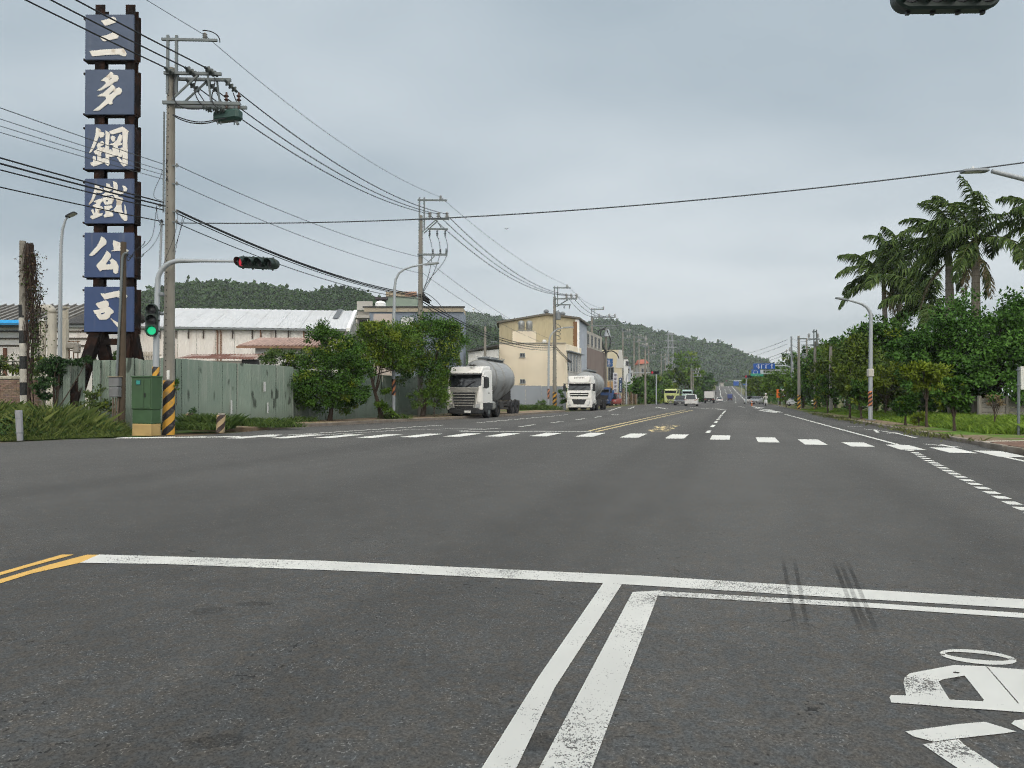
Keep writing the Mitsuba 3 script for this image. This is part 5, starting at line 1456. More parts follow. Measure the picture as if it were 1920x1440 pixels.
part(cbd, 'roof_lamp', lathe([(0, 0), (0.22, 0.02), (0.27, 0.22), (0.12, 0.34), (0, 0.36)], 14, [X(1021, YC2), YC2 + 0.3, zt + 0.1]), WHITEP, smooth=40)
for i in range(5):
    q = np.array([xb, YC2, 0]) + side * (0.8 + 1.6 * i)
    nr = np.array([side[1], -side[0], 0])
    for z0 in (3.0,):
        window(cbd, q + nr * 0.03 + ZUP * (hgt(696, YC2 + 2)), side, 0.75, 2.1, nr, 0.05, 0.06, 0, DSTEEL, GLASS)
part(cbd, 'side_render', quad_box(np.array([xb, YC2, 0]) + side * 1.0 + [0, 0, 0.05], side * (dp - 1.0), np.array([side[1], -side[0], 0]) * 0.03, ZUP * (zt - 0.8)), bs('render_pale', fn=stain_fn((0.46, 0.45, 0.43), 0.85, 1.05, 0.6, 0.3), rough=0.8))
part(cbd, 'side_cornice', quad_box([xb, YC2 + 0.3, zt - 0.9], side * (dp - 0.3), np.array([side[1], -side[0], 0]) * 0.5, ZUP * 0.12), DSTEEL)

gw = thing('grey_wall', 'smooth blue grey boundary wall beside the first tanker', 'wall')
YX = 81.0
xs = [X(k, YX) for k in (956, 985, 1015, 1062)]
for i in range(3):
    part(gw, 'wall_panel', box((xs[i + 1] - xs[i] - 0.02, 0.16, 2.55 - 0.04 * i), ((xs[i] + xs[i + 1]) / 2, YX + 0.1 * i, (2.55 - 0.04 * i) / 2)), bs('wall_bluegrey', fn=stain_fn((0.30, 0.33, 0.37), 0.88, 1.08, 0.6, 0.2), rough=0.7))

# next buildings along the left kerb
bb = thing('brown_building', 'narrow brown tiled building with small windows beyond the cream building', 'building')
YB2 = 104.0
xa, xb = X(1090, YB2), X(1111, YB2)
q0 = np.array([xa, YB2, 0])
part(bb, 'block', hull([q0 + a * XA * 1.0 + b * side * 16 + [0, 0, z] for a in (-6, 0.6) for b in (0, 1) for z in (0, hgt(650, YB2))]), bs('tile_brown', fn=stain_fn((0.21, 0.165, 0.145), 0.85, 1.1, 0.8, 0.2), rough=0.7))
part(bb, 'upper_block', hull([q0 + a * XA * 1.0 + b * side * 14 + [0, 0, z] for a in (-6, 0.5) for b in (0.02, 1) for z in (hgt(650, YB2) + 0.01, hgt(618, YB2))]), 'wall_grey')
for i in range(4):
    nr = np.array([side[1], -side[0], 0])
    window(bb, q0 + XA * 0.5 + side * (1.5 + 3 * i) + ZUP * (hgt(650, YB2) + 0.4), side, 1.2, 1.5, nr, 0.08, 0.1, 1, DSTEEL, GLASS)

se = thing('cream_shop', 'cream shop house with a slanted gable and a blue signboard on the left', 'shop')
YE = 128.0
PE = lambda px, py: at(px, py, YE)
part(se, 'block', hull([[X(px, YE), YE + dy, z] for px in (1113, 1166) for dy in (0, 9) for z in (0, hgt(656, YE))]), bs('shop_cream', fn=stain_fn((0.66, 0.60, 0.44), 0.9, 1.05, 0.5, 0.2), rough=0.8))
part(se, 'gable', hull([PE(1166, 656) + [0, -0.1, 0], PE(1160, 656) + [0, -0.1, 0], PE(1154, 690) + [0, -0.1, 0], PE(1170, 690) + [0, -0.1, 0], PE(1166, 656) + [0, 0.3, 0], PE(1154, 690) + [0, 0.3, 0], PE(1170, 690) + [0, 0.3, 0]]), bs('gable_white', (0.55, 0.55, 0.52), 0.8))
part(se, 'shopfront', box((X(1148, YE) - X(1124, YE), 0.1, hgt(737, YE)), ((X(1148, YE) + X(1124, YE)) / 2, YE - 0.06, hgt(737, YE) / 2)), BLACK)
part(se, 'orange_fascia', box((X(1150, YE) - X(1122, YE), 0.3, hgt(716, YE) - hgt(729, YE)), ((X(1150, YE) + X(1122, YE)) / 2, YE - 0.2, (hgt(716, YE) + hgt(729, YE)) / 2)), bs('fascia_orange', (0.60, 0.38, 0.18), 0.7))
for px in (1120, 1128, 1140):
    q = PE(px, 713)
    window(se, [q[0], YE, q[2]], XA, 0.8 if px < 1135 else 1.0, 1.5 if px < 1135 else 2.2, NF, 0.1, 0.1, 0, DSTEEL, GLASS)


def signboard(label, c, w, h, mat, strokes, smat, d=0.12, cat_='sign', group=None, posts=(), pm=None):
    k = thing('shop_sign', label, cat_, group)
    part(k, 'board', rbox((w, d, h), c, 0.03), mat)
    if strokes:
        ms = []
        for (ax, ay, bx, by, t) in strokes:
            ms.append(bar([c[0] + ax * w, c[1] - d / 2 - 0.012, c[2] + ay * h], [c[0] + bx * w, c[1] - d / 2 - 0.012, c[2] + by * h], t, 0.03))
        part(k, 'lettering', cat(ms), smat, kind='stuff')
    for (px_, z0, z1) in posts:
        part(k, 'post', bar([c[0] + px_ * w, c[1] + d / 2 + 0.06, z0], [c[0] + px_ * w, c[1] + d / 2 + 0.06, z1], 0.1), pm or DSTEEL)
    return k


WHT = bs('letter_white', (0.70, 0.72, 0.74), 0.6)
BLU = bs('board_blue', (0.012, 0.09, 0.28), 0.5)
q = at(1137, 680, 122)
signboard('blue signboard with two white characters hung above the street', q, 24 / F * 122, 15.5 / F * 122, BLU,
          [(-.42, .16, -.10, .16, .10), (-.26, .38, -.26, .05, .10), (-.26, .1, -.42, -.35, .10), (-.25, .1, -.08, -.32, .10), (.20, .38, .20, -.38, .11), (.02, .08, .40, .08, .10), (.06, .3, .12, .2, .09), (.20, .0, .03, -.3, .09), (.21, .0, .40, -.28, .09)], WHT, posts=((0.3, 0, q[2]), (-0.3, 0, q[2])))
q = at(1117, 680, 121)
signboard('dark brown signboard with pale strokes left of the blue board', q, 12 / F * 121, 18 / F * 121, bs('board_brown', (0.05, 0.03, 0.03), 0.6), [(-.3, .25, .2, .3, .08), (-.1, .2, .3, -.1, .09), (-.3, -.1, .1, -.35, .08), (.3, .3, .1, -.3, .07)], WHT, posts=((0, 0, q[2]),))
q = at(1153.5, 717.5, 126)
signboard('tall white upright sign with a column of dark grey characters', q, 8.5 / F * 126, 37 / F * 126, bs('board_white', (0.62, 0.62, 0.66), 0.5),
          [s_ for i in range(5) for yy in ((0.38 - 0.19 * i),) for s_ in ((-.30, yy + .05, .30, yy + .05, .10), (-.30, yy - .05, .30, yy - .05, .10), (-.22, yy + .06, -.22, yy - .06, .12), (.18, yy + .06, .18, yy - .06, .12), (0, yy + .05, 0, yy - .05, .08))], bs('letter_grey', (0.16, 0.16, 0.22), 0.6), posts=((0, 0, q[2]),))
part('shop_sign_002', 'red_foot', rbox((8.5 / F * 126, 0.14, 0.25), at(1154, 738.5, 126), 0.02), bs('sign_red', (0.55, 0.10, 0.10), 0.5))
q = at(1163.5, 722, 127)
signboard('narrow dark blue upright banner with white marks beside the white sign', q, 6.5 / F * 127, 28 / F * 127, bs('banner_blue', (0.04, 0.075, 0.15), 0.7),
          [s_ for i in range(4) for yy in ((0.05 - 0.13 * i),) for s_ in ((-.25, yy + .03, .25, yy + .03, .09), (0, yy + .05, 0, yy - .05, .10), (-.2, yy - .04, .2, yy - .04, .09))] + [(-.05, .42, -.05, .33, .2)], WHT, posts=((0, 0, q[2]),))

ws = thing('white_shop_row', 'row of white shop houses with pitched fronts behind the far left poles', 'shop row')
YR = 160.0
for i, (a, b, t) in enumerate(((1170, 1178, 672), (1178, 1190, 684), (1190, 1203, 690), (1203, 1214, 700))):
    part(ws, 'house', hull([[X(px, YR), YR + dy + 5 * i, z] for px in (a, b) for dy in (0, 6) for z in (0, hgt(t, YR))]), 'wall_white' if i % 2 == 0 else 'clad_pale')
    part(ws, 'house_roof', hull([[X(a, YR) - 0.1, YR - 0.3 + 5 * i, hgt(t, YR) + 0.01], [X(b, YR) + 0.1, YR - 0.3 + 5 * i, hgt(t, YR) + 0.01], [X((a + b) / 2, YR), YR - 0.3 + 5 * i, hgt(t - 4, YR)], [X(a, YR) - 0.1, YR + 6 + 5 * i, hgt(t, YR) + 0.01], [X(b, YR) + 0.1, YR + 6 + 5 * i, hgt(t, YR) + 0.01], [X((a + b) / 2, YR), YR + 6 + 5 * i, hgt(t - 4, YR)]]), 'roof_trim')
    q = at(a + 3, t + 14, YR)
    window(ws, [q[0], YR + 5 * i, q[2]], XA, 0.7, 1.0, NF, 0.08, 0.1, 0, DSTEEL, GLASS, sill=False)
rd = thing('red_roof_house', 'distant house with a pinkish red roof among the far left poles', 'house')
YQ = 190.0
part(rd, 'wall', box((X(1214, YQ) - X(1199, YQ), 6, hgt(682, YQ)), ((X(1214, YQ) + X(1199, YQ)) / 2, YQ + 3, hgt(682, YQ) / 2)), 'wall_grey')
part(rd, 'roof', hull([[X(1197, YQ), YQ - 0.5, hgt(683, YQ)], [X(1216, YQ), YQ - 0.5, hgt(681, YQ)], [X(1199, YQ), YQ + 3, hgt(674, YQ)], [X(1214, YQ), YQ + 3, hgt(672, YQ)], [X(1197, YQ), YQ + 6.5, hgt(683, YQ)], [X(1216, YQ), YQ + 6.5, hgt(681, YQ)]]), bs('roof_red', (0.38, 0.13, 0.09), 0.8))
for k in (0.25, 0.65):
    window(rd, [X(1199, YQ) + k * 2, YQ, hgt(700, YQ)], XA, 0.6, 1.2, NF, 0.08, 0.1, 0, DSTEEL, GLASS, sill=False)
# ------------------------------------------------------------------ vegetation
G_DARK, G_MID, G_YEL, G_OLIVE = ((0.024, 0.066, 0.010), (0.076, 0.165, 0.022)), ((0.045, 0.098, 0.011), (0.118, 0.205, 0.024)), ((0.092, 0.140, 0.011), (0.200, 0.255, 0.024)), ((0.052, 0.092, 0.012), (0.128, 0.180, 0.026))


def crown_mesh(r, blobs, n, leaf, cols, clump=0.28, up=0.5, yellow=0.0, fill=0.55, droop=0.0, aspect=0.46, per=42, tv=0.20):
    """Leaves in clumps through the volume of some ellipsoids (centre, radii)."""
    vol = np.array([b[1][0] * b[1][1] * b[1][2] for b in blobs]) ** 0.7
    nc = max(12, int(n / per))
    pick = r.choice(len(blobs), nc, p=vol / vol.sum())
    C, R = np.array([blobs[i][0] for i in pick]), np.array([blobs[i][1] for i in pick])
    d = rand_dir(nc, r)
    d[:, 2] = np.where(d[:, 2] < -0.55, -d[:, 2] * 0.6, d[:, 2])
    rad = fill + (1.08 - fill) * r.random((nc, 1)) ** 0.7
    cc = C + d * R * rad
    size = clump * R.mean(1) * r.uniform(0.6, 1.35, nc)
    tone = r.normal(0, tv, nc)
    yel = (r.random(nc) < yellow)
    which = r.integers(0, nc, n)
    off = rand_dir(n, r) * (r.random((n, 1)) ** 0.45) * size[which][:, None]
    off[:, 2] *= 0.7
    p = cc[which] + off
    out = d[which] * 0.8 + off / (size[which][:, None] + 1e-6) * 0.6
    dirs = rand_dir(n, r) * 0.8 + out * 0.7 + [0, 0, -droop]
    nrm = rand_dir(n, r) * 0.55 + out * 0.5 + [0, 0, up]
    lo, hi = np.array(cols[0]), np.array(cols[1])
    k = np.clip(r.random(n) * 0.75 + 0.15 + tone[which], 0, 1)[:, None]
    col = lo * (1 - k) + hi * k
    yc = np.array(G_YEL[0]) * (1 - k) + np.array(G_YEL[1]) * k
    col = np.where(yel[which][:, None], yc, col)
    L = leaf * r.uniform(0.65, 1.35, n)
    m, c = leaf_quads(p, dirs, nrm, L, L * aspect, col)
    return m, c, cc, size


def trunk_mesh(r, base, top, r0, r1, targets=(), bend=0.06, n=9):
    base, top = np.asarray(base, float), np.asarray(top, float)
    H = np.linalg.norm(top - base)
    k = np.linspace(0, 1, 7)
    w = np.c_[np.cumsum(r.normal(0, bend * H / 7, 7)), np.cumsum(r.normal(0, bend * H / 7, 7)), np.zeros(7)]
    w -= w[0]
    path = base + (top - base) * k[:, None] + w * (1 - k)[:, None] * 1.4
    rr = np.linspace(r0, r1, 7)
    rr[0] *= 1.25
    ms = [tube(path, rr, n, cap=False)]
    for t in targets:
        i = r.integers(2, 6)
        a = path[i]
        mid = (a + t) / 2 + r.normal(0, 0.08 * np.linalg.norm(t - a), 3) + [0, 0, 0.05 * H]
        kk = np.linspace(0, 1, 5)[:, None]
        q = (1 - kk) ** 2 * a + 2 * kk * (1 - kk) * mid + kk ** 2 * np.asarray(t)
        ms.append(tube(q, np.linspace(rr[i] * 0.6, 0.012, 5), 6, cap=False))
    return cat(ms)


def tree(name, label, cat_, base, blobs, n, leaf, cols, seed, trunk=(0.12, 0.06), group=None, limbs=8, bark=None, top=None, multi=1, **kw):
    r = np.random.default_rng(seed)
    key = thing(name, label, cat_, group)
    m, c, cc, sz = crown_mesh(r, blobs, n, leaf, cols, **kw)
    base = np.asarray(base, float)
    ctr = np.mean([b[0] for b in blobs], axis=0)
    ms = []
    for i in range(multi):
        t = np.asarray(top if top is not None else ctr, float) + (r.normal(0, 0.3, 3) if multi > 1 else 0)
        tg = cc[r.choice(len(cc), min(len(cc), limbs), replace=False)]
        ms.append(trunk_mesh(r, base + (r.normal(0, 0.12, 3) * [1, 1, 0] if multi > 1 else 0), t, trunk[0], trunk[1], tg))
    part(key, 'trunk', cat(ms), bark or BARK, smooth=True)
    part(key, 'crown', m, 'leaf', color=c)
    return key


def blob(px, py, Y, rx, ry=None, rz=None):
    """An ellipsoid of the crown: radii in photograph pixels at depth Y, ry in metres."""
    s = Y / F
    return (at(px, py, Y), (rx * s, (rx * s if ry is None else ry), (rz if rz is not None else rx) * s))


def gp0(px, Y, z=0.1):
    q = at(px, 740, Y)
    q[2] = z
    return q


def grass_mesh(r, pts, h, w, cols, lean=0.45, z0=None):
    """One bent blade per point: two triangles each."""
    n = len(pts)
    pts = np.asarray(pts, float)
    H = h * r.uniform(0.45, 1.25, n)
    a = r.uniform(0, 2 * np.pi, n)
    wd = np.c_[np.cos(a), np.sin(a), np.zeros(n)] * (w * r.uniform(0.6, 1.3, n))[:, None]
    ln = np.c_[r.normal(0, lean, n), r.normal(0, lean, n), np.ones(n)]
    mid = pts + ln * [0.4, 0.4, 0.6] * H[:, None]
    tip = pts + ln * [1.0, 1.0, 0.95] * H[:, None]
    v = np.stack([pts - wd * 0.5, pts + wd * 0.5, mid + wd * 0.4, tip], 1).reshape(-1, 3)
    i = np.arange(n)[:, None] * 4
    f = np.concatenate([i + [0, 1, 2], i + [0, 2, 3]], 0)
    col = np.repeat(lerp_cols(n, cols[0], cols[1], r), 4, 0)
    return tm(v, f), col


def scatter_poly(r, poly, n):
    x0, y0, x1, y1 = poly.bounds
    out = np.zeros((0, 2))
    while len(out) < n:
        q = np.c_[r.uniform(x0, x1, n * 2), r.uniform(y0, y1, n * 2)]
        out = np.vstack([out, q[shapely.contains_xy(poly, q[:, 0], q[:, 1])]])
    return out[:n]


def clumpy(r, q, scale, lo=0.35):
    k = meshkit.fbm(np.c_[q * scale, np.zeros(len(q))], 3, 2)
    return q[r.random(len(q)) < np.clip((k - lo) / 0.25, 0.05, 1)]


# trees along the fence
GT = 'street trees growing before the green fence'
tree('street_tree', 'dark bushy tree leafing down to the ground before the green fence', 'tree', gp0(618, 39.5), [blob(612, 706, 39, 58, 1.5, 62), blob(606, 640, 39, 30, 1.0, 34), blob(640, 668, 39, 40, 1.2, 40), blob(588, 730, 39, 38, 1.2, 40), blob(650, 735, 39, 36, 1.2, 34), blob(615, 756, 39, 46, 1.2, 26), blob(640, 765, 39, 26, 1.0, 18), blob(668, 700, 39, 30, 1.2, 34)], 32000, 0.135, G_DARK, 11, (0.13, 0.05), GT, up=0.7, per=95, tv=0.28, clump=0.32, yellow=0.10)
tree('street_tree', 'slim young tree with a leaning bare trunk between bush and lamp', 'tree', gp0(716, 43.0), [blob(690, 668, 43, 48, 1.4, 38), blob(735, 640, 43, 46, 1.4, 40), blob(706, 640, 43, 34, 1.2, 28), blob(668, 690, 43, 26, 1.0, 22), blob(740, 680, 43, 36, 1.3, 28), blob(700, 620, 43, 30, 1.2, 18)], 24000, 0.135, G_MID, 12, (0.13, 0.06), GT, top=at(692, 690, 43), up=0.7, per=95, tv=0.28, clump=0.32, yellow=0.35)
tree('street_tree', 'tall full tree hiding the foot of the second utility pole', 'tree', gp0(792, 47.5), [blob(795, 640, 48, 60, 1.8, 44), blob(760, 662, 48, 42, 1.5, 40), blob(836, 636, 50, 38, 1.4, 34), blob(832, 686, 52.5, 30, 1.2, 44), blob(800, 700, 48, 40, 1.5, 40), blob(862, 612, 48, 14, 0.6, 14), blob(770, 700, 48, 36, 1.4, 34), blob(836, 722, 53, 18, 1.0, 26), blob(857, 640, 53, 15, 0.9, 34), blob(850, 676, 53, 16, 0.9, 24), blob(815, 615, 48, 44, 1.5, 24)], 36000, 0.14, G_DARK, 13, (0.15, 0.06), GT, up=0.7, per=95, tv=0.28, clump=0.32, yellow=0.22)
tree('shrub', 'low dark shrub spreading around the foot of the tall full tree', 'shrub', gp0(815, 47.0), [blob(806, 748, 47, 36, 0.9, 30), blob(822, 728, 47, 14, 0.6, 34)], 4500, 0.13, G_MID, 14, (0.04, 0.02), up=0.6)
tree('shrub', 'small green shrub at the leaning trunk by the lamp post', 'shrub', gp0(716, 42.7), [blob(712, 768, 42.7, 16, 0.5, 18), blob(724, 745, 42.7, 8, 0.4, 24), blob(730, 778, 42.7, 10, 0.5, 9)], 1000, 0.15, G_MID, 15, (0.03, 0.02), up=0.6)
tree('shrub', 'bright green leafy bush looking over the fence before the small house', 'shrub', gp0(520, 44, 0.0), [blob(524, 672, 44, 34, 1.2, 18), blob(556, 678, 44, 26, 1.0, 18), blob(545, 696, 44, 20, 1.0, 14)], 5000, 0.14, ((0.035, 0.07, 0.014), (0.085, 0.145, 0.03)), 16, (0.07, 0.03), up=0.8, yellow=0.1)
tree('shrub', 'small dark weed bush by the grey wall next to the second tanker', 'shrub', gp0(1068, 77.5, 0.05), [blob(1062, 738, 77.5, 13, 0.7, 13), blob(1064, 756, 77.5, 11, 0.7, 12)], 900, 0.2, G_DARK, 17, (0.05, 0.03), up=0.6)
tree('shrub', 'lone spindly weed before the grey boundary wall', 'shrub', gp0(1015, 76, 0.05), [blob(1015, 757, 76, 6, 0.3, 8)], 160, 0.22, G_MID, 18, (0.03, 0.01), up=0.6)
# vines and shrubs on the left corner
tree('climbing_vine', 'dark green creeper hanging over the left end of the green fence', 'climbing plant', gp0(98, 30.5, 0.0), [blob(96, 712, 30.4, 16, 0.5, 42), blob(118, 682, 30.5, 22, 0.4, 12), blob(82, 735, 30.5, 12, 0.4, 24), blob(158, 678, 30.6, 16, 0.35, 9), blob(100, 690, 30.6, 20, 0.5, 16)], 3600, 0.12, ((0.016, 0.045, 0.014), (0.045, 0.095, 0.028)), 21, (0.05, 0.03), up=0.2, droop=0.5)
tree('shrub', 'loose green shrubs showing above the brick wall behind the vine pole', 'shrub', gp0(30, 35.5, 0.0), [blob(15, 690, 35.5, 40, 1.0, 20), blob(68, 700, 34.5, 18, 0.6, 40), blob(40, 698, 35.5, 30, 0.8, 16), blob(-30, 690, 35.5, 40, 1.0, 22)], 3800, 0.13, ((0.030, 0.050, 0.014), (0.085, 0.120, 0.032)), 22, (0.05, 0.02), up=0.5, yellow=0.2)
tree('shrub', 'pale weedy shrub growing up in the gap under the sign legs', 'shrub', gp0(170, 29.6, 0.0), [blob(172, 752, 29.6, 24, 0.6, 26), blob(190, 770, 29.6, 26, 0.6, 18), blob(160, 770, 29.6, 16, 0.5, 18)], 1800, 0.11, ((0.035, 0.065, 0.014), (0.10, 0.145, 0.035)), 23, (0.03, 0.02), up=0.5, yellow=0.35)
tree('shrub', 'small green shrub behind the fence between the sign legs', 'shrub', gp0(208, 33.5, 0.0), [blob(208, 668, 33.5, 10, 0.4, 9)], 260, 0.11, G_MID, 24, (0.03, 0.02), up=0.5)
tree('weed_clump', 'tuft of bright weeds growing on top of the tilted bollard', 'weed', at(362, 779, 30.55), [blob(361, 773, 30.55, 6, 0.12, 6)], 160, 0.08, ((0.02, 0.05, 0.01), (0.05, 0.11, 0.03)), 25, (0.01, 0.005), limbs=3, up=0.5)
tree('climbing_vine', 'small dark creeper on the right side of the striped corner pole', 'climbing plant', at(331, 760, 28.05), [blob(331, 722, 28.05, 3, 0.1, 14)], 220, 0.07, G_DARK, 26, (0.012, 0.006), limbs=3, up=0.2, droop=0.6)

r = np.random.default_rng(41)
WILD = ((0.035, 0.070, 0.012), (0.165, 0.200, 0.055))
pgz = lambda *p: sg.Polygon([tuple(G(*q)[:2]) for q in p])
corner = sg.Polygon([tuple(at(px, 740, Y)[:2]) for px, Y in ((-420, 23.6), (0, 24.1), (30, 24.25), (150, 25.8), (245, 26.9), (252, 29.0), (232, 30.4), (100, 30.7), (70, 32.6), (-420, 32.8))])
q = clumpy(r, scatter_poly(r, corner, 100000), 0.9, 0.30)
d_edge = np.array([corner.exterior.distance(sg.Point(p)) for p in q])
h = np.clip(0.09 + 0.42 * d_edge, 0.06, 0.9)
m, c = grass_mesh(r, np.c_[q, np.zeros(len(q))], h * (0.15 + 1.7 * meshkit.fbm(np.c_[q * 0.7, np.zeros(len(q))], 3, 8)), 0.017, WILD, 0.45)
struct('grass', m, 'leaf', label='wild knee high grass and weeds on the left corner', color=c, kind='stuff')
q = clumpy(r, scatter_poly(r, corner.buffer(-0.3), 40000), 0.6, 0.34)
m, c = leaf_quads(np.c_[q, 0.05 + 0.55 * r.random(len(q)) ** 1.5 * np.clip(np.array([corner.exterior.distance(sg.Point(p)) for p in q]), 0.2, 1.2)], rand_dir(len(q), r) + [0, 0, 0.4], rand_dir(len(q), r) + [0, 0, 0.8], r.uniform(0.07, 0.16, len(q)), r.uniform(0.05, 0.10, len(q)), lerp_cols(len(q), (0.022, 0.055, 0.014), (0.075, 0.13, 0.035), r))
struct('weeds', m, 'leaf', label='broad leaved weeds among the corner grass', color=c, kind='stuff')
litter = [(186, 818), (75, 817)]
for i, (px, py) in enumerate(litter):
    p_ = G(px, py)
    solo('litter', ('crumpled white paper scrap on the grass edge left of the green cabinet', 'small white paper scrap in the grass right of the marker post')[i], 'litter', hull(p_ + np.array([[0, 0, 0], [.16, .03, .02], [.1, .12, .05], [.02, .1, .03], [.08, .05, .08]])), 'paper')

# weeds along the fence foot and the left pavement
tufts = [(395, 797, 30.5, 1.0, .55, 900), (372, 806, 29.5, 1.2, .28, 700), (335, 803, 29.5, .9, .3, 500), (490, 800, 33, 1.3, .35, 600), (520, 800, 32.0, 1.2, .25, 500), (455, 796, 33, .7, .35, 300), (560, 795, 38, 1.0, .3, 300), (990, 768, 73, 2.2, .5, 700), (1020, 768, 74, 1.8, .4, 400), (740, 783, 43, 1.0, .3, 250)]
tp, th = [], []
for (px, py, Y, rad, hh, n) in tufts:
    c0 = at(px, 740, Y)[:2]
    a, k = r.uniform(0, 2 * np.pi, n), np.sqrt(r.random(n)) * rad
    tp.append(np.c_[c0[0] + k * np.cos(a), c0[1] + k * np.sin(a) * 0.5, np.full(n, 0.12)])
    th.append(np.full(n, hh))
m, c = grass_mesh(r, np.vstack(tp), np.concatenate(th), 0.035, ((0.03, 0.065, 0.012), (0.10, 0.15, 0.035)), 0.55)
struct('grass', m, 'leaf', label='tufts of weeds along the foot of the green fence', color=c, kind='stuff')
# ------------------------------------------------------------------ vehicles: local x forwards from the front bumper (x = 0), y left, z up
PAINT_W = bs('truck_white', (0.82, 0.81, 0.77), 0.35, 0, 0.5, 0.6)
SILVER = bs('truck_silver', (0.36, 0.355, 0.33), 0.4, 0.4)
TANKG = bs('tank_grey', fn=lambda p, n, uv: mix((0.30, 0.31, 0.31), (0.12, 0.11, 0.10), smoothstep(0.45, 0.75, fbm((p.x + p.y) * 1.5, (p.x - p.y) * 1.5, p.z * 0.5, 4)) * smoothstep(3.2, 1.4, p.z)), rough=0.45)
DARKP = bs('truck_dark', (0.028, 0.030, 0.032), 0.5)
CHASSIS = bs('chassis', (0.045, 0.042, 0.04), 0.8)
LAMPW = bs('head_lamp', (0.45, 0.46, 0.46), 0.15, 0.3)
LAMPR = bs('tail_lamp', (0.30, 0.015, 0.015), 0.25)
LAMPO = bs('side_lamp', (0.55, 0.22, 0.02), 0.3)
PLATE = bs('plate_white', (0.60, 0.60, 0.58), 0.5)


def sph(c, r, n=6):
    return [np.asarray(c, float) + r * np.array([a, b, d]) / math.sqrt(a * a + b * b + d * d) for a in (-1, 0, 1) for b in (-1, 0, 1) for d in (-1, 0, 1) if (a, b, d) != (0, 0, 0)]


def rhull(pts, r):
    """The hull of small balls at the points: a rounded convex solid."""
    return hull(np.vstack([sph(p, r) for p in pts]))


def wheel(key, c, r, w, M, side, rim=None):
    """A wheel whose axle lies along y."""
    prof = [(r * 0.55, -w / 2), (r * 0.92, -w / 2), (r, -w * 0.36), (r, w * 0.36), (r * 0.92, w / 2), (r * 0.55, w / 2)]
    t = lathe(prof, 20, c, 'y')
    k = part(key, 'wheel', t, BLACK, smooth=35, M=M)
    s = side
    rm = lathe([(0, s * -w * 0.10), (r * 0.18, s * -w * 0.42), (r * 0.22, s * -w * 0.12), (r * 0.50, s * -w * 0.05), (r * 0.57, s * -w * 0.45), (r * 0.58, s * w * 0.3)], 18, c, 'y')
    part(k, 'rim', rm, rim or STEEL, smooth=35, M=M)


def heading(d):
    return math.atan2(d[1], d[0])


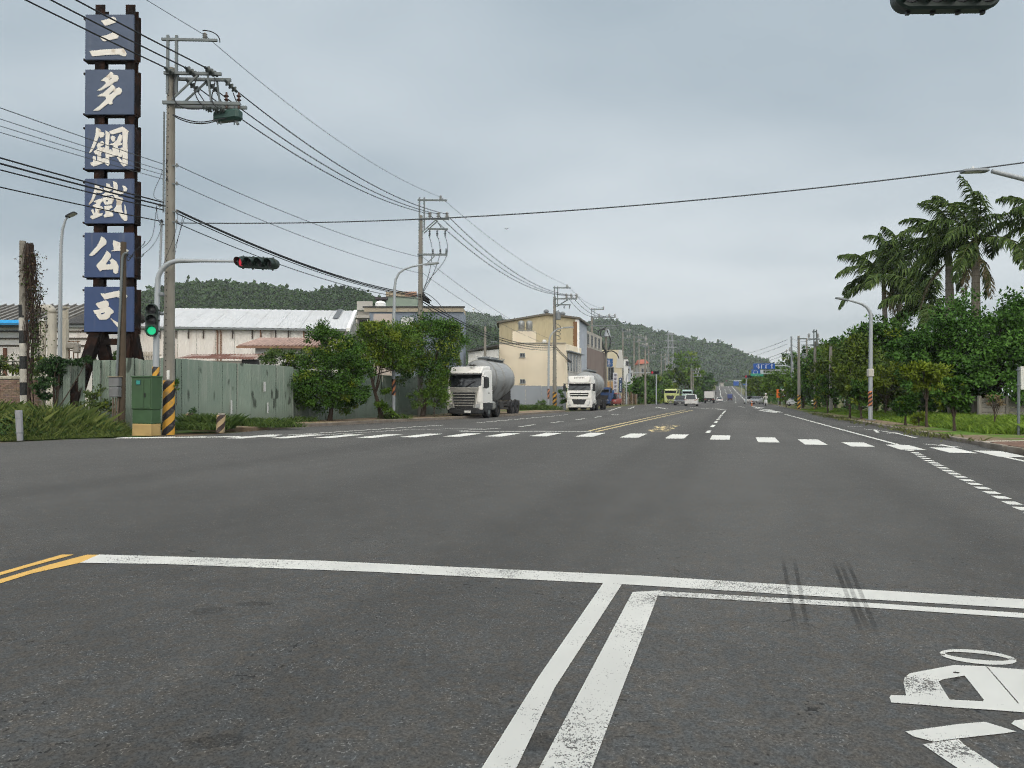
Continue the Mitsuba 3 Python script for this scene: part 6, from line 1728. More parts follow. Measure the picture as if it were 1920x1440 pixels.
def cab(key, M, W, style, col):
    """A cab-over truck cab, its front at x = 0, floor at z = 0.9, by style."""
    h = W / 2
    P_ = lambda name, m, mat, parent=key, **k: part(parent, name, m, mat, M=M, smooth=k.pop('smooth', 30), **k)
    top = {'a': 3.15, 'b': 3.05, 'c': 2.75}[style]
    body = rhull([[-0.10, s * (h - 0.13), 0.62] for s in (-1, 1)] + [[-0.12, s * (h - 0.13), 1.9] for s in (-1, 1)] + [[-0.42, s * (h - 0.16), top - 0.35] for s in (-1, 1)] + [[-0.75, s * (h - 0.18), top - 0.12] for s in (-1, 1)] + [[-2.15, s * (h - 0.10), 0.8] for s in (-1, 1)] + [[-2.15, s * (h - 0.14), top - 0.12] for s in (-1, 1)], 0.09)
    b = P_('cab', body, col)
    # windscreen, side windows
    ws = hull([[-0.035 - 0.0, s * (h - 0.14), 1.98] for s in (-1, 1)] + [[-0.315, s * (h - 0.20), top - 0.36] for s in (-1, 1)] + [[-0.10, s * (h - 0.12), 1.98] for s in (-1, 1)] + [[-0.40, s * (h - 0.18), top - 0.36] for s in (-1, 1)])
    ws.apply_translation([0.018, 0, 0])
    P_('windscreen', ws, GLASS)
    P_('wiper', cat([bar([0.02, y, 2.0], [-0.10, y + 0.55, 2.35], 0.03) for y in (-0.75, 0.1)]), BLACK)
    P_('visor', hull([[-0.22, s * (h - 0.12), top - 0.40] for s in (-1, 1)] + [[0.06, s * (h - 0.25), top - 0.42] for s in (-1, 1)] + [[-0.25, s * (h - 0.12), top - 0.30] for s in (-1, 1)] + [[0.04, s * (h - 0.25), top - 0.36] for s in (-1, 1)]), DARKP if style != 'b' else col)
    for s in (-1, 1):
        d = P_('door', hull([[x, s * (h - 0.035), z] for x, z in ((-0.32, 0.95), (-1.55, 0.95), (-1.55, top - 0.42), (-0.62, top - 0.42), (-0.30, 1.95))] + [[x, s * (h - 0.075), z] for x, z in ((-0.30, 0.93), (-1.57, 0.93), (-1.57, top - 0.40), (-0.60, top - 0.40), (-0.28, 1.95))]), col)
        P_('window', hull([[x, s * (h - y_), z] for y_ in (0.03, 0.07) for x, z in ((-0.40, 1.95), (-1.45, 1.95), (-1.45, top - 0.55), (-0.70, top - 0.55))]), GLASS, d)
        P_('handle', rbox((0.22, 0.04, 0.06), (-1.3, s * (h - 0.02), 1.6), 0.01), DARKP, d)
        mk = P_('mirror', rbox((0.14, 0.24, 0.72), (0.02, s * (h + 0.20), 2.25), 0.05), DARKP)
        P_('mirror_arm', cat(bar([-0.2, s * (h - 0.1), 2.65], [0.0, s * (h + 0.2), 2.58], 0.04), bar([-0.2, s * (h - 0.1), 1.95], [0.0, s * (h + 0.2), 1.98], 0.04)), DARKP, mk)
        P_('headlight', hull([[x, s * y, z] for x, y, z in ((0.07, h - 0.62, 0.66), (0.07, h - 0.62, 0.86), (0.02, h - 0.20, 0.68), (0.02, h - 0.20, 0.94), (-0.2, h - 0.05, 0.70), (-0.2, h - 0.05, 0.95), (-0.1, h - 0.6, 0.66), (-0.1, h - 0.6, 0.86))]), LAMPW)
        P_('step', rbox((0.5, 0.10, 0.30), (-0.75, s * (h - 0.06), 0.55), 0.03), DARKP)
    if style == 'a':
        P_('bumper', rhull([[0.02, s * (h - 0.32), z] for s in (-1, 1) for z in (0.36, 0.58)] + [[-0.30, s * (h - 0.10), z] for s in (-1, 1) for z in (0.36, 0.58)], 0.07), DARKP)
        g = P_('grille', hull([[x, s * y, z] for s in (-1, 1) for x, y, z in ((0.045, 0.78, 1.86), (0.065, 0.68, 0.66), (-0.05, 0.80, 1.86), (-0.05, 0.70, 0.66), (0.05, 0.84, 1.7))]), DARKP)
        P_('badge_panel', hull([[x, s * y, z] for s in (-1, 1) for x, y, z in ((0.06, 0.98, 1.95), (0.075, 0.82, 1.64), (-0.02, 0.98, 1.95), (-0.02, 0.82, 1.64))]), SILVER, g)
        for z in (1.50, 1.32, 1.14, 0.96, 0.80):
            P_('slat', rhull([[0.075, s * (0.70 - (1.5 - z) * 0.10), z] for s in (-1, 1)] + [[0.0, s * (0.70 - (1.5 - z) * 0.10), z + 0.02] for s in (-1, 1)], 0.030), SILVER, g)
        for s in (-1, 1):
            P_('grille_side', rhull([[0.06, s * 0.80, 1.68], [0.06, s * 0.70, 0.70], [0.0, s * 0.82, 1.68], [0.0, s * 0.72, 0.70]], 0.04), SILVER, g)
            P_('corner_deflector', rhull([[0.02, s * 1.00, 2.0], [0.03, s * 0.90, 1.05], [-0.02, s * 1.16, 2.02], [-0.04, s * 1.17, 1.02], [-0.30, s * 1.20, 1.0], [-0.28, s * 1.20, 1.9]], 0.045), PAINT_W)
        P_('roof_fairing', rhull([[-0.30, s * (h - 0.25), top - 0.28] for s in (-1, 1)] + [[-0.62, s * (h - 0.22), top + 0.02] for s in (-1, 1)] + [[-1.9, s * (h - 0.2), top + 0.10] for s in (-1, 1)] + [[-1.9, s * (h - 0.2), top - 0.2] for s in (-1, 1)], 0.10), PAINT_W)
        P_('marker_lamp', cat([rbox((0.06, 0.10, 0.05), (-0.42, y, top - 0.10), 0.01) for y in (-0.8, -0.3, 0.3, 0.8)]), LAMPO)
        for s in (-1, 1):
            P_('lower_fairing', hull([[x, s * y, z] for y in (h + 0.012, h - 0.05) for x, z in ((-0.18, 0.50), (-0.16, 0.98), (-2.12, 0.98), (-2.12, 0.60))]), DARKP)
        P_('horn', cat([cyl([-0.9, y, top + 0.24], [-0.3, y, top + 0.20], 0.03, 0.07, 10) for y in (0.3, 0.5)] + [bar([-0.8, 0.4, top + 0.05], [-0.8, 0.4, top + 0.25], 0.04)]), CHASSIS)
    elif style == 'b':
        P_('bumper', rhull([[0.05, s * (h - 0.35), z] for s in (-1, 1) for z in (0.40, 0.95)] + [[-0.30, s * (h - 0.10), z] for s in (-1, 1) for z in (0.38, 0.95)], 0.07), PAINT_W)
        g = P_('grille', hull([[x, s * y, z] for s in (-1, 1) for x, y, z in ((0.13, 0.70, 1.12), (0.14, 0.50, 0.62), (0.02, 0.70, 1.12), (0.02, 0.50, 0.62))]), DARKP)
        for z in (0.74, 0.86, 0.98):
            P_('slat', rbox((0.03, 1.0 + (z - 0.7), 0.03), (0.142, 0, z), 0.008), CHASSIS, g)
        g2 = P_('upper_grille', hull([[x, s * y, z] for s in (-1, 1) for x, y, z in ((0.05, 0.92, 1.72), (0.06, 0.84, 1.38), (-0.05, 0.92, 1.72), (-0.05, 0.84, 1.38))]), DARKP)
        P_('slat', rhull([[0.07, s * 0.86, 1.56] for s in (-1, 1)] + [[0.0, s * 0.86, 1.57] for s in (-1, 1)], 0.035), PAINT_W, g2)
        P_('panel', rhull([[0.0, s * 1.02, z] for s in (-1, 1) for z in (1.12, 1.34)] + [[-0.1, s * 1.1, z] for s in (-1, 1) for z in (1.12, 1.34)], 0.06), PAINT_W)
        P_('roof_fairing', rhull([[0.0, s * (h - 0.35), top - 0.28] for s in (-1, 1)] + [[-0.14, s * (h - 0.22), top + 0.22] for s in (-1, 1)] + [[-1.9, s * (h - 0.2), top + 0.28] for s in (-1, 1)] + [[-1.9, s * (h - 0.2), top - 0.2] for s in (-1, 1)] + [[-0.4, s * (h - 0.12), top - 0.3] for s in (-1, 1)], 0.08), PAINT_W)
        P_('roof_lettering', cat([rbox((0.02, 0.10, 0.10), (-0.005 - 0.02, y, top + 0.10), 0.004) for y in np.linspace(-0.45, 0.45, 7)]), CHASSIS, kind='stuff')
        P_('fog_lamp', cat([rbox((0.05, 0.22, 0.12), (0.11, s * 0.85, 0.55), 0.02) for s in (-1, 1)]), LAMPW)
    else:
        P_('bumper', rhull([[0.06, s * (h - 0.30), z] for s in (-1, 1) for z in (0.38, 0.75)] + [[-0.30, s * (h - 0.10), z] for s in (-1, 1) for z in (0.38, 0.75)], 0.07), col)
        g = P_('grille', hull([[x, s * y, z] for s in (-1, 1) for x, y, z in ((0.04, 0.72, 1.55), (0.06, 0.50, 0.85), (-0.05, 0.72, 1.55), (-0.05, 0.50, 0.85))]), DARKP)
        for z in (1.0, 1.18, 1.36):
            P_('slat', rbox((0.03, 1.1, 0.05), (0.06, 0, z), 0.01), CHASSIS, g)
        P_('lower_grille', rbox((0.04, 1.2, 0.22), (0.12, 0, 0.56), 0.02), DARKP)
    P_('number_plate', rbox((0.03, 0.42, 0.16), (0.12 if style != 'a' else 0.105, 0.25 if style == 'a' else 0, 0.42), 0.008), PLATE)
    return top


def tanker(label, loc, hd, style):
    key = thing('tanker_truck', label, 'truck')
    M = TW(loc, hd)
    P_ = lambda name, m, mat, parent=key, **k: part(parent, name, m, mat, M=M, smooth=k.pop('smooth', 30), **k)
    W = 2.46
    cab(key, M, W, style, PAINT_W)
    pts = []
    for x, rr in ((-2.55, 0.45), (-2.62 + 0.05, 0.75), (-2.72, 1.0), (-2.95, 1.17), (-3.3, 1.22), (-7.6, 1.22), (-8.1, 1.12), (-8.32, 0.7)):
        for a in np.linspace(0, 2 * math.pi, 28, endpoint=False):
            pts.append([x, rr * math.cos(a), 2.62 + rr * math.sin(a)])
    for a in np.linspace(0, 2 * math.pi, 12, endpoint=False):
        pts.append([-5.9 + 0.40 * math.cos(a), 0.40 * math.sin(a), 1.02])
    tk = P_('tank', hull(pts), TANKG, smooth=28)
    for x in (-5.0, -7.7, -3.2):
        P_('weld_band', tube([[x, 1.235 * math.cos(a), 2.62 + 1.235 * math.sin(a)] for a in np.linspace(-0.5, math.pi + 0.5, 30)], 0.022, 5), SILVER, tk, smooth=True)
    wk = P_('catwalk', cat(box((4.6, 0.7, 0.05), (-5.9, 0, 3.98)), *[box((0.05, 0.6, 0.14), (x, 0, 3.90)) for x in np.linspace(-8, -3.8, 6)], *[bar([-8.1, s * 0.36, 4.08], [-3.7, s * 0.36, 4.08], 0.04) for s in (-1, 1)]), DSTEEL, smooth=False)
    for x in (-4.6, -6.6):
        P_('hatch', lathe([(0, 0), (0.25, 0), (0.27, 0.08), (0.2, 0.14), (0, 0.15)], 14, (x, 0, 3.99)), DSTEEL, tk)
    P_('ladder', cat(*[bar([-8.42, s * 0.2, 1.0], [-8.36, s * 0.2, 3.9], 0.05) for s in (-1, 1)], *[bar([-8.42, -0.2, z], [-8.42, 0.2, z], 0.03) for z in np.arange(1.2, 3.9, 0.3)]), DSTEEL, smooth=False)
    P_('rear_cradle', hull([[x, s * y, z] for s in (-1, 1) for x, y, z in ((-6.7, 0.55, 1.12), (-9.2, 0.55, 1.12), (-7.4, 0.75, 1.75), (-8.4, 0.75, 1.95))]), CHASSIS)
    P_('frame', cat(box((8.6, 0.16, 0.26), (-5.0, 0.42, 0.98)), box((8.6, 0.16, 0.26), (-5.0, -0.42, 0.98)), *[box((0.14, 0.9, 0.2), (x, 0, 0.98)) for x in (-2.4, -4.5, -6.6, -9.1)]), CHASSIS, smooth=False)
    for s in (-1, 1):
        P_('fuel_tank', rbox((0.95, 0.55, 0.55), (-2.55, s * 0.92, 0.78), 0.10), SILVER)
        P_('side_box', cat(rbox((0.9, 0.4, 0.5), (-4.6, s * 0.98, 0.80), 0.04), rbox((0.7, 0.3, 0.35), (-6.6, s * 0.95, 0.85), 0.04)), CHASSIS)
        P_('side_guard', cat(*[box((1.9, 0.04, 0.09), (-5.3, s * 1.16, z)) for z in (0.55, 0.80)], *[box((0.06, 0.06, 0.5), (x, s * 1.13, 0.78)) for x in (-4.5, -6.1)]), CHASSIS, smooth=False)
        for x in (-1.42, -3.55, -7.45, -8.65):
            wheel(key, (x, s * (W / 2 - 0.20), 0.52), 0.52, 0.36, M, s, CHASSIS if x < -3 else STEEL)
        P_('mudguard', cat(*[tube([[x + 0.62 * math.cos(a), s * (W / 2 - 0.20), 0.52 + 0.62 * math.sin(a)] for a in np.linspace(0.2, math.pi - 0.2, 10)], 0.05, 6) for x in (-3.55, -7.45, -8.65)]), CHASSIS)
        P_('wheel_arch', hull([[-1.42 + 0.66 * math.cos(a), s * yy, 0.52 + 0.66 * math.sin(a)] for a in np.linspace(0.0, math.pi, 10) for yy in (W / 2 - 0.04, W / 2 - 0.10)]), DARKP)
    P_('hose', tube([[-2.4, -1.0, 2.6], [-2.45, -1.12, 2.2], [-2.5, -1.0, 1.7], [-2.7, -0.9, 1.4]], 0.07, 8), BLACK, smooth=True)
    P_('discharge_pipe', cat(tube([[-5.9, 0, 1.2], [-5.9, 0, 0.85], [-6.4, -0.3, 0.72], [-8.2, -0.6, 0.78]], 0.09, 8), bar([-7.2, -0.9, 1.2], [-6.9, -0.9, 1.75], 0.05), bar([-7.0, -0.5, 1.2], [-6.5, -0.5, 1.6], 0.05)), DSTEEL)
    P_('rear_bumper', cat(box((0.12, 2.3, 0.16), (-9.35, 0, 0.62)), *[box((0.06, 0.5, 0.5), (-9.28, s * 0.95, 0.85)) for s in (-1, 1)]), CHASSIS, smooth=False)
    return key


HD = heading(-U2)
def on_lane(px, Y):
    q = at(px, 740, Y)
    s, t = st(q)
    return np.array([q[0], q[1], float(road_z(s)) + 0.004])


tanker('white cement tanker with a silver slatted grille parked nearest, by the fence trees', on_lane(870.5, 48.5), HD + 0.02, 'a')
tanker('white cement tanker with a tall roof visor parked farther off before the cream building', on_lane(1086, 73.5), HD + 0.01, 'b')


def lorry(label, loc, hd, cabcol, boxcol, style='c', L=6.5, boxh=2.7, W=2.3, body='box'):
    key = thing('lorry', label, 'truck')
    M = TW(loc, hd, 1.0)
    P_ = lambda name, m, mat, parent=key, **k: part(parent, name, m, mat, M=M, smooth=k.pop('smooth', 30), **k)
    cab(key, M, W, style, cabcol)
    zb = 1.05
    bk = P_('cargo_box', rbox((L - 2.5, W, boxh - zb), (-2.4 - (L - 2.5) / 2, 0, (boxh + zb) / 2), 0.04), boxcol)
    P_('rear_door', cat(*[rbox((0.04, W / 2 - 0.08, boxh - zb - 0.2), (-L + 0.08, s * W / 4, (boxh + zb) / 2), 0.01) for s in (-1, 1)]), boxcol, bk)
    P_('rear_frame', cat(box((0.06, W, 0.10), (-L + 0.07, 0, zb + 0.03)), box((0.06, W, 0.10), (-L + 0.07, 0, boxh - 0.03)), *[box((0.06, 0.09, boxh - zb), (-L + 0.07, s * (W / 2 - 0.05), (boxh + zb) / 2)) for s in (-1, 1)]), DARKP, bk, smooth=False)
    P_('frame', cat(*[box((L - 1, 0.14, 0.22), (-L / 2 - 0.4, s * 0.4, 0.85)) for s in (-1, 1)]), CHASSIS, smooth=False)
    P_('rear_bumper', box((0.12, W - 0.1, 0.2), (-L + 0.05, 0, 0.6)), DARKP)
    P_('tail_lamp', cat(*[rbox((0.05, 0.32, 0.14), (-L - 0.01, s * (W / 2 - 0.3), 0.78), 0.01) for s in (-1, 1)]), LAMPR)
    P_('number_plate', rbox((0.03, 0.36, 0.16), (-L - 0.02, 0, 0.62), 0.005), PLATE)
    for s in (-1, 1):
        for x in (-1.3, -L + 1.5):
            wheel(key, (x, s * (W / 2 - 0.18), 0.45), 0.45, 0.30, M, s)
    return key


YGR = bs('paint_lime', (0.50, 0.55, 0.22), 0.4, 0, 0.5, 0.5)
lorry('pale lime green lorry facing the camera at the far junction', on_lane(1257, 136), HD, YGR, YGR)
BOXW = bs('box_white', (0.62, 0.62, 0.60), 0.5)
TEAL = bs('paint_teal', (0.38, 0.50, 0.47), 0.4, 0, 0.5, 0.4)
lorry('white lorry with a pale teal front waiting behind the two cars', on_lane(1288, 150), HD, TEAL, BOXW, L=5.5, boxh=2.3, W=2.1)
lorry('white box lorry driving away, its plain rear doors to the camera', on_lane(1329.5, 172) + [U2[0] * 6.2, U2[1] * 6.2, 0], heading(U2), PAINT_W, BOXW, L=6.2, boxh=2.75, W=2.25)
BLUEP = bs('paint_blue', (0.035, 0.06, 0.22), 0.4, 0, 0.5, 0.4)
lorry('small dark blue lorry driving away towards the hill ramp', on_lane(1368.5, 305) + [U2[0] * 4.5, U2[1] * 4.5, 0], heading(U2), BLUEP, BLUEP, L=4.6, boxh=2.3, W=1.9)


def car(label, loc, hd, col, kind='sedan', L=4.4, W=1.75, H=1.46, group=None):
    key = thing('car', label, 'car', group)
    M = TW(loc, hd)
    P_ = lambda name, m, mat, parent=key, **k: part(parent, name, m, mat, M=M, smooth=k.pop('smooth', 30), **k)
    h = W / 2
    b = 0.80 if kind != 'suv' else 0.95
    P_('body', cat(rhull([[-0.12, s * (h - 0.22), z] for s in (-1, 1) for z in (0.34, 0.62)] + [[-0.5, s * (h - 0.08), z] for s in (-1, 1) for z in (0.32, 0.72)] + [[-L * 0.27, s * (h - 0.09), b] for s in (-1, 1)] + [[-L + 0.12, s * (h - 0.16), z] for s in (-1, 1) for z in (0.36, b + 0.02)] + [[-L + 0.5, s * (h - 0.08), z] for s in (-1, 1) for z in (0.32, b + 0.04)], 0.08)), col)
    if kind == 'sedan':
        prof = [(-L * 0.26, b), (-L * 0.42, H - 0.04), (-L * 0.68, H - 0.04), (-L * 0.86, b + 0.05)]
    elif kind == 'hatch':
        prof = [(-L * 0.24, b), (-L * 0.40, H - 0.04), (-L * 0.80, H - 0.06), (-L * 0.97, b + 0.08)]
    else:
        prof = [(-L * 0.24, b), (-L * 0.38, H - 0.04), (-L * 0.88, H - 0.06), (-L * 0.985, b + 0.05)]
    P_('cabin', rhull([[x, s * (h - (0.10 if i in (0, 3) else 0.24)), z] for i, (x, z) in enumerate(prof) for s in (-1, 1)], 0.04), GLASS)
    rf = [(prof[1][0] - 0.06, H - 0.02), (prof[2][0] + 0.02, H - 0.03)]
    P_('roof', rhull([[x, s * (h - 0.27), z] for x, z in rf for s in (-1, 1)], 0.05), col)
    for s in (-1, 1):
        P_('pillar', cat(bar([prof[0][0], s * (h - 0.11), prof[0][1]], [prof[1][0], s * (h - 0.235), prof[1][1]], 0.07), bar([prof[3][0], s * (h - 0.11), prof[3][1]], [prof[2][0], s * (h - 0.235), prof[2][1]], 0.11), bar([-L * 0.56, s * (h - 0.07), b], [-L * 0.57, s * (h - 0.205), H - 0.05], 0.08)), col, smooth=False)
        P_('headlight', rhull([[-0.10, s * (h - 0.42), 0.62], [-0.14, s * (h - 0.16), 0.66], [-0.32, s * (h - 0.06), 0.70]], 0.065), LAMPW)
        P_('tail_lamp', rhull([[-L + 0.09, s * (h - 0.40), b - 0.10], [-L + 0.10, s * (h - 0.16), b - 0.08], [-L + 0.22, s * (h - 0.05), b - 0.04]], 0.07), LAMPR)
        P_('mirror', rhull([[-L * 0.29, s * (h + 0.08), b + 0.10], [-L * 0.29, s * (h + 0.02), b + 0.10]], 0.07), col)
        for x in (-0.82, -L + 0.80):
            wheel(key, (x, s * (h - 0.10), 0.31), 0.31, 0.20, M, s)
    P_('grille', rbox((0.04, W * 0.5, 0.16), (-0.03, 0, 0.52), 0.01), DARKP)
    P_('number_plate', cat(rbox((0.02, 0.34, 0.14), (-0.03, 0, 0.38), 0.004), rbox((0.02, 0.34, 0.14), (-L + 0.03, 0, 0.60), 0.004)), PLATE)
    P_('bumper_trim', cat(rbox((0.06, W * 0.7, 0.10), (-L + 0.03, 0, 0.32), 0.02), rbox((0.06, W * 0.7, 0.08), (-0.04, 0, 0.28), 0.02)), DARKP)
    return key


CARW = bs('car_white', (0.68, 0.68, 0.67), 0.3, 0, 0.5, 0.8)
CARG = bs('car_grey', (0.10, 0.105, 0.11), 0.3, 0.3, 0.5, 0.8)
CARS = bs('car_silver', (0.42, 0.43, 0.44), 0.3, 0.5, 0.5, 0.8)
CARR = bs('car_red', (0.28, 0.045, 0.04), 0.3, 0, 0.5, 0.8)
awayL = lambda px, Y, L: on_lane(px, Y) + np.array([U2[0] * L, U2[1] * L, 0])
car('white hatchback driving away in front of the pale teal lorry', awayL(1295, 108, 4.3), heading(U2), CARW, 'suv', 4.3, 1.76, 1.62)
car('dark grey saloon facing the camera beside the white hatchback', on_lane(1274, 118), HD, CARG, 'sedan')
car('white saloon driving away just right of the box lorry', awayL(1349, 225, 4.4), heading(U2), CARW, 'sedan')
car('silver estate car waiting on the right beyond the junction', on_lane(1415, 142), HD - 0.2, CARS, 'suv')
car('white saloon stopped left of the silver estate car', on_lane(1403, 150), HD - 0.1, CARW, 'sedan')
car('white car parked behind the striped right hand poles', on_lane(1523, 108), HD + 0.7, CARW, 'sedan')
car('white car half hidden behind the right street lamp and saplings', on_lane(1632, 74) + [0, 0, 0.1], HD + 0.25, CARW, 'suv', 4.5, 1.8, 1.6)
car('dark red van shaped car parked behind the second tanker', on_lane(1144, 116), HD - 0.1, CARR, 'suv', 4.2, 1.7, 1.8)
lorry('small blue lorry parked close behind the second tanker', on_lane(1132, 114), HD, bs('paint_blue2', (0.018, 0.055, 0.17), 0.4, 0, 0.5, 0.4), bs('tarp_blue', (0.03, 0.08, 0.2), 0.8), L=4.6, boxh=2.3, W=1.8)


# ---- scooter riders
def limb(a, b, ra, rb):
    return hull(np.vstack([sph(a, ra), sph(b, rb)]))


def person_mesh(j):
    import manifold3d as m3
    bones = [('hip', 'chest', .15, .17), ('chest', 'neck', .15, .06), ('neck', 'head', .055, .07), ('hip', 'kneeL', .10, .075), ('hip', 'kneeR', .10, .075), ('kneeL', 'footL', .07, .045), ('kneeR', 'footR', .07, .045), ('footL', 'toeL', .045, .04), ('footR', 'toeR', .045, .04),
             ('shL', 'elL', .065, .05), ('shR', 'elR', .065, .05), ('elL', 'haL', .048, .035), ('elR', 'haR', .048, .035), ('chest', 'shL', .12, .07), ('chest', 'shR', .12, .07)]
    out = None
    for a, b, ra, rb in bones:
        m = limb(j[a], j[b], ra, rb)
        mm = m3.Manifold(m3.Mesh(np.asarray(m.vertices, np.float32), np.asarray(m.faces, np.uint32)))
        out = mm if out is None else out + mm
    q = out.refine_to_length(0.06).to_mesh()
    t = tm(q.vert_properties[:, :3], q.tri_verts)
    t.merge_vertices()
    trimesh.smoothing.filter_taubin(t, iterations=6)
    return t


def scooter(label_s, label_p, loc, hd, col, shirt):
    key = thing('scooter', label_s, 'scooter')
    M = TW(loc, hd)
    P_ = lambda name, m, mat, parent=key, **k: part(parent, name, m, mat, M=M, smooth=k.pop('smooth', 35), **k)
    P_('body', cat(rhull([[-0.75, s * 0.13, z] for s in (-1, 1) for z in (0.45, 0.70)] + [[-1.45, s * 0.10, z] for s in (-1, 1) for z in (0.55, 0.74)], 0.05), rhull([[-0.45, s * 0.16, 0.28] for s in (-1, 1)] + [[-0.9, s * 0.16, 0.28] for s in (-1, 1)], 0.04)), col)
    P_('front_shield', rhull([[-0.34, s * 0.18, z] for s in (-1, 1) for z in (0.35, 0.85)] + [[-0.16, 0, 0.55], [-0.2, 0, 0.9]], 0.04), col)
    P_('seat', rhull([[-0.78, s * 0.10, 0.78] for s in (-1, 1)] + [[-1.4, s * 0.08, 0.82] for s in (-1, 1)], 0.05), BLACK)
    P_('handlebar', cat(bar([-0.36, -0.34, 1.02], [-0.36, 0.34, 1.02], 0.04), bar([-0.14, 0, 0.3], [-0.36, 0, 1.02], 0.06)), DARKP)
    P_('headlight', rhull([[-0.18, 0.05, 0.93], [-0.18, -0.05, 0.93]], 0.06), LAMPW)
    for s in (-1, 1):
        P_('mirror', cat(rhull([[-0.34, s * 0.36, 1.22]], 0.06), bar([-0.36, s * 0.28, 1.02], [-0.34, s * 0.36, 1.2], 0.02)), DARKP)
    for x in (-0.05, -1.30):
        wheel(key, (x, 0, 0.24), 0.24, 0.11, M, 1)
    P_('number_plate', rbox((0.02, 0.24, 0.14), (-1.6, 0, 0.55), 0.004), PLATE)
    pk = thing('person', label_p, 'person')
    j = dict(hip=[-1.0, 0, 0.90], chest=[-0.93, 0, 1.26], neck=[-0.90, 0, 1.48], head=[-0.88, 0, 1.60], kneeL=[-0.60, 0.18, 0.78], kneeR=[-0.60, -0.18, 0.78], footL=[-0.66, 0.16, 0.38], footR=[-0.66, -0.16, 0.38], toeL=[-0.48, 0.16, 0.36], toeR=[-0.48, -0.16, 0.36], shL=[-0.90, 0.20, 1.38], shR=[-0.90, -0.20, 1.38], elL=[-0.72, 0.30, 1.16], elR=[-0.72, -0.30, 1.16], haL=[-0.40, 0.28, 1.05], haR=[-0.40, -0.28, 1.05])
    part(pk, 'body', person_mesh(j), shirt, smooth=True, M=M)
    hd_ = trimesh.creation.icosphere(2, 0.105)
    hd_.apply_scale([1.05, 0.85, 1.2])
    hd_.apply_translation([-0.87, 0, 1.64])
    nose = hull([[-0.75, 0, 1.63], [-0.78, 0.02, 1.60], [-0.78, -0.02, 1.60], [-0.78, 0, 1.67]])
    part(pk, 'head', cat(hd_, nose), bs('skin', (0.42, 0.26, 0.18), 0.6), smooth=True, M=M)
    hm = trimesh.creation.icosphere(2, 0.145)
    hm.vertices[:, 2] = np.maximum(hm.vertices[:, 2], -0.04)
    hm.apply_translation([-0.89, 0, 1.70])
    part(pk, 'helmet', hm, col, smooth=True, M=M)
    for s in (-1, 1):
        c = np.array([-0.40, s * 0.28, 1.05])
        fs = [limb(c, c + [0.05, s * 0.012 * (i - 1.5), -0.03], .014, .011) for i in range(4)] + [limb(c, c + [0.01, -s * 0.05, -0.02], .014, .011)]
        part(pk, 'hand', cat(fs), 'skin', M=M)


scooter('white scooter ridden towards the camera on the right of the far junction', 'rider in a light shirt and white helmet sitting on the white scooter', on_lane(1435.5, 108), HD - 0.05, CARW, bs('shirt_light', (0.45, 0.44, 0.40), 0.8))
# ------------------------------------------------------------------ right side: palms, trees, verge
def frond(r, origin, az, elev, L, droop, wind, nleaf=64, lw=0.075, ll=0.95, old=False):
    """One palm frond: a curved midrib with two rows of hanging leaflets."""
    k = np.linspace(0, 1, 14)
    d0 = np.array([math.cos(az) * math.cos(elev), math.sin(az) * math.cos(elev), math.sin(elev)])
    p = [np.asarray(origin, float)]
    d = d0.copy()
    for i in range(13):
        d = d + np.array([wind[0], wind[1], -droop]) / 13 * (0.4 + 1.5 * k[i])
        d /= np.linalg.norm(d)
        p.append(p[-1] + d * L / 13)
    p = np.array(p)
    rib = tube(p, np.linspace(0.045, 0.008, 14), 5, cap=False)
    n = nleaf * 2
    t = np.clip(0.10 + 0.90 * (np.arange(n) // 2 + r.uniform(-.3, .3, n)) / nleaf, 0.06, 0.999)
    side = np.where(np.arange(n) % 2, 1.0, -1.0)
    f = t * 13
    i = np.minimum(f.astype(int), 12)
    c = p[i] + (p[i + 1] - p[i]) * (f - i)[:, None]
    tg = p[i + 1] - p[i]
    tg /= np.linalg.norm(tg, axis=1, keepdims=True)
    sd = np.cross(tg, [0, 0, 1.0])
    sd /= np.linalg.norm(sd, axis=1, keepdims=True) + 1e-6
    Ll = ll * np.clip(np.sin(np.pi * np.clip(t * 0.86 + 0.12, 0, 1)) ** 0.6, 0.25, 1) * r.uniform(0.8, 1.15, n)
    dr_ = sd * side[:, None] * r.uniform(0.55, 0.95, n)[:, None] + tg * r.uniform(0.35, 0.75, n)[:, None] + np.array([wind[0] * 0.55, wind[1] * 0.55, 0]) + np.c_[np.zeros(n), np.zeros(n), r.uniform(-0.95, 0.0, n)]
    dr_ /= np.linalg.norm(dr_, axis=1, keepdims=True)
    mid = c + dr_ * Ll[:, None] * 0.5
    d2 = dr_ + [0, 0, -1.1]
    d2 /= np.linalg.norm(d2, axis=1, keepdims=True)
    tip = mid + d2 * Ll[:, None] * 0.5
    wv = np.cross(dr_, rand_dir(n, r))
    wv /= np.linalg.norm(wv, axis=1, keepdims=True) + 1e-6
    wv *= lw * 0.5
    v = np.stack([c - wv * 0.6, c + wv * 0.6, mid + wv, tip, mid - wv], 1).reshape(-1, 3)
    ii = np.arange(n)[:, None] * 5
    fc = np.concatenate([ii + [0, 1, 2], ii + [0, 2, 4], ii + [4, 2, 3]], 0)
    lo, hi = ((0.030, 0.062, 0.014), (0.110, 0.165, 0.040)) if not old else ((0.085, 0.07, 0.035), (0.15, 0.125, 0.075))
    col = np.repeat(lerp_cols(n, lo, hi, r), 5, 0)
    m = cat(rib, tm(v, fc))
    rc = np.tile(np.array([(0.075, 0.085, 0.03)]), (len(rib.vertices), 1)) * (1 if not old else 1.3)
    return m, np.vstack([rc, col])


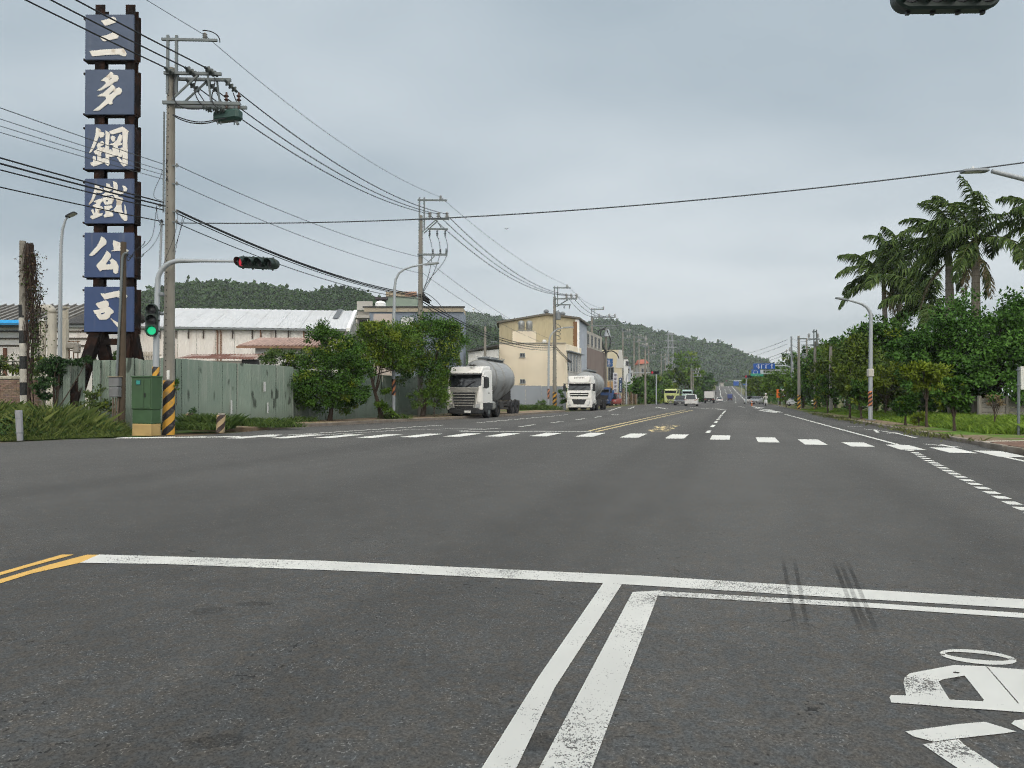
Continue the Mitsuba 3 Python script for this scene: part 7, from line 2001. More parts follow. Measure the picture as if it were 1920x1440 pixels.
def palm(label, base, crown, r0, seed, nf=15, L=3.6, wind=(-0.75, 0.1), wide=1.0, shaft_col=None, group='royal palms on the right', old=2, skip=()):
    r = np.random.default_rng(seed)
    key = thing('palm_tree', label, 'palm tree', group)
    base, crown = np.asarray(base, float), np.asarray(crown, float)
    H = crown[2] - base[2]
    k = np.linspace(0, 1, 11)
    path = base + (crown - base) * k[:, None]
    sh = 1.2
    rad = r0 * (1.0 + 0.12 * np.sin(k * 3.0)) * (1 - 0.25 * k ** 3)
    cut = 1 - sh / H
    kt = np.linspace(0, cut, 12)
    part(key, 'trunk', tube(base + (crown - base) * kt[:, None], np.interp(kt, k, rad), 14), PALMBARK, smooth=40)
    part(key, 'trunk_ring', cat([tube([base + (crown - base) * (z - 0.004), base + (crown - base) * z], r0 * 1.04 * (1 - 0.25 * z ** 3) * (1.0 + 0.12 * math.sin(z * 3.0)), 14) for z in np.linspace(0.3, cut * 0.98, 16)]), 'palm_ring', kind='stuff')
    part(key, 'crownshaft', tube([base + (crown - base) * (cut + (1 - cut) * q) for q in (0, 0.3, 0.7, 1.0)], [r0 * 0.86, r0 * 0.80, r0 * 0.55, 0.06], 12), bs('crownshaft', fn=stain_fn((0.11, 0.14, 0.045), 0.7, 1.2, 3, 0.4), rough=0.6), smooth=40)
    for i in range(nf):
        az = 2.399963 * i + r.uniform(-.25, .25)
        q = i / nf
        el = math.radians(80 - 92 * q + r.uniform(-8, 8))
        m, c = frond(r, crown - ZUP * 0.25 * q, az, el, L * r.uniform(0.85, 1.1), 1.15 + 1.2 * q + r.uniform(-.1, .3), np.array(wind) * r.uniform(0.7, 1.3), 78, 0.080 * wide, 0.95 * wide)
        part(key, 'frond', m, 'leaf', color=c)
    for i in range(old):
        m, c = frond(r, crown - ZUP * 0.9, r.uniform(0, 6.28), math.radians(-35), L * 0.8, 2.4, np.array(wind) * 0.3, 40, 0.07, 0.6, True)
        part(key, 'dead_frond', m, 'leaf', color=c, label='withered brown frond')
    part(key, 'spear_leaf', tube([crown, crown + [0.05, 0, 1.2], crown + [0.12, 0, 2.5]], [0.035, 0.02, 0.004], 6), bs('spear', (0.05, 0.07, 0.03), 0.7), smooth=True)
    return key


bs('palm_ring', (0.16, 0.14, 0.11), 0.95)
YP = 43.0
palm('royal palm with the front trunk, fronds blown to the left', gp0(1784, 45, 0), at(1779, 462, 45), 0.23, 51, 15, 4.0, (-1.15, 0.25), old=1)
palm('royal palm with the trunk to the right and one upright frond', gp0(1830, 43, 0), at(1829, 445, 43), 0.22, 52, 13, 3.9, (-0.7, 0.0))
palm('royal palm at the right edge with only its left fronds in view', gp0(1968, 42, 0), at(1962, 420, 42), 0.22, 53, 14, 3.4, (-0.30, 0.1))
palm('slim royal palm of the distant clump at the far left of the palms', gp0(1667, 64, 0), at(1656, 520, 64), 0.20, 54, 11, 4.4, (-0.65, 0.1), 1.5)
palm('royal palm of the distant clump just right of the slim one', gp0(1679, 66, 0), at(1690, 500, 66), 0.22, 55, 12, 4.6, (-0.75, 0.1), 1.5)
palm('low royal palm with a yellowish shaft right of the distant clump', gp0(1733, 60, 0), at(1735, 568, 60), 0.22, 56, 10, 4.0, (-0.55, 0.1), 1.4)

BIG = ((0.030, 0.085, 0.012), (0.090, 0.200, 0.032))
tree('broadleaf_tree', 'huge dense glossy green tree on the right below the palms', 'tree', gp0(1850, 42), [blob(1850, 640, 41, 96, 3.0, 82), blob(1905, 690, 40, 90, 3.0, 90), blob(1790, 668, 41, 70, 2.4, 62), blob(1752, 705, 41, 56, 2.0, 48), blob(1960, 640, 42, 90, 3.0, 80), blob(1850, 730, 39.5, 84, 2.2, 46), blob(1930, 600, 42, 50, 2.0, 40), blob(1716, 655, 42, 40, 1.6, 30)], 64000, 0.19, BIG, 61, (0.30, 0.12), None, limbs=20, up=0.8, clump=0.25, droop=0.15, aspect=0.55, per=170, tv=0.26, fill=0.7)
GB = 'background trees behind the right verge'
BK = [(1640, 640, 60, 52, 40, G_DARK, 7000, 'dark tree under the distant palm clump behind the street lamp', 62), (1612, 690, 58, 44, 52, G_OLIVE, 6500, 'olive green tree left of the right street lamp', 63), (1700, 660, 58, 50, 60, G_DARK, 7000, 'very dark tree between the palm clump and the huge tree', 64), (1568, 700, 72, 40, 46, G_OLIVE, 5500, 'olive tree behind the lone concrete pole', 65), (1660, 720, 52, 50, 46, G_OLIVE, 6500, 'low olive tree right behind the street lamp', 66), (1770, 740, 47, 50, 36, G_DARK, 5000, 'dark undergrowth tree below the huge tree', 67), (1530, 706, 85, 34, 48, G_DARK, 4500, 'dark tree behind the double pole', 68), (1505, 726, 95, 22, 32, G_MID, 3000, 'small tree beside the striped concrete pole', 69), (1462, 718, 130, 30, 26, G_MID, 3500, 'mid green tree below the blue direction signs', 70), (1430, 726, 150, 26, 20, G_OLIVE, 2600, 'low tree line tree left of the orange sign', 71), (1590, 668, 75, 34, 36, G_DARK, 4500, 'dark tree rising behind the right street lamp arm', 72), (1545, 684, 90, 34, 34, G_OLIVE, 3800, 'tree with a ragged top left of the lone pole', 73)]
for (px, py, Y, rx, rz, cols, n, lab, seed) in BK:
    s = Y / F
    tree('background_tree', lab, 'tree', gp0(px, Y, 0), [blob(px, py, Y, rx, 2.2, rz), blob(px - rx * 0.55, py + rz * 0.35, Y, rx * 0.55, 1.6, rz * 0.6), blob(px + rx * 0.55, py + rz * 0.30, Y, rx * 0.6, 1.6, rz * 0.6), blob(px + rx * 0.1, py + rz * 0.7, Y, rx * 0.7, 1.5, rz * 0.45)], n, 0.24 + Y * 0.0012, cols, seed, (0.16, 0.07), GB, up=0.7, yellow=0.12 if cols is G_OLIVE else 0.03)

GS = 'young trees planted in the right verge'
SAP = [(1789, 809, 28.8, [(1789, 742, 30, 20), (1788, 764, 20, 14), (1784, 725, 16, 10)], G_DARK, 2600, 'dark sapling with a thin straight stem nearest the signboard', 81), (1737, 800, 32.5, [(1738, 700, 40, 18), (1762, 708, 20, 12), (1740, 722, 22, 16), (1712, 700, 26, 14)], G_YEL, 3200, 'yellow green sapling with spreading top and leafy stem', 82), (1697, 796, 34.5, [(1697, 766, 18, 18), (1703, 752, 16, 12)], G_DARK, 1700, 'squat dark sapling bushy to the ground', 83), (1593, 782, 46, [(1594, 720, 30, 26), (1604, 742, 20, 22), (1585, 700, 20, 18)], G_OLIVE, 3000, 'olive sapling left of the right street lamp', 84), (1615, 783, 44, [(1614, 748, 16, 26), (1610, 730, 18, 16)], G_DARK, 1700, 'dark narrow sapling close to the right street lamp', 85), (1660, 776, 48, [(1662, 712, 34, 24), (1690, 700, 26, 20), (1640, 726, 20, 18)], G_YEL, 3200, 'yellowish young tree with a pale slanted trunk', 86), (1552, 774, 60, [(1550, 742, 18, 20), (1544, 726, 16, 18)], G_DARK, 1600, 'dark young tree in front of the lone concrete pole', 87), (1474, 765, 88, [(1474, 742, 12, 14), (1470, 730, 10, 10)], G_MID, 1000, 'small round young tree below the orange sign', 88), (1527, 770, 72, [(1537, 740, 13, 17)], G_DARK, 1100, 'small dark young tree beside the double pole', 89)]
for (px, pb, Y, bl, cols, n, lab, seed) in SAP:
    tree('sapling', lab, 'tree', gp0(px, Y, 0.1), [blob(x, y, Y, a, a * Y / F * 0.8, b) for x, y, a, b in bl], n, 0.16 + 0.0008 * Y, cols, seed, (0.055, 0.025), GS, limbs=9, up=0.9, yellow=0.12)
tree('sapling', 'dying sapling with a few pale brown leaves behind the signpost', 'tree', gp0(1865, 29.5, 0.1), [blob(1863, 752, 29.5, 18, 0.3, 16)], 170, 0.10, ((0.12, 0.08, 0.04), (0.2, 0.15, 0.08)), 90, (0.03, 0.012), None, limbs=14, up=0.5)
tree('shrub', 'yellow green weed at the foot of the spreading sapling', 'shrub', gp0(1722, 33, 0.1), [blob(1722, 786, 33, 14, 0.3, 9)], 260, 0.16, G_YEL, 91, (0.02, 0.01), up=0.7)

# slatted concrete wall under the huge tree
cw = thing('slab_fence', 'grey fence of stacked concrete slabs under the huge tree', 'fence')
for k in range(4):
    xa, xb = [at(p_, 740, 38.0)[0] for p_ in (1836, 1842 + 0)][0] + k * 1.35, 0
    part(cw, 'post', rbox((0.14, 0.16, 1.35), (xa, 38.0, 0.75), 0.02), 'concrete')
    for i in range(5):
        part(cw, 'slab', rbox((1.20, 0.07, 0.215), (xa + 0.675, 38.0, 0.25 + i * 0.235 + rng.uniform(-.008, .008)), 0.015), 'concrete')

# signpost at the right edge
sp = thing('sign_post', 'plain white traffic sign seen edge cut on a grey post at the right edge', 'sign')
q = gp0(1909, 26, 0.1)
part(sp, 'post', cyl(q, [q[0] + 0.03, q[1], hgt(688, 26)], 0.045, n=12), STEEL, smooth=40)
part(sp, 'panel', rbox((0.62, 0.03, 0.78), (q[0] + 0.36, q[1] - 0.06, hgt(709, 26)), 0.01), bs('panel_white', (0.66, 0.66, 0.62), 0.5))
part(sp, 'clamp', cat([rbox((0.14, 0.13, 0.04), (q[0] + 0.03, q[1] - 0.01, hgt(y, 26)), 0.01) for y in (694, 722)]), DSTEEL)

street_lamp('grey street lamp with a striped foot standing in the right verge', 1632, 41.6, 788, [(1632.5, 700), (1633, 592), (1631, 584), (1625, 576), (1616, 570), (1603, 566), (1588, 562)], ((1590, 562.6), (1567, 558), 0.30, 0.09), 0.09, stripe=(762, 733, 2.4), collar=699, headmat=STEEL)
lk_ = street_lamp('large grey street lamp arm reaching in from the right edge over the palms', 2075, 20.0, 880, [(2072, 600), (2060, 460), (2035, 395), (1985, 357), (1930, 338), (1860, 321)], ((1852, 319.5), (1803, 320.5), 0.34, 0.07), 0.10, headmat=DSTEEL)
part(lk_, 'photocell', lathe([(0, 0), (0.035, 0), (0.035, 0.06), (0, 0.07)], 10, at(1824, 317, 20)), WHITEP)

# the near traffic signal, cut by the top edge of the photograph
ns = thing('traffic_signal', 'dark traffic signal hanging into the top right corner', 'traffic light')
NSY = 10.2
c = at(1771, -7, NSY)
nh = signal_head(ns, c, np.array([1.0, 0.05, 0.035]), np.array([-0.05, -1.0, -0.02]), 4, {}, 0.15, 0.345)
part(ns, 'mast_arm', tube([at(1690, -40, NSY + 0.18), at(1900, -46, NSY + 0.18), at(2300, -30, NSY + 0.18), at(2560, 10, NSY + 0.18), at(2640, 120, NSY + 0.18), [*at(2650, 600, NSY + 0.18)[:2], 0]], [0.05, 0.055, 0.07, 0.085, 0.09, 0.12], 12), POLEGREY, smooth=True)
part(ns, 'bracket', cat([bar(at(x, -42, NSY + 0.16), at(x, -20, NSY + 0.05), 0.06) for x in (1715, 1825)]), DSTEEL)

# verge grass
r = np.random.default_rng(77)
LAWN = ((0.085, 0.160, 0.015), (0.210, 0.310, 0.042))
vp_ = sg.Polygon([tuple(at(px, 740, Y)[:2]) for px, Y in ((1500, 76), (1560, 58), (1650, 41.5), (1760, 31.5), (1850, 26.3), (1990, 25.5), (2080, 36), (1830, 41), (1700, 46), (1600, 60), (1540, 80))])
q = scatter_poly(r, vp_, 42000)
q = q[r.random(len(q)) < np.clip(meshkit.fbm(np.c_[q * 0.5, np.zeros(len(q))], 3, 4) * 2.2 - 0.15, 0.15, 1)]
e = np.array([np.dot(p_, V2) for p_ in q])
hh = np.clip(0.08 + 0.13 * (e - 7.2), 0.06, 0.42)
m, c = grass_mesh(r, np.c_[q, np.full(len(q), 0.09)], hh, 0.045, LAWN, 0.5)
struct('grass', m, 'leaf', label='bright green grass of the right verge', color=c, kind='stuff')
q = np.array([offset_line(right_line, -0.1 - 0.35 * k)[int(i)] for k, i in zip(r.random(2600), r.integers(0, len(right_line) - 4, 2600))]) + r.normal(0, 0.25, (2600, 2))
q = clumpy(r, q, 0.6, 0.45)
m, c = grass_mesh(r, np.c_[q, np.full(len(q), 0.08)], np.full(len(q), 0.14), 0.05, ((0.07, 0.085, 0.02), (0.16, 0.17, 0.06)), 0.7)
struct('grass', m, 'leaf', label='dry tufts along the right kerb', color=c, kind='stuff')

# right hand poles
GR = 'poles on the right beyond the verge'
def rpole(label, px, Y, top, base=None, r0=0.17, r1=0.12, stripe=0, arms=(), pins=(), bsdf='concrete', braces=(), z0=0.05):
    b = at(px, 740, Y)
    b[2] = z0
    a2 = [(hgt(y, Y) - z0, (xa - px) / F * Y, (xb - px) / F * Y, 0.13, -0.12) for (y, xa, xb) in arms]
    p2_ = [((x - px) / F * Y, hgt(y, Y) - z0, -0.12, 1.8) for (x, y) in pins]
    return utility_pole(label, b, hgt(top, Y) - z0, r0, r1, stripe, None, a2, p2_, (), braces, GR, bsdf=bsdf, stripe_b='hazard')


rpole('dark steel pole behind the blue direction signs', 1484.5, 118, 631, bsdf=DSTEEL, arms=((658, 1480, 1490),), pins=((1481, 657), (1475, 661)))
rpole('concrete pole with a striped foot left of the transformers', 1498, 82, 630, stripe=1.5, arms=((635, 1496, 1512),), pins=())
kk, LL = rpole('pole carrying two dark transformers between the right hand poles', 1513, 128, 634, arms=((647, 1502, 1524), (654, 1503, 1523), (668, 1504, 1522)))
for x in (1508, 1518.5):
    q = at(x, 672, 128)
    part(kk, 'transformer', lathe([(0, 0), (0.34, 0), (0.38, 0.1), (0.38, 0.75), (0.3, 0.85), (0, 0.86)], 14, q), DSTEEL, smooth=40)
rpole('tall pole with twin risers and crossarms beside the transformers', 1528.5, 76, 640, r0=0.15, stripe=1.5, arms=((636, 1515, 1537), (647, 1520, 1536), (622, 1524, 1532)), pins=((1517, 634), (1534, 634), (1533, 646)))
for x in (1526, 1531):
    part(numbered('utility_pole')[:-3] + '%03d' % (int(numbered('utility_pole')[-3:]) - 1), 'riser', bar(at(x, 650, 75.8), at(x, 618, 75.8), 0.09), STEEL)
rpole('lone concrete pole without arms among the right hand trees', 1558, 66, 650, r0=0.16)
# ------------------------------------------------------------------ hills, far trees, far signs and poles
def hill(name, label, prof, Yf, depth, base, seed, ncrown, crown_r, cols, yslope=0.0):
    """A wooded hill: a height field under the skyline given as (x, y) pixels at depth Yf, with tree crowns all over its near slope."""
    r = np.random.default_rng(seed)
    px = np.array([p[0] for p in prof], float)
    yf = lambda x: Yf + yslope * (x - px[0])
    zs = np.array([hgt(p[1], yf(p[0])) for p in prof])
    xs = np.array([at(p[0], 700, yf(p[0]))[0] for p in prof])
    ys = np.array([yf(p[0]) for p in prof])
    nx, ny = 160, 26
    gx = np.linspace(xs[0], xs[-1], nx)
    gz, gy = np.interp(gx, xs, zs), np.interp(gx, xs, ys)
    kk = np.linspace(-1, 1, ny)
    sh = lambda k: np.where(k <= 0, np.sin((1 + np.minimum(k, 0)) * np.pi / 2) ** 0.9, np.cos(np.maximum(k, 0) * np.pi / 2))
    V = np.zeros((ny, nx, 3))
    for j, k in enumerate(kk):
        V[j, :, 0], V[j, :, 1] = gx * (1 + k * depth / gy * 0.9), gy + k * depth
        V[j, :, 2] = base + (gz - crown_r * 1.9 - base) * sh(np.array(k))
    nz = meshkit.fbm(V.reshape(-1, 3) * 0.012, 4, seed).reshape(ny, nx) - 0.5
    V[:, :, 2] += nz * 0.16 * (V[:, :, 2] - base) * (1 - np.exp(-((kk[:, None]) / 0.3) ** 2))
    f = []
    for j in range(ny - 1):
        for i in range(nx - 1):
            a = j * nx + i
            f += [[a, a + 1, a + nx + 1], [a, a + nx + 1, a + nx]]
    struct(name, tm(V.reshape(-1, 3), f), bs('hill_soil', fn=lambda p, n, uv: mix((0.018, 0.035, 0.012), (0.035, 0.06, 0.018), fbm(p.x * 0.02, p.y * 0.02, p.z * 0.03, 3)), rough=0.95, spec=0.1), smooth=True, label=label)
    # crowns
    u, w = r.random(ncrown), np.r_[-np.abs(r.normal(0, 0.42, ncrown - ncrown // 4)), r.normal(0, 0.05, ncrown // 4)]
    w = np.clip(w, -0.95, 0.1)
    cx = xs[0] + (xs[-1] - xs[0]) * u
    zz, yy = np.interp(cx, xs, zs), np.interp(cx, xs, ys)
    z0 = base + (zz - crown_r * 1.9 - base) * np.sin((1 + np.minimum(w, 0)) * np.pi / 2) ** 0.9
    cr = crown_r * r.uniform(0.5, 1.25, ncrown) * np.where(r.random(ncrown) < 0.03, 1.7, 1.0)
    C = np.c_[cx * (1 + w * depth / yy * 0.9), yy + w * depth, z0 + cr * 0.25]
    nq = 16
    d = rand_dir(ncrown * nq, r)
    d[:, 2] = np.abs(d[:, 2])
    cc = np.repeat(C, nq, 0) + d * np.repeat(cr, nq)[:, None] * [1, 1, 0.85] * r.uniform(0.7, 1.05, (ncrown * nq, 1))
    tone = np.repeat(r.random(ncrown), nq)
    tone = np.clip(tone * 0.42 + 0.6 * meshkit.fbm(cc * 0.012, 3, 1) + r.normal(0, 0.06, len(tone)) - 0.05, 0, 1)[:, None]
    col = np.array(cols[0]) * (1 - tone) + np.array(cols[1]) * tone
    m, c = leaf_quads(cc - d * 0.3, rand_dir(len(cc), r) + d * 0.25, d + rand_dir(len(cc), r) * 0.5, np.repeat(cr, nq) * r.uniform(0.55, 0.95, len(cc)), np.repeat(cr, nq) * r.uniform(0.45, 0.75, len(cc)), col)
    struct('forest', m, 'leaf_soft', label='woods covering the ' + label, color=c, kind='stuff')


HC = ((0.026, 0.056, 0.020), (0.066, 0.110, 0.040))
hill('hill', 'low wooded hill behind the factory halls on the left', [(-500, 690), (-200, 660), (0, 632), (150, 600), (230, 565), (268, 547), (300, 538), (334, 532), (362, 529), (420, 530), (470, 533), (520, 539), (560, 546), (590, 550), (606, 541), (650, 540), (680, 546), (700, 556), (760, 575), (850, 600), (960, 625)], 520, 130, 0, 91, 17000, 2.1, HC)
hill('hill', 'long wooded ridge sloping down to the road in the middle distance', [(640, 640), (740, 596), (800, 583), (858, 585), (872, 588), (900, 591), (935, 598), (985, 606), (1040, 612), (1100, 606), (1118, 600), (1150, 602), (1164, 609), (1200, 611), (1222, 622), (1245, 626), (1275, 632), (1310, 640), (1337, 647), (1350, 643), (1362, 650), (1378, 656), (1393, 666), (1420, 674), (1480, 690), (1560, 708), (1660, 728), (1750, 740)], 1250, 330, -4, 92, 26000, 4.2, HC, -0.12)

# trees beside the far road
FT = 'trees lining the far road'
ft = [(1285, 696, 215, 34, 34, G_MID, 4200, 'large round tree left of the far road below the ridge', 101), (1318, 716, 260, 20, 24, G_DARK, 2600, 'dark tree right of the large round far tree', 102), (1215, 728, 170, 24, 26, G_DARK, 2800, 'dark tree beyond the far left signal pole', 103), (1198, 732, 140, 18, 22, G_DARK, 2400, 'dark roadside tree left of the far left signal pole', 104), (1240, 728, 190, 20, 24, G_MID, 2400, 'mid green tree above the lime green lorry', 105), (1306, 738, 330, 14, 14, G_DARK, 1600, 'low dark tree at the foot of the ramp on its left', 106), (1428, 736, 300, 18, 18, G_DARK, 2200, 'dark tree right of the ramp foot', 107), (1424, 716, 230, 30, 22, G_MID, 2600, 'tree behind the far red signal on the right', 108), (1452, 706, 200, 30, 24, G_DARK, 2600, 'dark tree behind the gantry truss', 109), (1480, 694, 180, 28, 28, G_DARK, 2600, 'tall dark tree behind the gantry post', 110), (1255, 744, 160, 14, 12, G_MID, 1200, 'low hedge like tree behind the lime green lorry', 111), (1300, 740, 240, 20, 12, G_DARK, 1500, 'low dark tree behind the white hatchback', 112), (1412, 734, 420, 12, 12, G_DARK, 1200, 'small dark tree on the right shoulder of the ramp', 113), (1226, 752, 150, 12, 10, G_MID, 900, 'low bush at the foot of the far left signal pole', 114), (1530, 668, 140, 30, 24, G_DARK, 2400, 'dark tree showing behind the transformer pole', 115), (1564, 664, 120, 30, 30, G_DARK, 2800, 'dark tree behind the lone concrete pole top', 116)]
for (px, py, Y, rx, rz, cols, n, lab, seed) in ft:
    s = Y / F
    b = gp0(px, Y, float(road_z(st(at(px, 740, Y))[0])) - 0.2 if Y > 150 else 0)
    tree('roadside_tree', lab, 'tree', b, [blob(px, py, Y, rx, 3, rz), blob(px - rx * .5, py + rz * .4, Y, rx * .6, 2.5, rz * .6), blob(px + rx * .5, py + rz * .35, Y, rx * .6, 2.5, rz * .6), blob(px, py + rz * .8, Y, rx * .75, 2, rz * .35)], n, 0.30 + 0.0022 * Y, cols, seed, (0.2, 0.08), FT, up=0.7, yellow=0.08, limbs=5)
# hedge masses closing the views between the trees, left and right of the road
def hedge(label, pts, h, n, leaf, cols, seed, w=2.0):
    r = np.random.default_rng(seed)
    P_ = np.array([resample([tuple(at(px, 740, Y)[:2]) for px, Y in pts], 2.0)][0])
    i = r.integers(0, len(P_) - 1, n)
    q = P_[i] + (P_[i + 1] - P_[i]) * r.random((n, 1)) + r.normal(0, w * 0.4, (n, 2))
    top = h * (0.65 + 0.7 * meshkit.fbm(np.c_[P_[i] * 0.11, np.zeros(n)], 3, seed))
    z = top * r.random(n) ** 0.6
    gz = np.array([float(road_z(v_)) if v_ > 150 else 0 for v_ in q @ U2])
    m, c = leaf_quads(np.c_[q, z + gz], rand_dir(n, r), rand_dir(n, r) * 0.6 + [0, -0.3, 0.7], leaf * r.uniform(0.6, 1.3, n), leaf * r.uniform(0.4, 0.8, n), lerp_cols(n, cols[0], cols[1], r))
    struct('thicket', m, 'leaf', label=label, color=c, kind='stuff')


hedge('dark thicket along the back of the right verge', [(1850, 45), (1760, 49), (1680, 54), (1600, 66), (1560, 78), (1530, 95), (1490, 125), (1455, 165), (1436, 220), (1420, 310), (1410, 400)], 3.2, 22000, 0.36, G_DARK, 120)
hedge('thicket along the left side of the far road', [(1172, 132), (1190, 145), (1215, 162), (1245, 195), (1272, 235), (1290, 285), (1304, 350), (1312, 420)], 3.4, 9000, 0.5, G_DARK, 121)
hedge('thicket beside the side road beyond the brick wall', [(-330, 34), (-700, 40), (-1400, 55), (-2600, 70)], 2.6, 7000, 0.3, G_DARK, 123)
hedge('thicket beyond the right pavement', [(1850, 45), (2150, 42), (2600, 46), (3600, 60)], 3.4, 9000, 0.34, G_DARK, 124)
hedge('low scrub behind the fence trees on the left', [(560, 46), (650, 50), (760, 55), (850, 62), (890, 68)], 2.4, 5000, 0.3, G_DARK, 122)

# far poles on the left
GF = 'distant utility poles on the left'
for (px, top, Y, arms, lab) in ((1168, 620, 150, ((622, 1166, 1184), (634, 1166, 1184)), 'first distant utility pole after the cream shop'), (1189, 629, 165, ((632, 1187, 1205), (641, 1187, 1203)), 'second distant utility pole, just left of the red roof'), (1198.5, 634, 182, ((634, 1196, 1214), (648, 1196, 1210)), 'third distant utility pole in the left row'), (1210, 655, 120, ((640, 1203, 1214), (650, 1206, 1216)), 'distant pole passing the red roofed house'), (1216.5, 648, 200, ((648, 1213, 1230), (656, 1213, 1230), (664, 1213, 1230)), 'distant utility pole with three short crossarms'), (1240, 664, 240, ((668, 1238, 1250), (676, 1238, 1250)), 'thin far pole left of the large round tree'), (1247.5, 662, 260, ((672, 1245, 1270), (680, 1247, 1262)), 'thin far pole second left of the large round tree'), (1253.5, 664, 285, ((690, 1250, 1268),), 'thin far pole nearest the large round tree'), (1296, 690, 180, ((694, 1296, 1314), (700, 1298, 1312)), 'pale pole with two arms before the far left trees'), (1299.5, 694, 200, ((706, 1298, 1316),), 'thin pole close right of the pale pole')):
    b = gp0(px, Y, 0)
    b[2] = float(road_z(st(b)[0])) - 0.1 if Y > 150 else 0
    utility_pole(lab, b, hgt(top, Y) - b[2], 0.17, 0.13, 0, ((0.0, hgt(top, Y) - b[2] - 0.2, hgt(top, Y) - b[2] + 1.2),), [(hgt(y, Y) - b[2], (xa - px) / F * Y, (xb - px) / F * Y, 0.16, -0.1) for (y, xa, xb) in arms], [((xb - px) / F * Y - 0.3, hgt(y, Y) - b[2], -0.1, 2.2) for (y, xa, xb) in arms] + [((xb - px) / F * Y * 0.55, hgt(y, Y) - b[2], -0.1, 2.2) for (y, xa, xb) in arms], (), (), GF)
# tangle of thick cables on the pole in front of the cream shop
tgl, LT = utility_pole('leaning pole wrapped in looping thick cables above the blue signboard', gp0(1136.5, 118, 0), hgt(614, 118), 0.22, 0.16, 0, None, [(hgt(615, 118), -1.0, 1.6, 0.14, -0.1), (hgt(631, 118), -1.0, 1.2, 0.12, -0.1), (hgt(642, 118), -0.5, 1.4, 0.12, -0.1)], [], (), (), GF)
part(tgl, 'cone', lathe([(0, 0), (0.52, 0), (0.25, 1.1), (0, 1.15)], 14, LT(0.25, hgt(631, 118), -0.2)), 'pole_grey', smooth=40)
for a in ([(1136, 614), (1126, 626), (1127, 636), (1132, 650), (1136, 662), (1143, 650), (1144, 636), (1138, 618)], [(1136, 655), (1130, 660), (1120, 661), (1113, 659)], [(1134, 618), (1122, 622), (1124, 636), (1131, 652), (1137, 660)], [(1137, 662), (1146, 658), (1152, 660), (1160, 672)]):
    cable(tgl, 'cable', [at(x, y, 117.4) for x, y in a], 0.085)

# lattice towers
def lattice(label, px, Y, base_py, top_py, w0, w1, arms, mat):
    k = thing('transmission_tower', label, 'tower')
    b, t = at(px, base_py, Y), at(px, top_py, Y)
    n = 9
    lv = np.linspace(0, 1, n)
    wd = lambda q: (w0 + (w1 - w0) * q) / 2
    cor = lambda q, i: np.array([b[0] + (1, 1, -1, -1)[i] * wd(q), b[1] + (1, -1, -1, 1)[i] * wd(q), b[2] + (t[2] - b[2]) * q])
    for i in range(4):
        part(k, 'leg', bar(cor(0, i), cor(1, i), 0.35), mat)
    br_ = []
    for a, c_ in zip(lv[:-1], lv[1:]):
        for i in range(4):
            br_ += [bar(cor(a, i), cor(c_, (i + 1) % 4), 0.18), bar(cor(c_, i), cor(c_, (i + 1) % 4), 0.18)]
    part(k, 'lattice', cat(br_), mat, kind='stuff')
    for (q, L) in arms:
        z = b[2] + (t[2] - b[2]) * q
        part(k, 'arm', hull([[b[0] + s, b[1] + e, z + f_] for s, e, f_ in ((-L, 0, 0), (L, 0, 0), (0, 0.6, 0.9), (0, -0.6, 0.9), (0, 0.6, -0.1), (0, -0.6, -0.1))]), mat)


lattice('grey lattice transmission tower standing before the ridge', 1257, 640, 735, 624, 7, 3.0, ((0.97, 5), (0.86, 6.5), (0.75, 7)), bs('lattice_grey', (0.30, 0.32, 0.33), 0.7))
lattice('small pale lattice tower showing above the right hand trees', 1548.5, 420, 735, 640, 3.4, 2.6, (), 'lattice_grey')

# small tower on the left ridge
mt = thing('hilltop_mast', 'tiny white mast on the ridge top right of the grey building', 'mast')
q = at(888, 590, 1180)
part(mt, 'mast', cat(cyl(q - ZUP * 8, q + ZUP * 8, 0.9, 0.5, 8)), WHITEP)
part(mt, 'lamp_room', rbox((3.4, 3.4, 3.0), q + ZUP * 9, 0.5), WHITEP)

# signals, signs and gantry over the far junction
def mast_signal(label, px, Y, base_py, arm_y, end_px, lit='red', top=None, side=1, n=3):
    k = thing('traffic_signal', label, 'traffic light')
    b = at(px, 740, Y)
    b[2] = float(road_z(st(b)[0])) if Y > 150 else 0.0
    r_ = 6 * (1 if end_px > px else -1)
    part(k, 'mast', tube([b, at(px, arm_y + 12, Y), at(px + r_ * 0.25, arm_y + 4, Y), at(px + r_, arm_y + 0.5, Y), at(end_px, arm_y, Y)], [0.14, 0.11, 0.09, 0.08, 0.06], 10), POLEGREY, smooth=True)
    signal_head(k, at(end_px, arm_y, Y) + np.array([0.3 * side, -0.2, 0]), np.array([1.0, 0, 0]), np.array([-0.25, -0.97, -0.02]), n, {0: lit}, 0.20, 0.46)
    return k


mast_signal('red signal on a long arm over the left lanes of the far junction', 1174.5, 126, 760, 698.5, 1224, side=1)
pl = thing('signal_post', 'plain grey post under the far left red signal', 'post')
part(pl, 'post', cyl(gp0(1230.5, 128, 0), at(1230.5, 702, 128), 0.10, n=10), POLEGREY, smooth=40)
mast_signal('red signal over the right lanes beside the blue direction signs', 1399, 150, 748, 706, 1399.2, side=1)
mast_signal('distant red signal at the foot of the ramp on the left', 1322, 380, 740, 719, 1321, side=1)
mast_signal('distant red signal above the middle of the ramp', 1390, 400, 738, 714, 1362, side=1)
mast_signal('distant red signal on the right below the nearer one', 1428, 330, 742, 716, 1414, side=1)

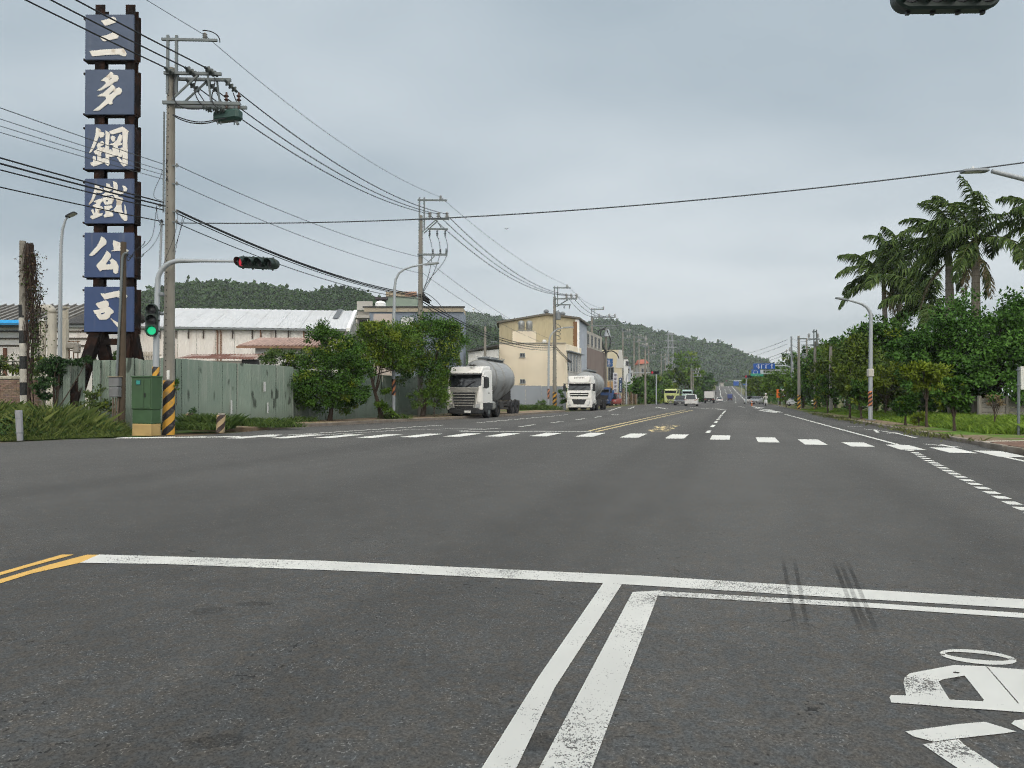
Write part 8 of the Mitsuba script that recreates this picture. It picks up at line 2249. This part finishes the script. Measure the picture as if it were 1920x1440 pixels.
gn = thing('sign_gantry', 'grey cantilever gantry carrying blue direction signs with white arrows on the right', 'sign gantry')
YN = 150.0
PN = lambda px, py, dy=0.0: at(px, py, YN + dy)
part(gn, 'post', tube([gp0(1488, YN, 0), PN(1486, 700), PN(1485, 678)], [0.30, 0.26, 0.22], 12), POLEGREY, smooth=True)
for y in (694.5, 701):
    part(gn, 'truss_chord', tube([PN(1484, y + 1), PN(1478, y - 0.5), PN(1410, y)], 0.11, 8), POLEGREY, smooth=True)
part(gn, 'truss_web', cat([bar(PN(x, 694.5), PN(x + 5, 701), 0.09) for x in range(1428, 1478, 9)] + [bar(PN(x + 5, 701), PN(x + 9, 694.5), 0.09) for x in range(1428, 1470, 9)]), POLEGREY, kind='stuff')
part(gn, 'upper_arm', tube([PN(1485, 692), PN(1480, 687.5), PN(1473, 685.5), PN(1440, 685.5)], 0.10, 8), POLEGREY, smooth=True)
SB = bs('sign_board_blue', (0.008, 0.075, 0.33), 0.4)
def sboard(x0, y0, x1, y1, mat, arrows, dy=-0.3, label=None):
    a, b = PN(x0, y1, dy), PN(x1, y0, dy)
    k = part(gn, 'sign_panel', rbox((b[0] - a[0], 0.08, b[2] - a[2]), ((a[0] + b[0]) / 2, a[1], (a[2] + b[2]) / 2), 0.02), mat, label=label)
    w, h = b[0] - a[0], b[2] - a[2]
    for st_ in arrows:
        ms = [bar([a[0] + u0 * w, a[1] - 0.06, a[2] + v0 * h], [a[0] + u1 * w, a[1] - 0.06, a[2] + v1 * h], t, 0.03) for (u0, v0, u1, v1, t) in st_]
        part(k, 'arrow', cat(ms), WHT)


sboard(1412.5, 681.5, 1453, 692, SB, [[(.12, .5, .22, .88, .13), (.12, .5, .24, .15, .13), (.14, .5, .24, .5, .13), (.25, .1, .25, .9, .13)], [(.38, .1, .38, .8, .13), (.38, .8, .48, .85, .13), (.46, .75, .50, .9, .11)], [(.58, .1, .58, .8, .13), (.58, .8, .68, .85, .13), (.66, .75, .70, .9, .11)], [(.85, .1, .85, .9, .13), (.80, .65, .85, .9, .11), (.90, .65, .85, .9, .11)]], label='blue panel with white lane arrows')
sboard(1409, 692.5, 1425, 701.5, SB, [[(.25, .15, .25, .35, .1), (.3, .2, .7, .2, .1), (.7, .2, .72, .7, .1), (.3, .75, .7, .75, .1), (.3, .5, .3, .78, .1)]], label='small blue panel with a white looping arrow')
sboard(1425.5, 693.5, 1431, 701.5, bs('sign_pale', (0.45, 0.50, 0.55), 0.5), [])
sboard(1407, 700.5, 1431, 705.5, bs('sign_green', (0.03, 0.28, 0.18), 0.5), [[(.35, .4, .65, .4, .12)], [(.72, .6, .85, .6, .1)]], -0.35, 'green strip sign')
g2 = thing('sign_gantry', 'faint distant gantry with blue boards above the ramp foot', 'sign gantry')
part(g2, 'post', cyl([*at(1430, 740, 420)[:2], 0], at(1430, 716, 420), 0.3, n=10), POLEGREY, smooth=40)
part(g2, 'arm', tube([at(1430, 716, 420), at(1427, 714, 420), at(1376, 714, 420)], 0.25, 8), POLEGREY, smooth=True)
for (x0, x1, y0, y1) in ((1375, 1385, 715, 723), (1393, 1402, 716, 722), (1403, 1416, 715.5, 721.5)):
    a, b = at(x0, y1, 419), at(x1, y0, 419)
    part(g2, 'sign_panel', rbox((b[0] - a[0], 0.1, b[2] - a[2]), (a + b) / 2, 0.03), SB)
g3 = thing('road_sign', 'small distant blue road sign on the left before the ramp', 'sign')
part(g3, 'post', cyl([*at(1320, 740, 340)[:2], 0], at(1320, 716, 340), 0.15, n=8), POLEGREY)
a, b = at(1299, 722, 339.7), at(1316, 718.5, 339.7)
part(g3, 'panel', rbox((b[0] - a[0], 0.1, b[2] - a[2]), (a + b) / 2, 0.03), SB)
part(g3, 'arm', bar(at(1320, 718, 340), at(1300, 718, 340), 0.2), POLEGREY)

# orange works sign with a helmeted lamp figure
os_ = thing('works_sign', 'pair of orange roadworks boards with a white triangle on the right kerb', 'sign')
YO = 104.0
PO = lambda px, py, dy=0.0: at(px, py, YO + dy)
OR = bs('sign_orange', (0.62, 0.13, 0.02), 0.5)
for (x0, x1, y0, y1, dy) in ((1456, 1462.5, 730, 746, 0.0), (1462.5, 1469, 731.5, 744, -0.15)):
    a, b = PO(x0, y1, dy), PO(x1, y0, dy)
    part(os_, 'board', rbox((b[0] - a[0], 0.06, b[2] - a[2]), (a + b) / 2, 0.02), OR)
c0 = PO(1467.5, 738, -0.25)
part(os_, 'triangle', hull([c0 + [s, e, -0.3] for s in (-0.35, 0.35) for e in (0, 0.03)] + [c0 + [0, e, 0.35] for e in (0, 0.03)]), WHT, label='white triangle')
part(os_, 'lamp', cat(tube([PO(1467, 732), PO(1467, 728.5)], 0.26, 12)), WHT, smooth=40)
part(os_, 'lamp_cap', tube([PO(1467, 728.5), PO(1467, 726), PO(1467, 724.3)], [0.30, 0.26, 0.08], 12), bs('cap_green', (0.05, 0.20, 0.07), 0.5), smooth=40)
for x in (1459, 1466):
    part(os_, 'post', bar([*PO(x, 745, 0.06)[:2], 0], PO(x, 735, 0.06), 0.07), DSTEEL)
cn = thing('traffic_cone', 'small orange and white delineator on the far white island', 'cone')
q = on_lane(1409.5, 106)
part(cn, 'post', tube([q, q + ZUP * 0.35, q + ZUP * 0.8], [0.09, 0.07, 0.05], 10), OR, smooth=40)
part(cn, 'base', rbox((0.4, 0.4, 0.06), q + ZUP * 0.03, 0.015), BLACK)
part(cn, 'band', cyl(q + ZUP * 0.5, q + ZUP * 0.62, 0.075, 0.07, 10), WHT, smooth=40)
hs2 = thing('gate_house', 'tiny pale building at the top of the ramp', 'building')
for (x0, x1, y0, Y) in ((1336, 1341, 719, 800), (1351, 1357, 718, 815)):
    a, b = at(x0, 728, Y), at(x1, y0, Y)
    part(hs2, 'block', box((b[0] - a[0], 6, b[2] - a[2] + 3), ((a[0] + b[0]) / 2, Y + 3, (a[2] + b[2]) / 2 - 1.5)), 'wall_grey')
    part(hs2, 'roof', box((b[0] - a[0] + 1, 7, 0.6), ((a[0] + b[0]) / 2, Y + 3, b[2] + 0.3)), 'roof_trim')

# wires on the right
GW = 'wires sagging into the right hand poles'
for i, (y0, y1, x1, r_) in enumerate(((637, 652, 1476, 0.035), (645, 660, 1476, 0.03), (657, 672, 1478, 0.035), (662, 678, 1480, 0.03))):
    wire(at(x1, y0, 118), at(1330, y1 + 10, 330), 2.0, r_, ('topmost', 'second', 'third', 'lowest')[i] + ' faint wire running left from the dark right pole', GW, WIRE2)
for i, (y0, y1) in enumerate(((635, 633), (648, 645))):
    wire(at(1486, y0, 118), at(1532, y1, 76), 0.4, 0.02, ('upper', 'lower')[i] + ' short wire between the dark pole and the twin riser pole', 'short wires between the right poles', WIRE2)
for i, (y4, y5, x5) in enumerate(((590, 619, 1183), (590, 619, 1176))):
    wire(L4(xp4(1147), zp4(y4), -0.1), at(x5, y5, 150), 0.9, 0.03, ('outer', 'inner')[i] + ' high voltage wire beyond the fourth pole', 'high voltage wires beyond the fourth pole', WIRE2)
for i, (xa, ya, Ya, xb, yb, Yb) in enumerate(((1180, 620, 150, 1200, 630, 165), (1202, 630, 165, 1212, 632, 182), (1212, 632, 182, 1228, 646, 200), (1228, 646, 200, 1248, 666, 240), (1248, 666, 240, 1266, 671, 260), (1180, 632, 150, 1226, 655, 200))):
    wire(at(xa, ya, Ya), at(xb, yb, Yb), 0.5, 0.035, ('first', 'second', 'third', 'fourth', 'fifth', 'long low')[i] + ' faint wire of the distant left poles, counted from the left', 'faint wires between the distant left poles', WIRE2)

# a bird in the sky
bd = thing('bird', 'tiny dark bird gliding high above the middle of the road', 'bird')
q = at(950, 429.5, 60)
bm = cat(rhull([q + [0, -0.06, 0], q + [0, 0.07, 0.01]], 0.032), hull([q + [0, -0.03, 0.01], q + [0, 0.04, 0.01], q + [0.10, 0.0, 0.05], q + [0.10, 0.0, 0.06], q + [0.18, 0.03, 0.03]]), hull([q + [0, -0.03, 0.01], q + [0, 0.04, 0.01], q + [-0.10, 0.0, 0.05], q + [-0.10, 0.0, 0.06], q + [-0.18, 0.03, 0.03]]))
part(bd, 'body', bm, DARKP)

# the air between here and the ridge
scene['haze'] = {'type': 'cube', 'to_world': T().translate([400, 700, 97.0]).scale([2400, 2800, 102.5]), 'bsdf': {'type': 'null'}, 'interior': {'type': 'ref', 'id': 'haze_air'}}
labels['haze'] = {'kind': 'stuff', 'label': 'thin haze in front of the distant hills'}

# weathered boards and posts by the far left signal
bf2 = thing('board_fence', 'row of weathered brown boards under the far left signal arm', 'fence')
r = np.random.default_rng(8)
for i, px in enumerate(np.arange(1160, 1194, 2.6)):
    q = at(px, 740, 128 + 0.2 * i)
    h_ = r.uniform(1.5, 2.9)
    part(bf2, 'board', rbox((0.19, 0.06, h_), (q[0], q[1], h_ / 2), 0.01), (bs('board_a', (0.16, 0.10, 0.06), 0.9), bs('board_b', (0.24, 0.20, 0.16), 0.9), bs('board_c', (0.10, 0.075, 0.06), 0.9))[i % 3])
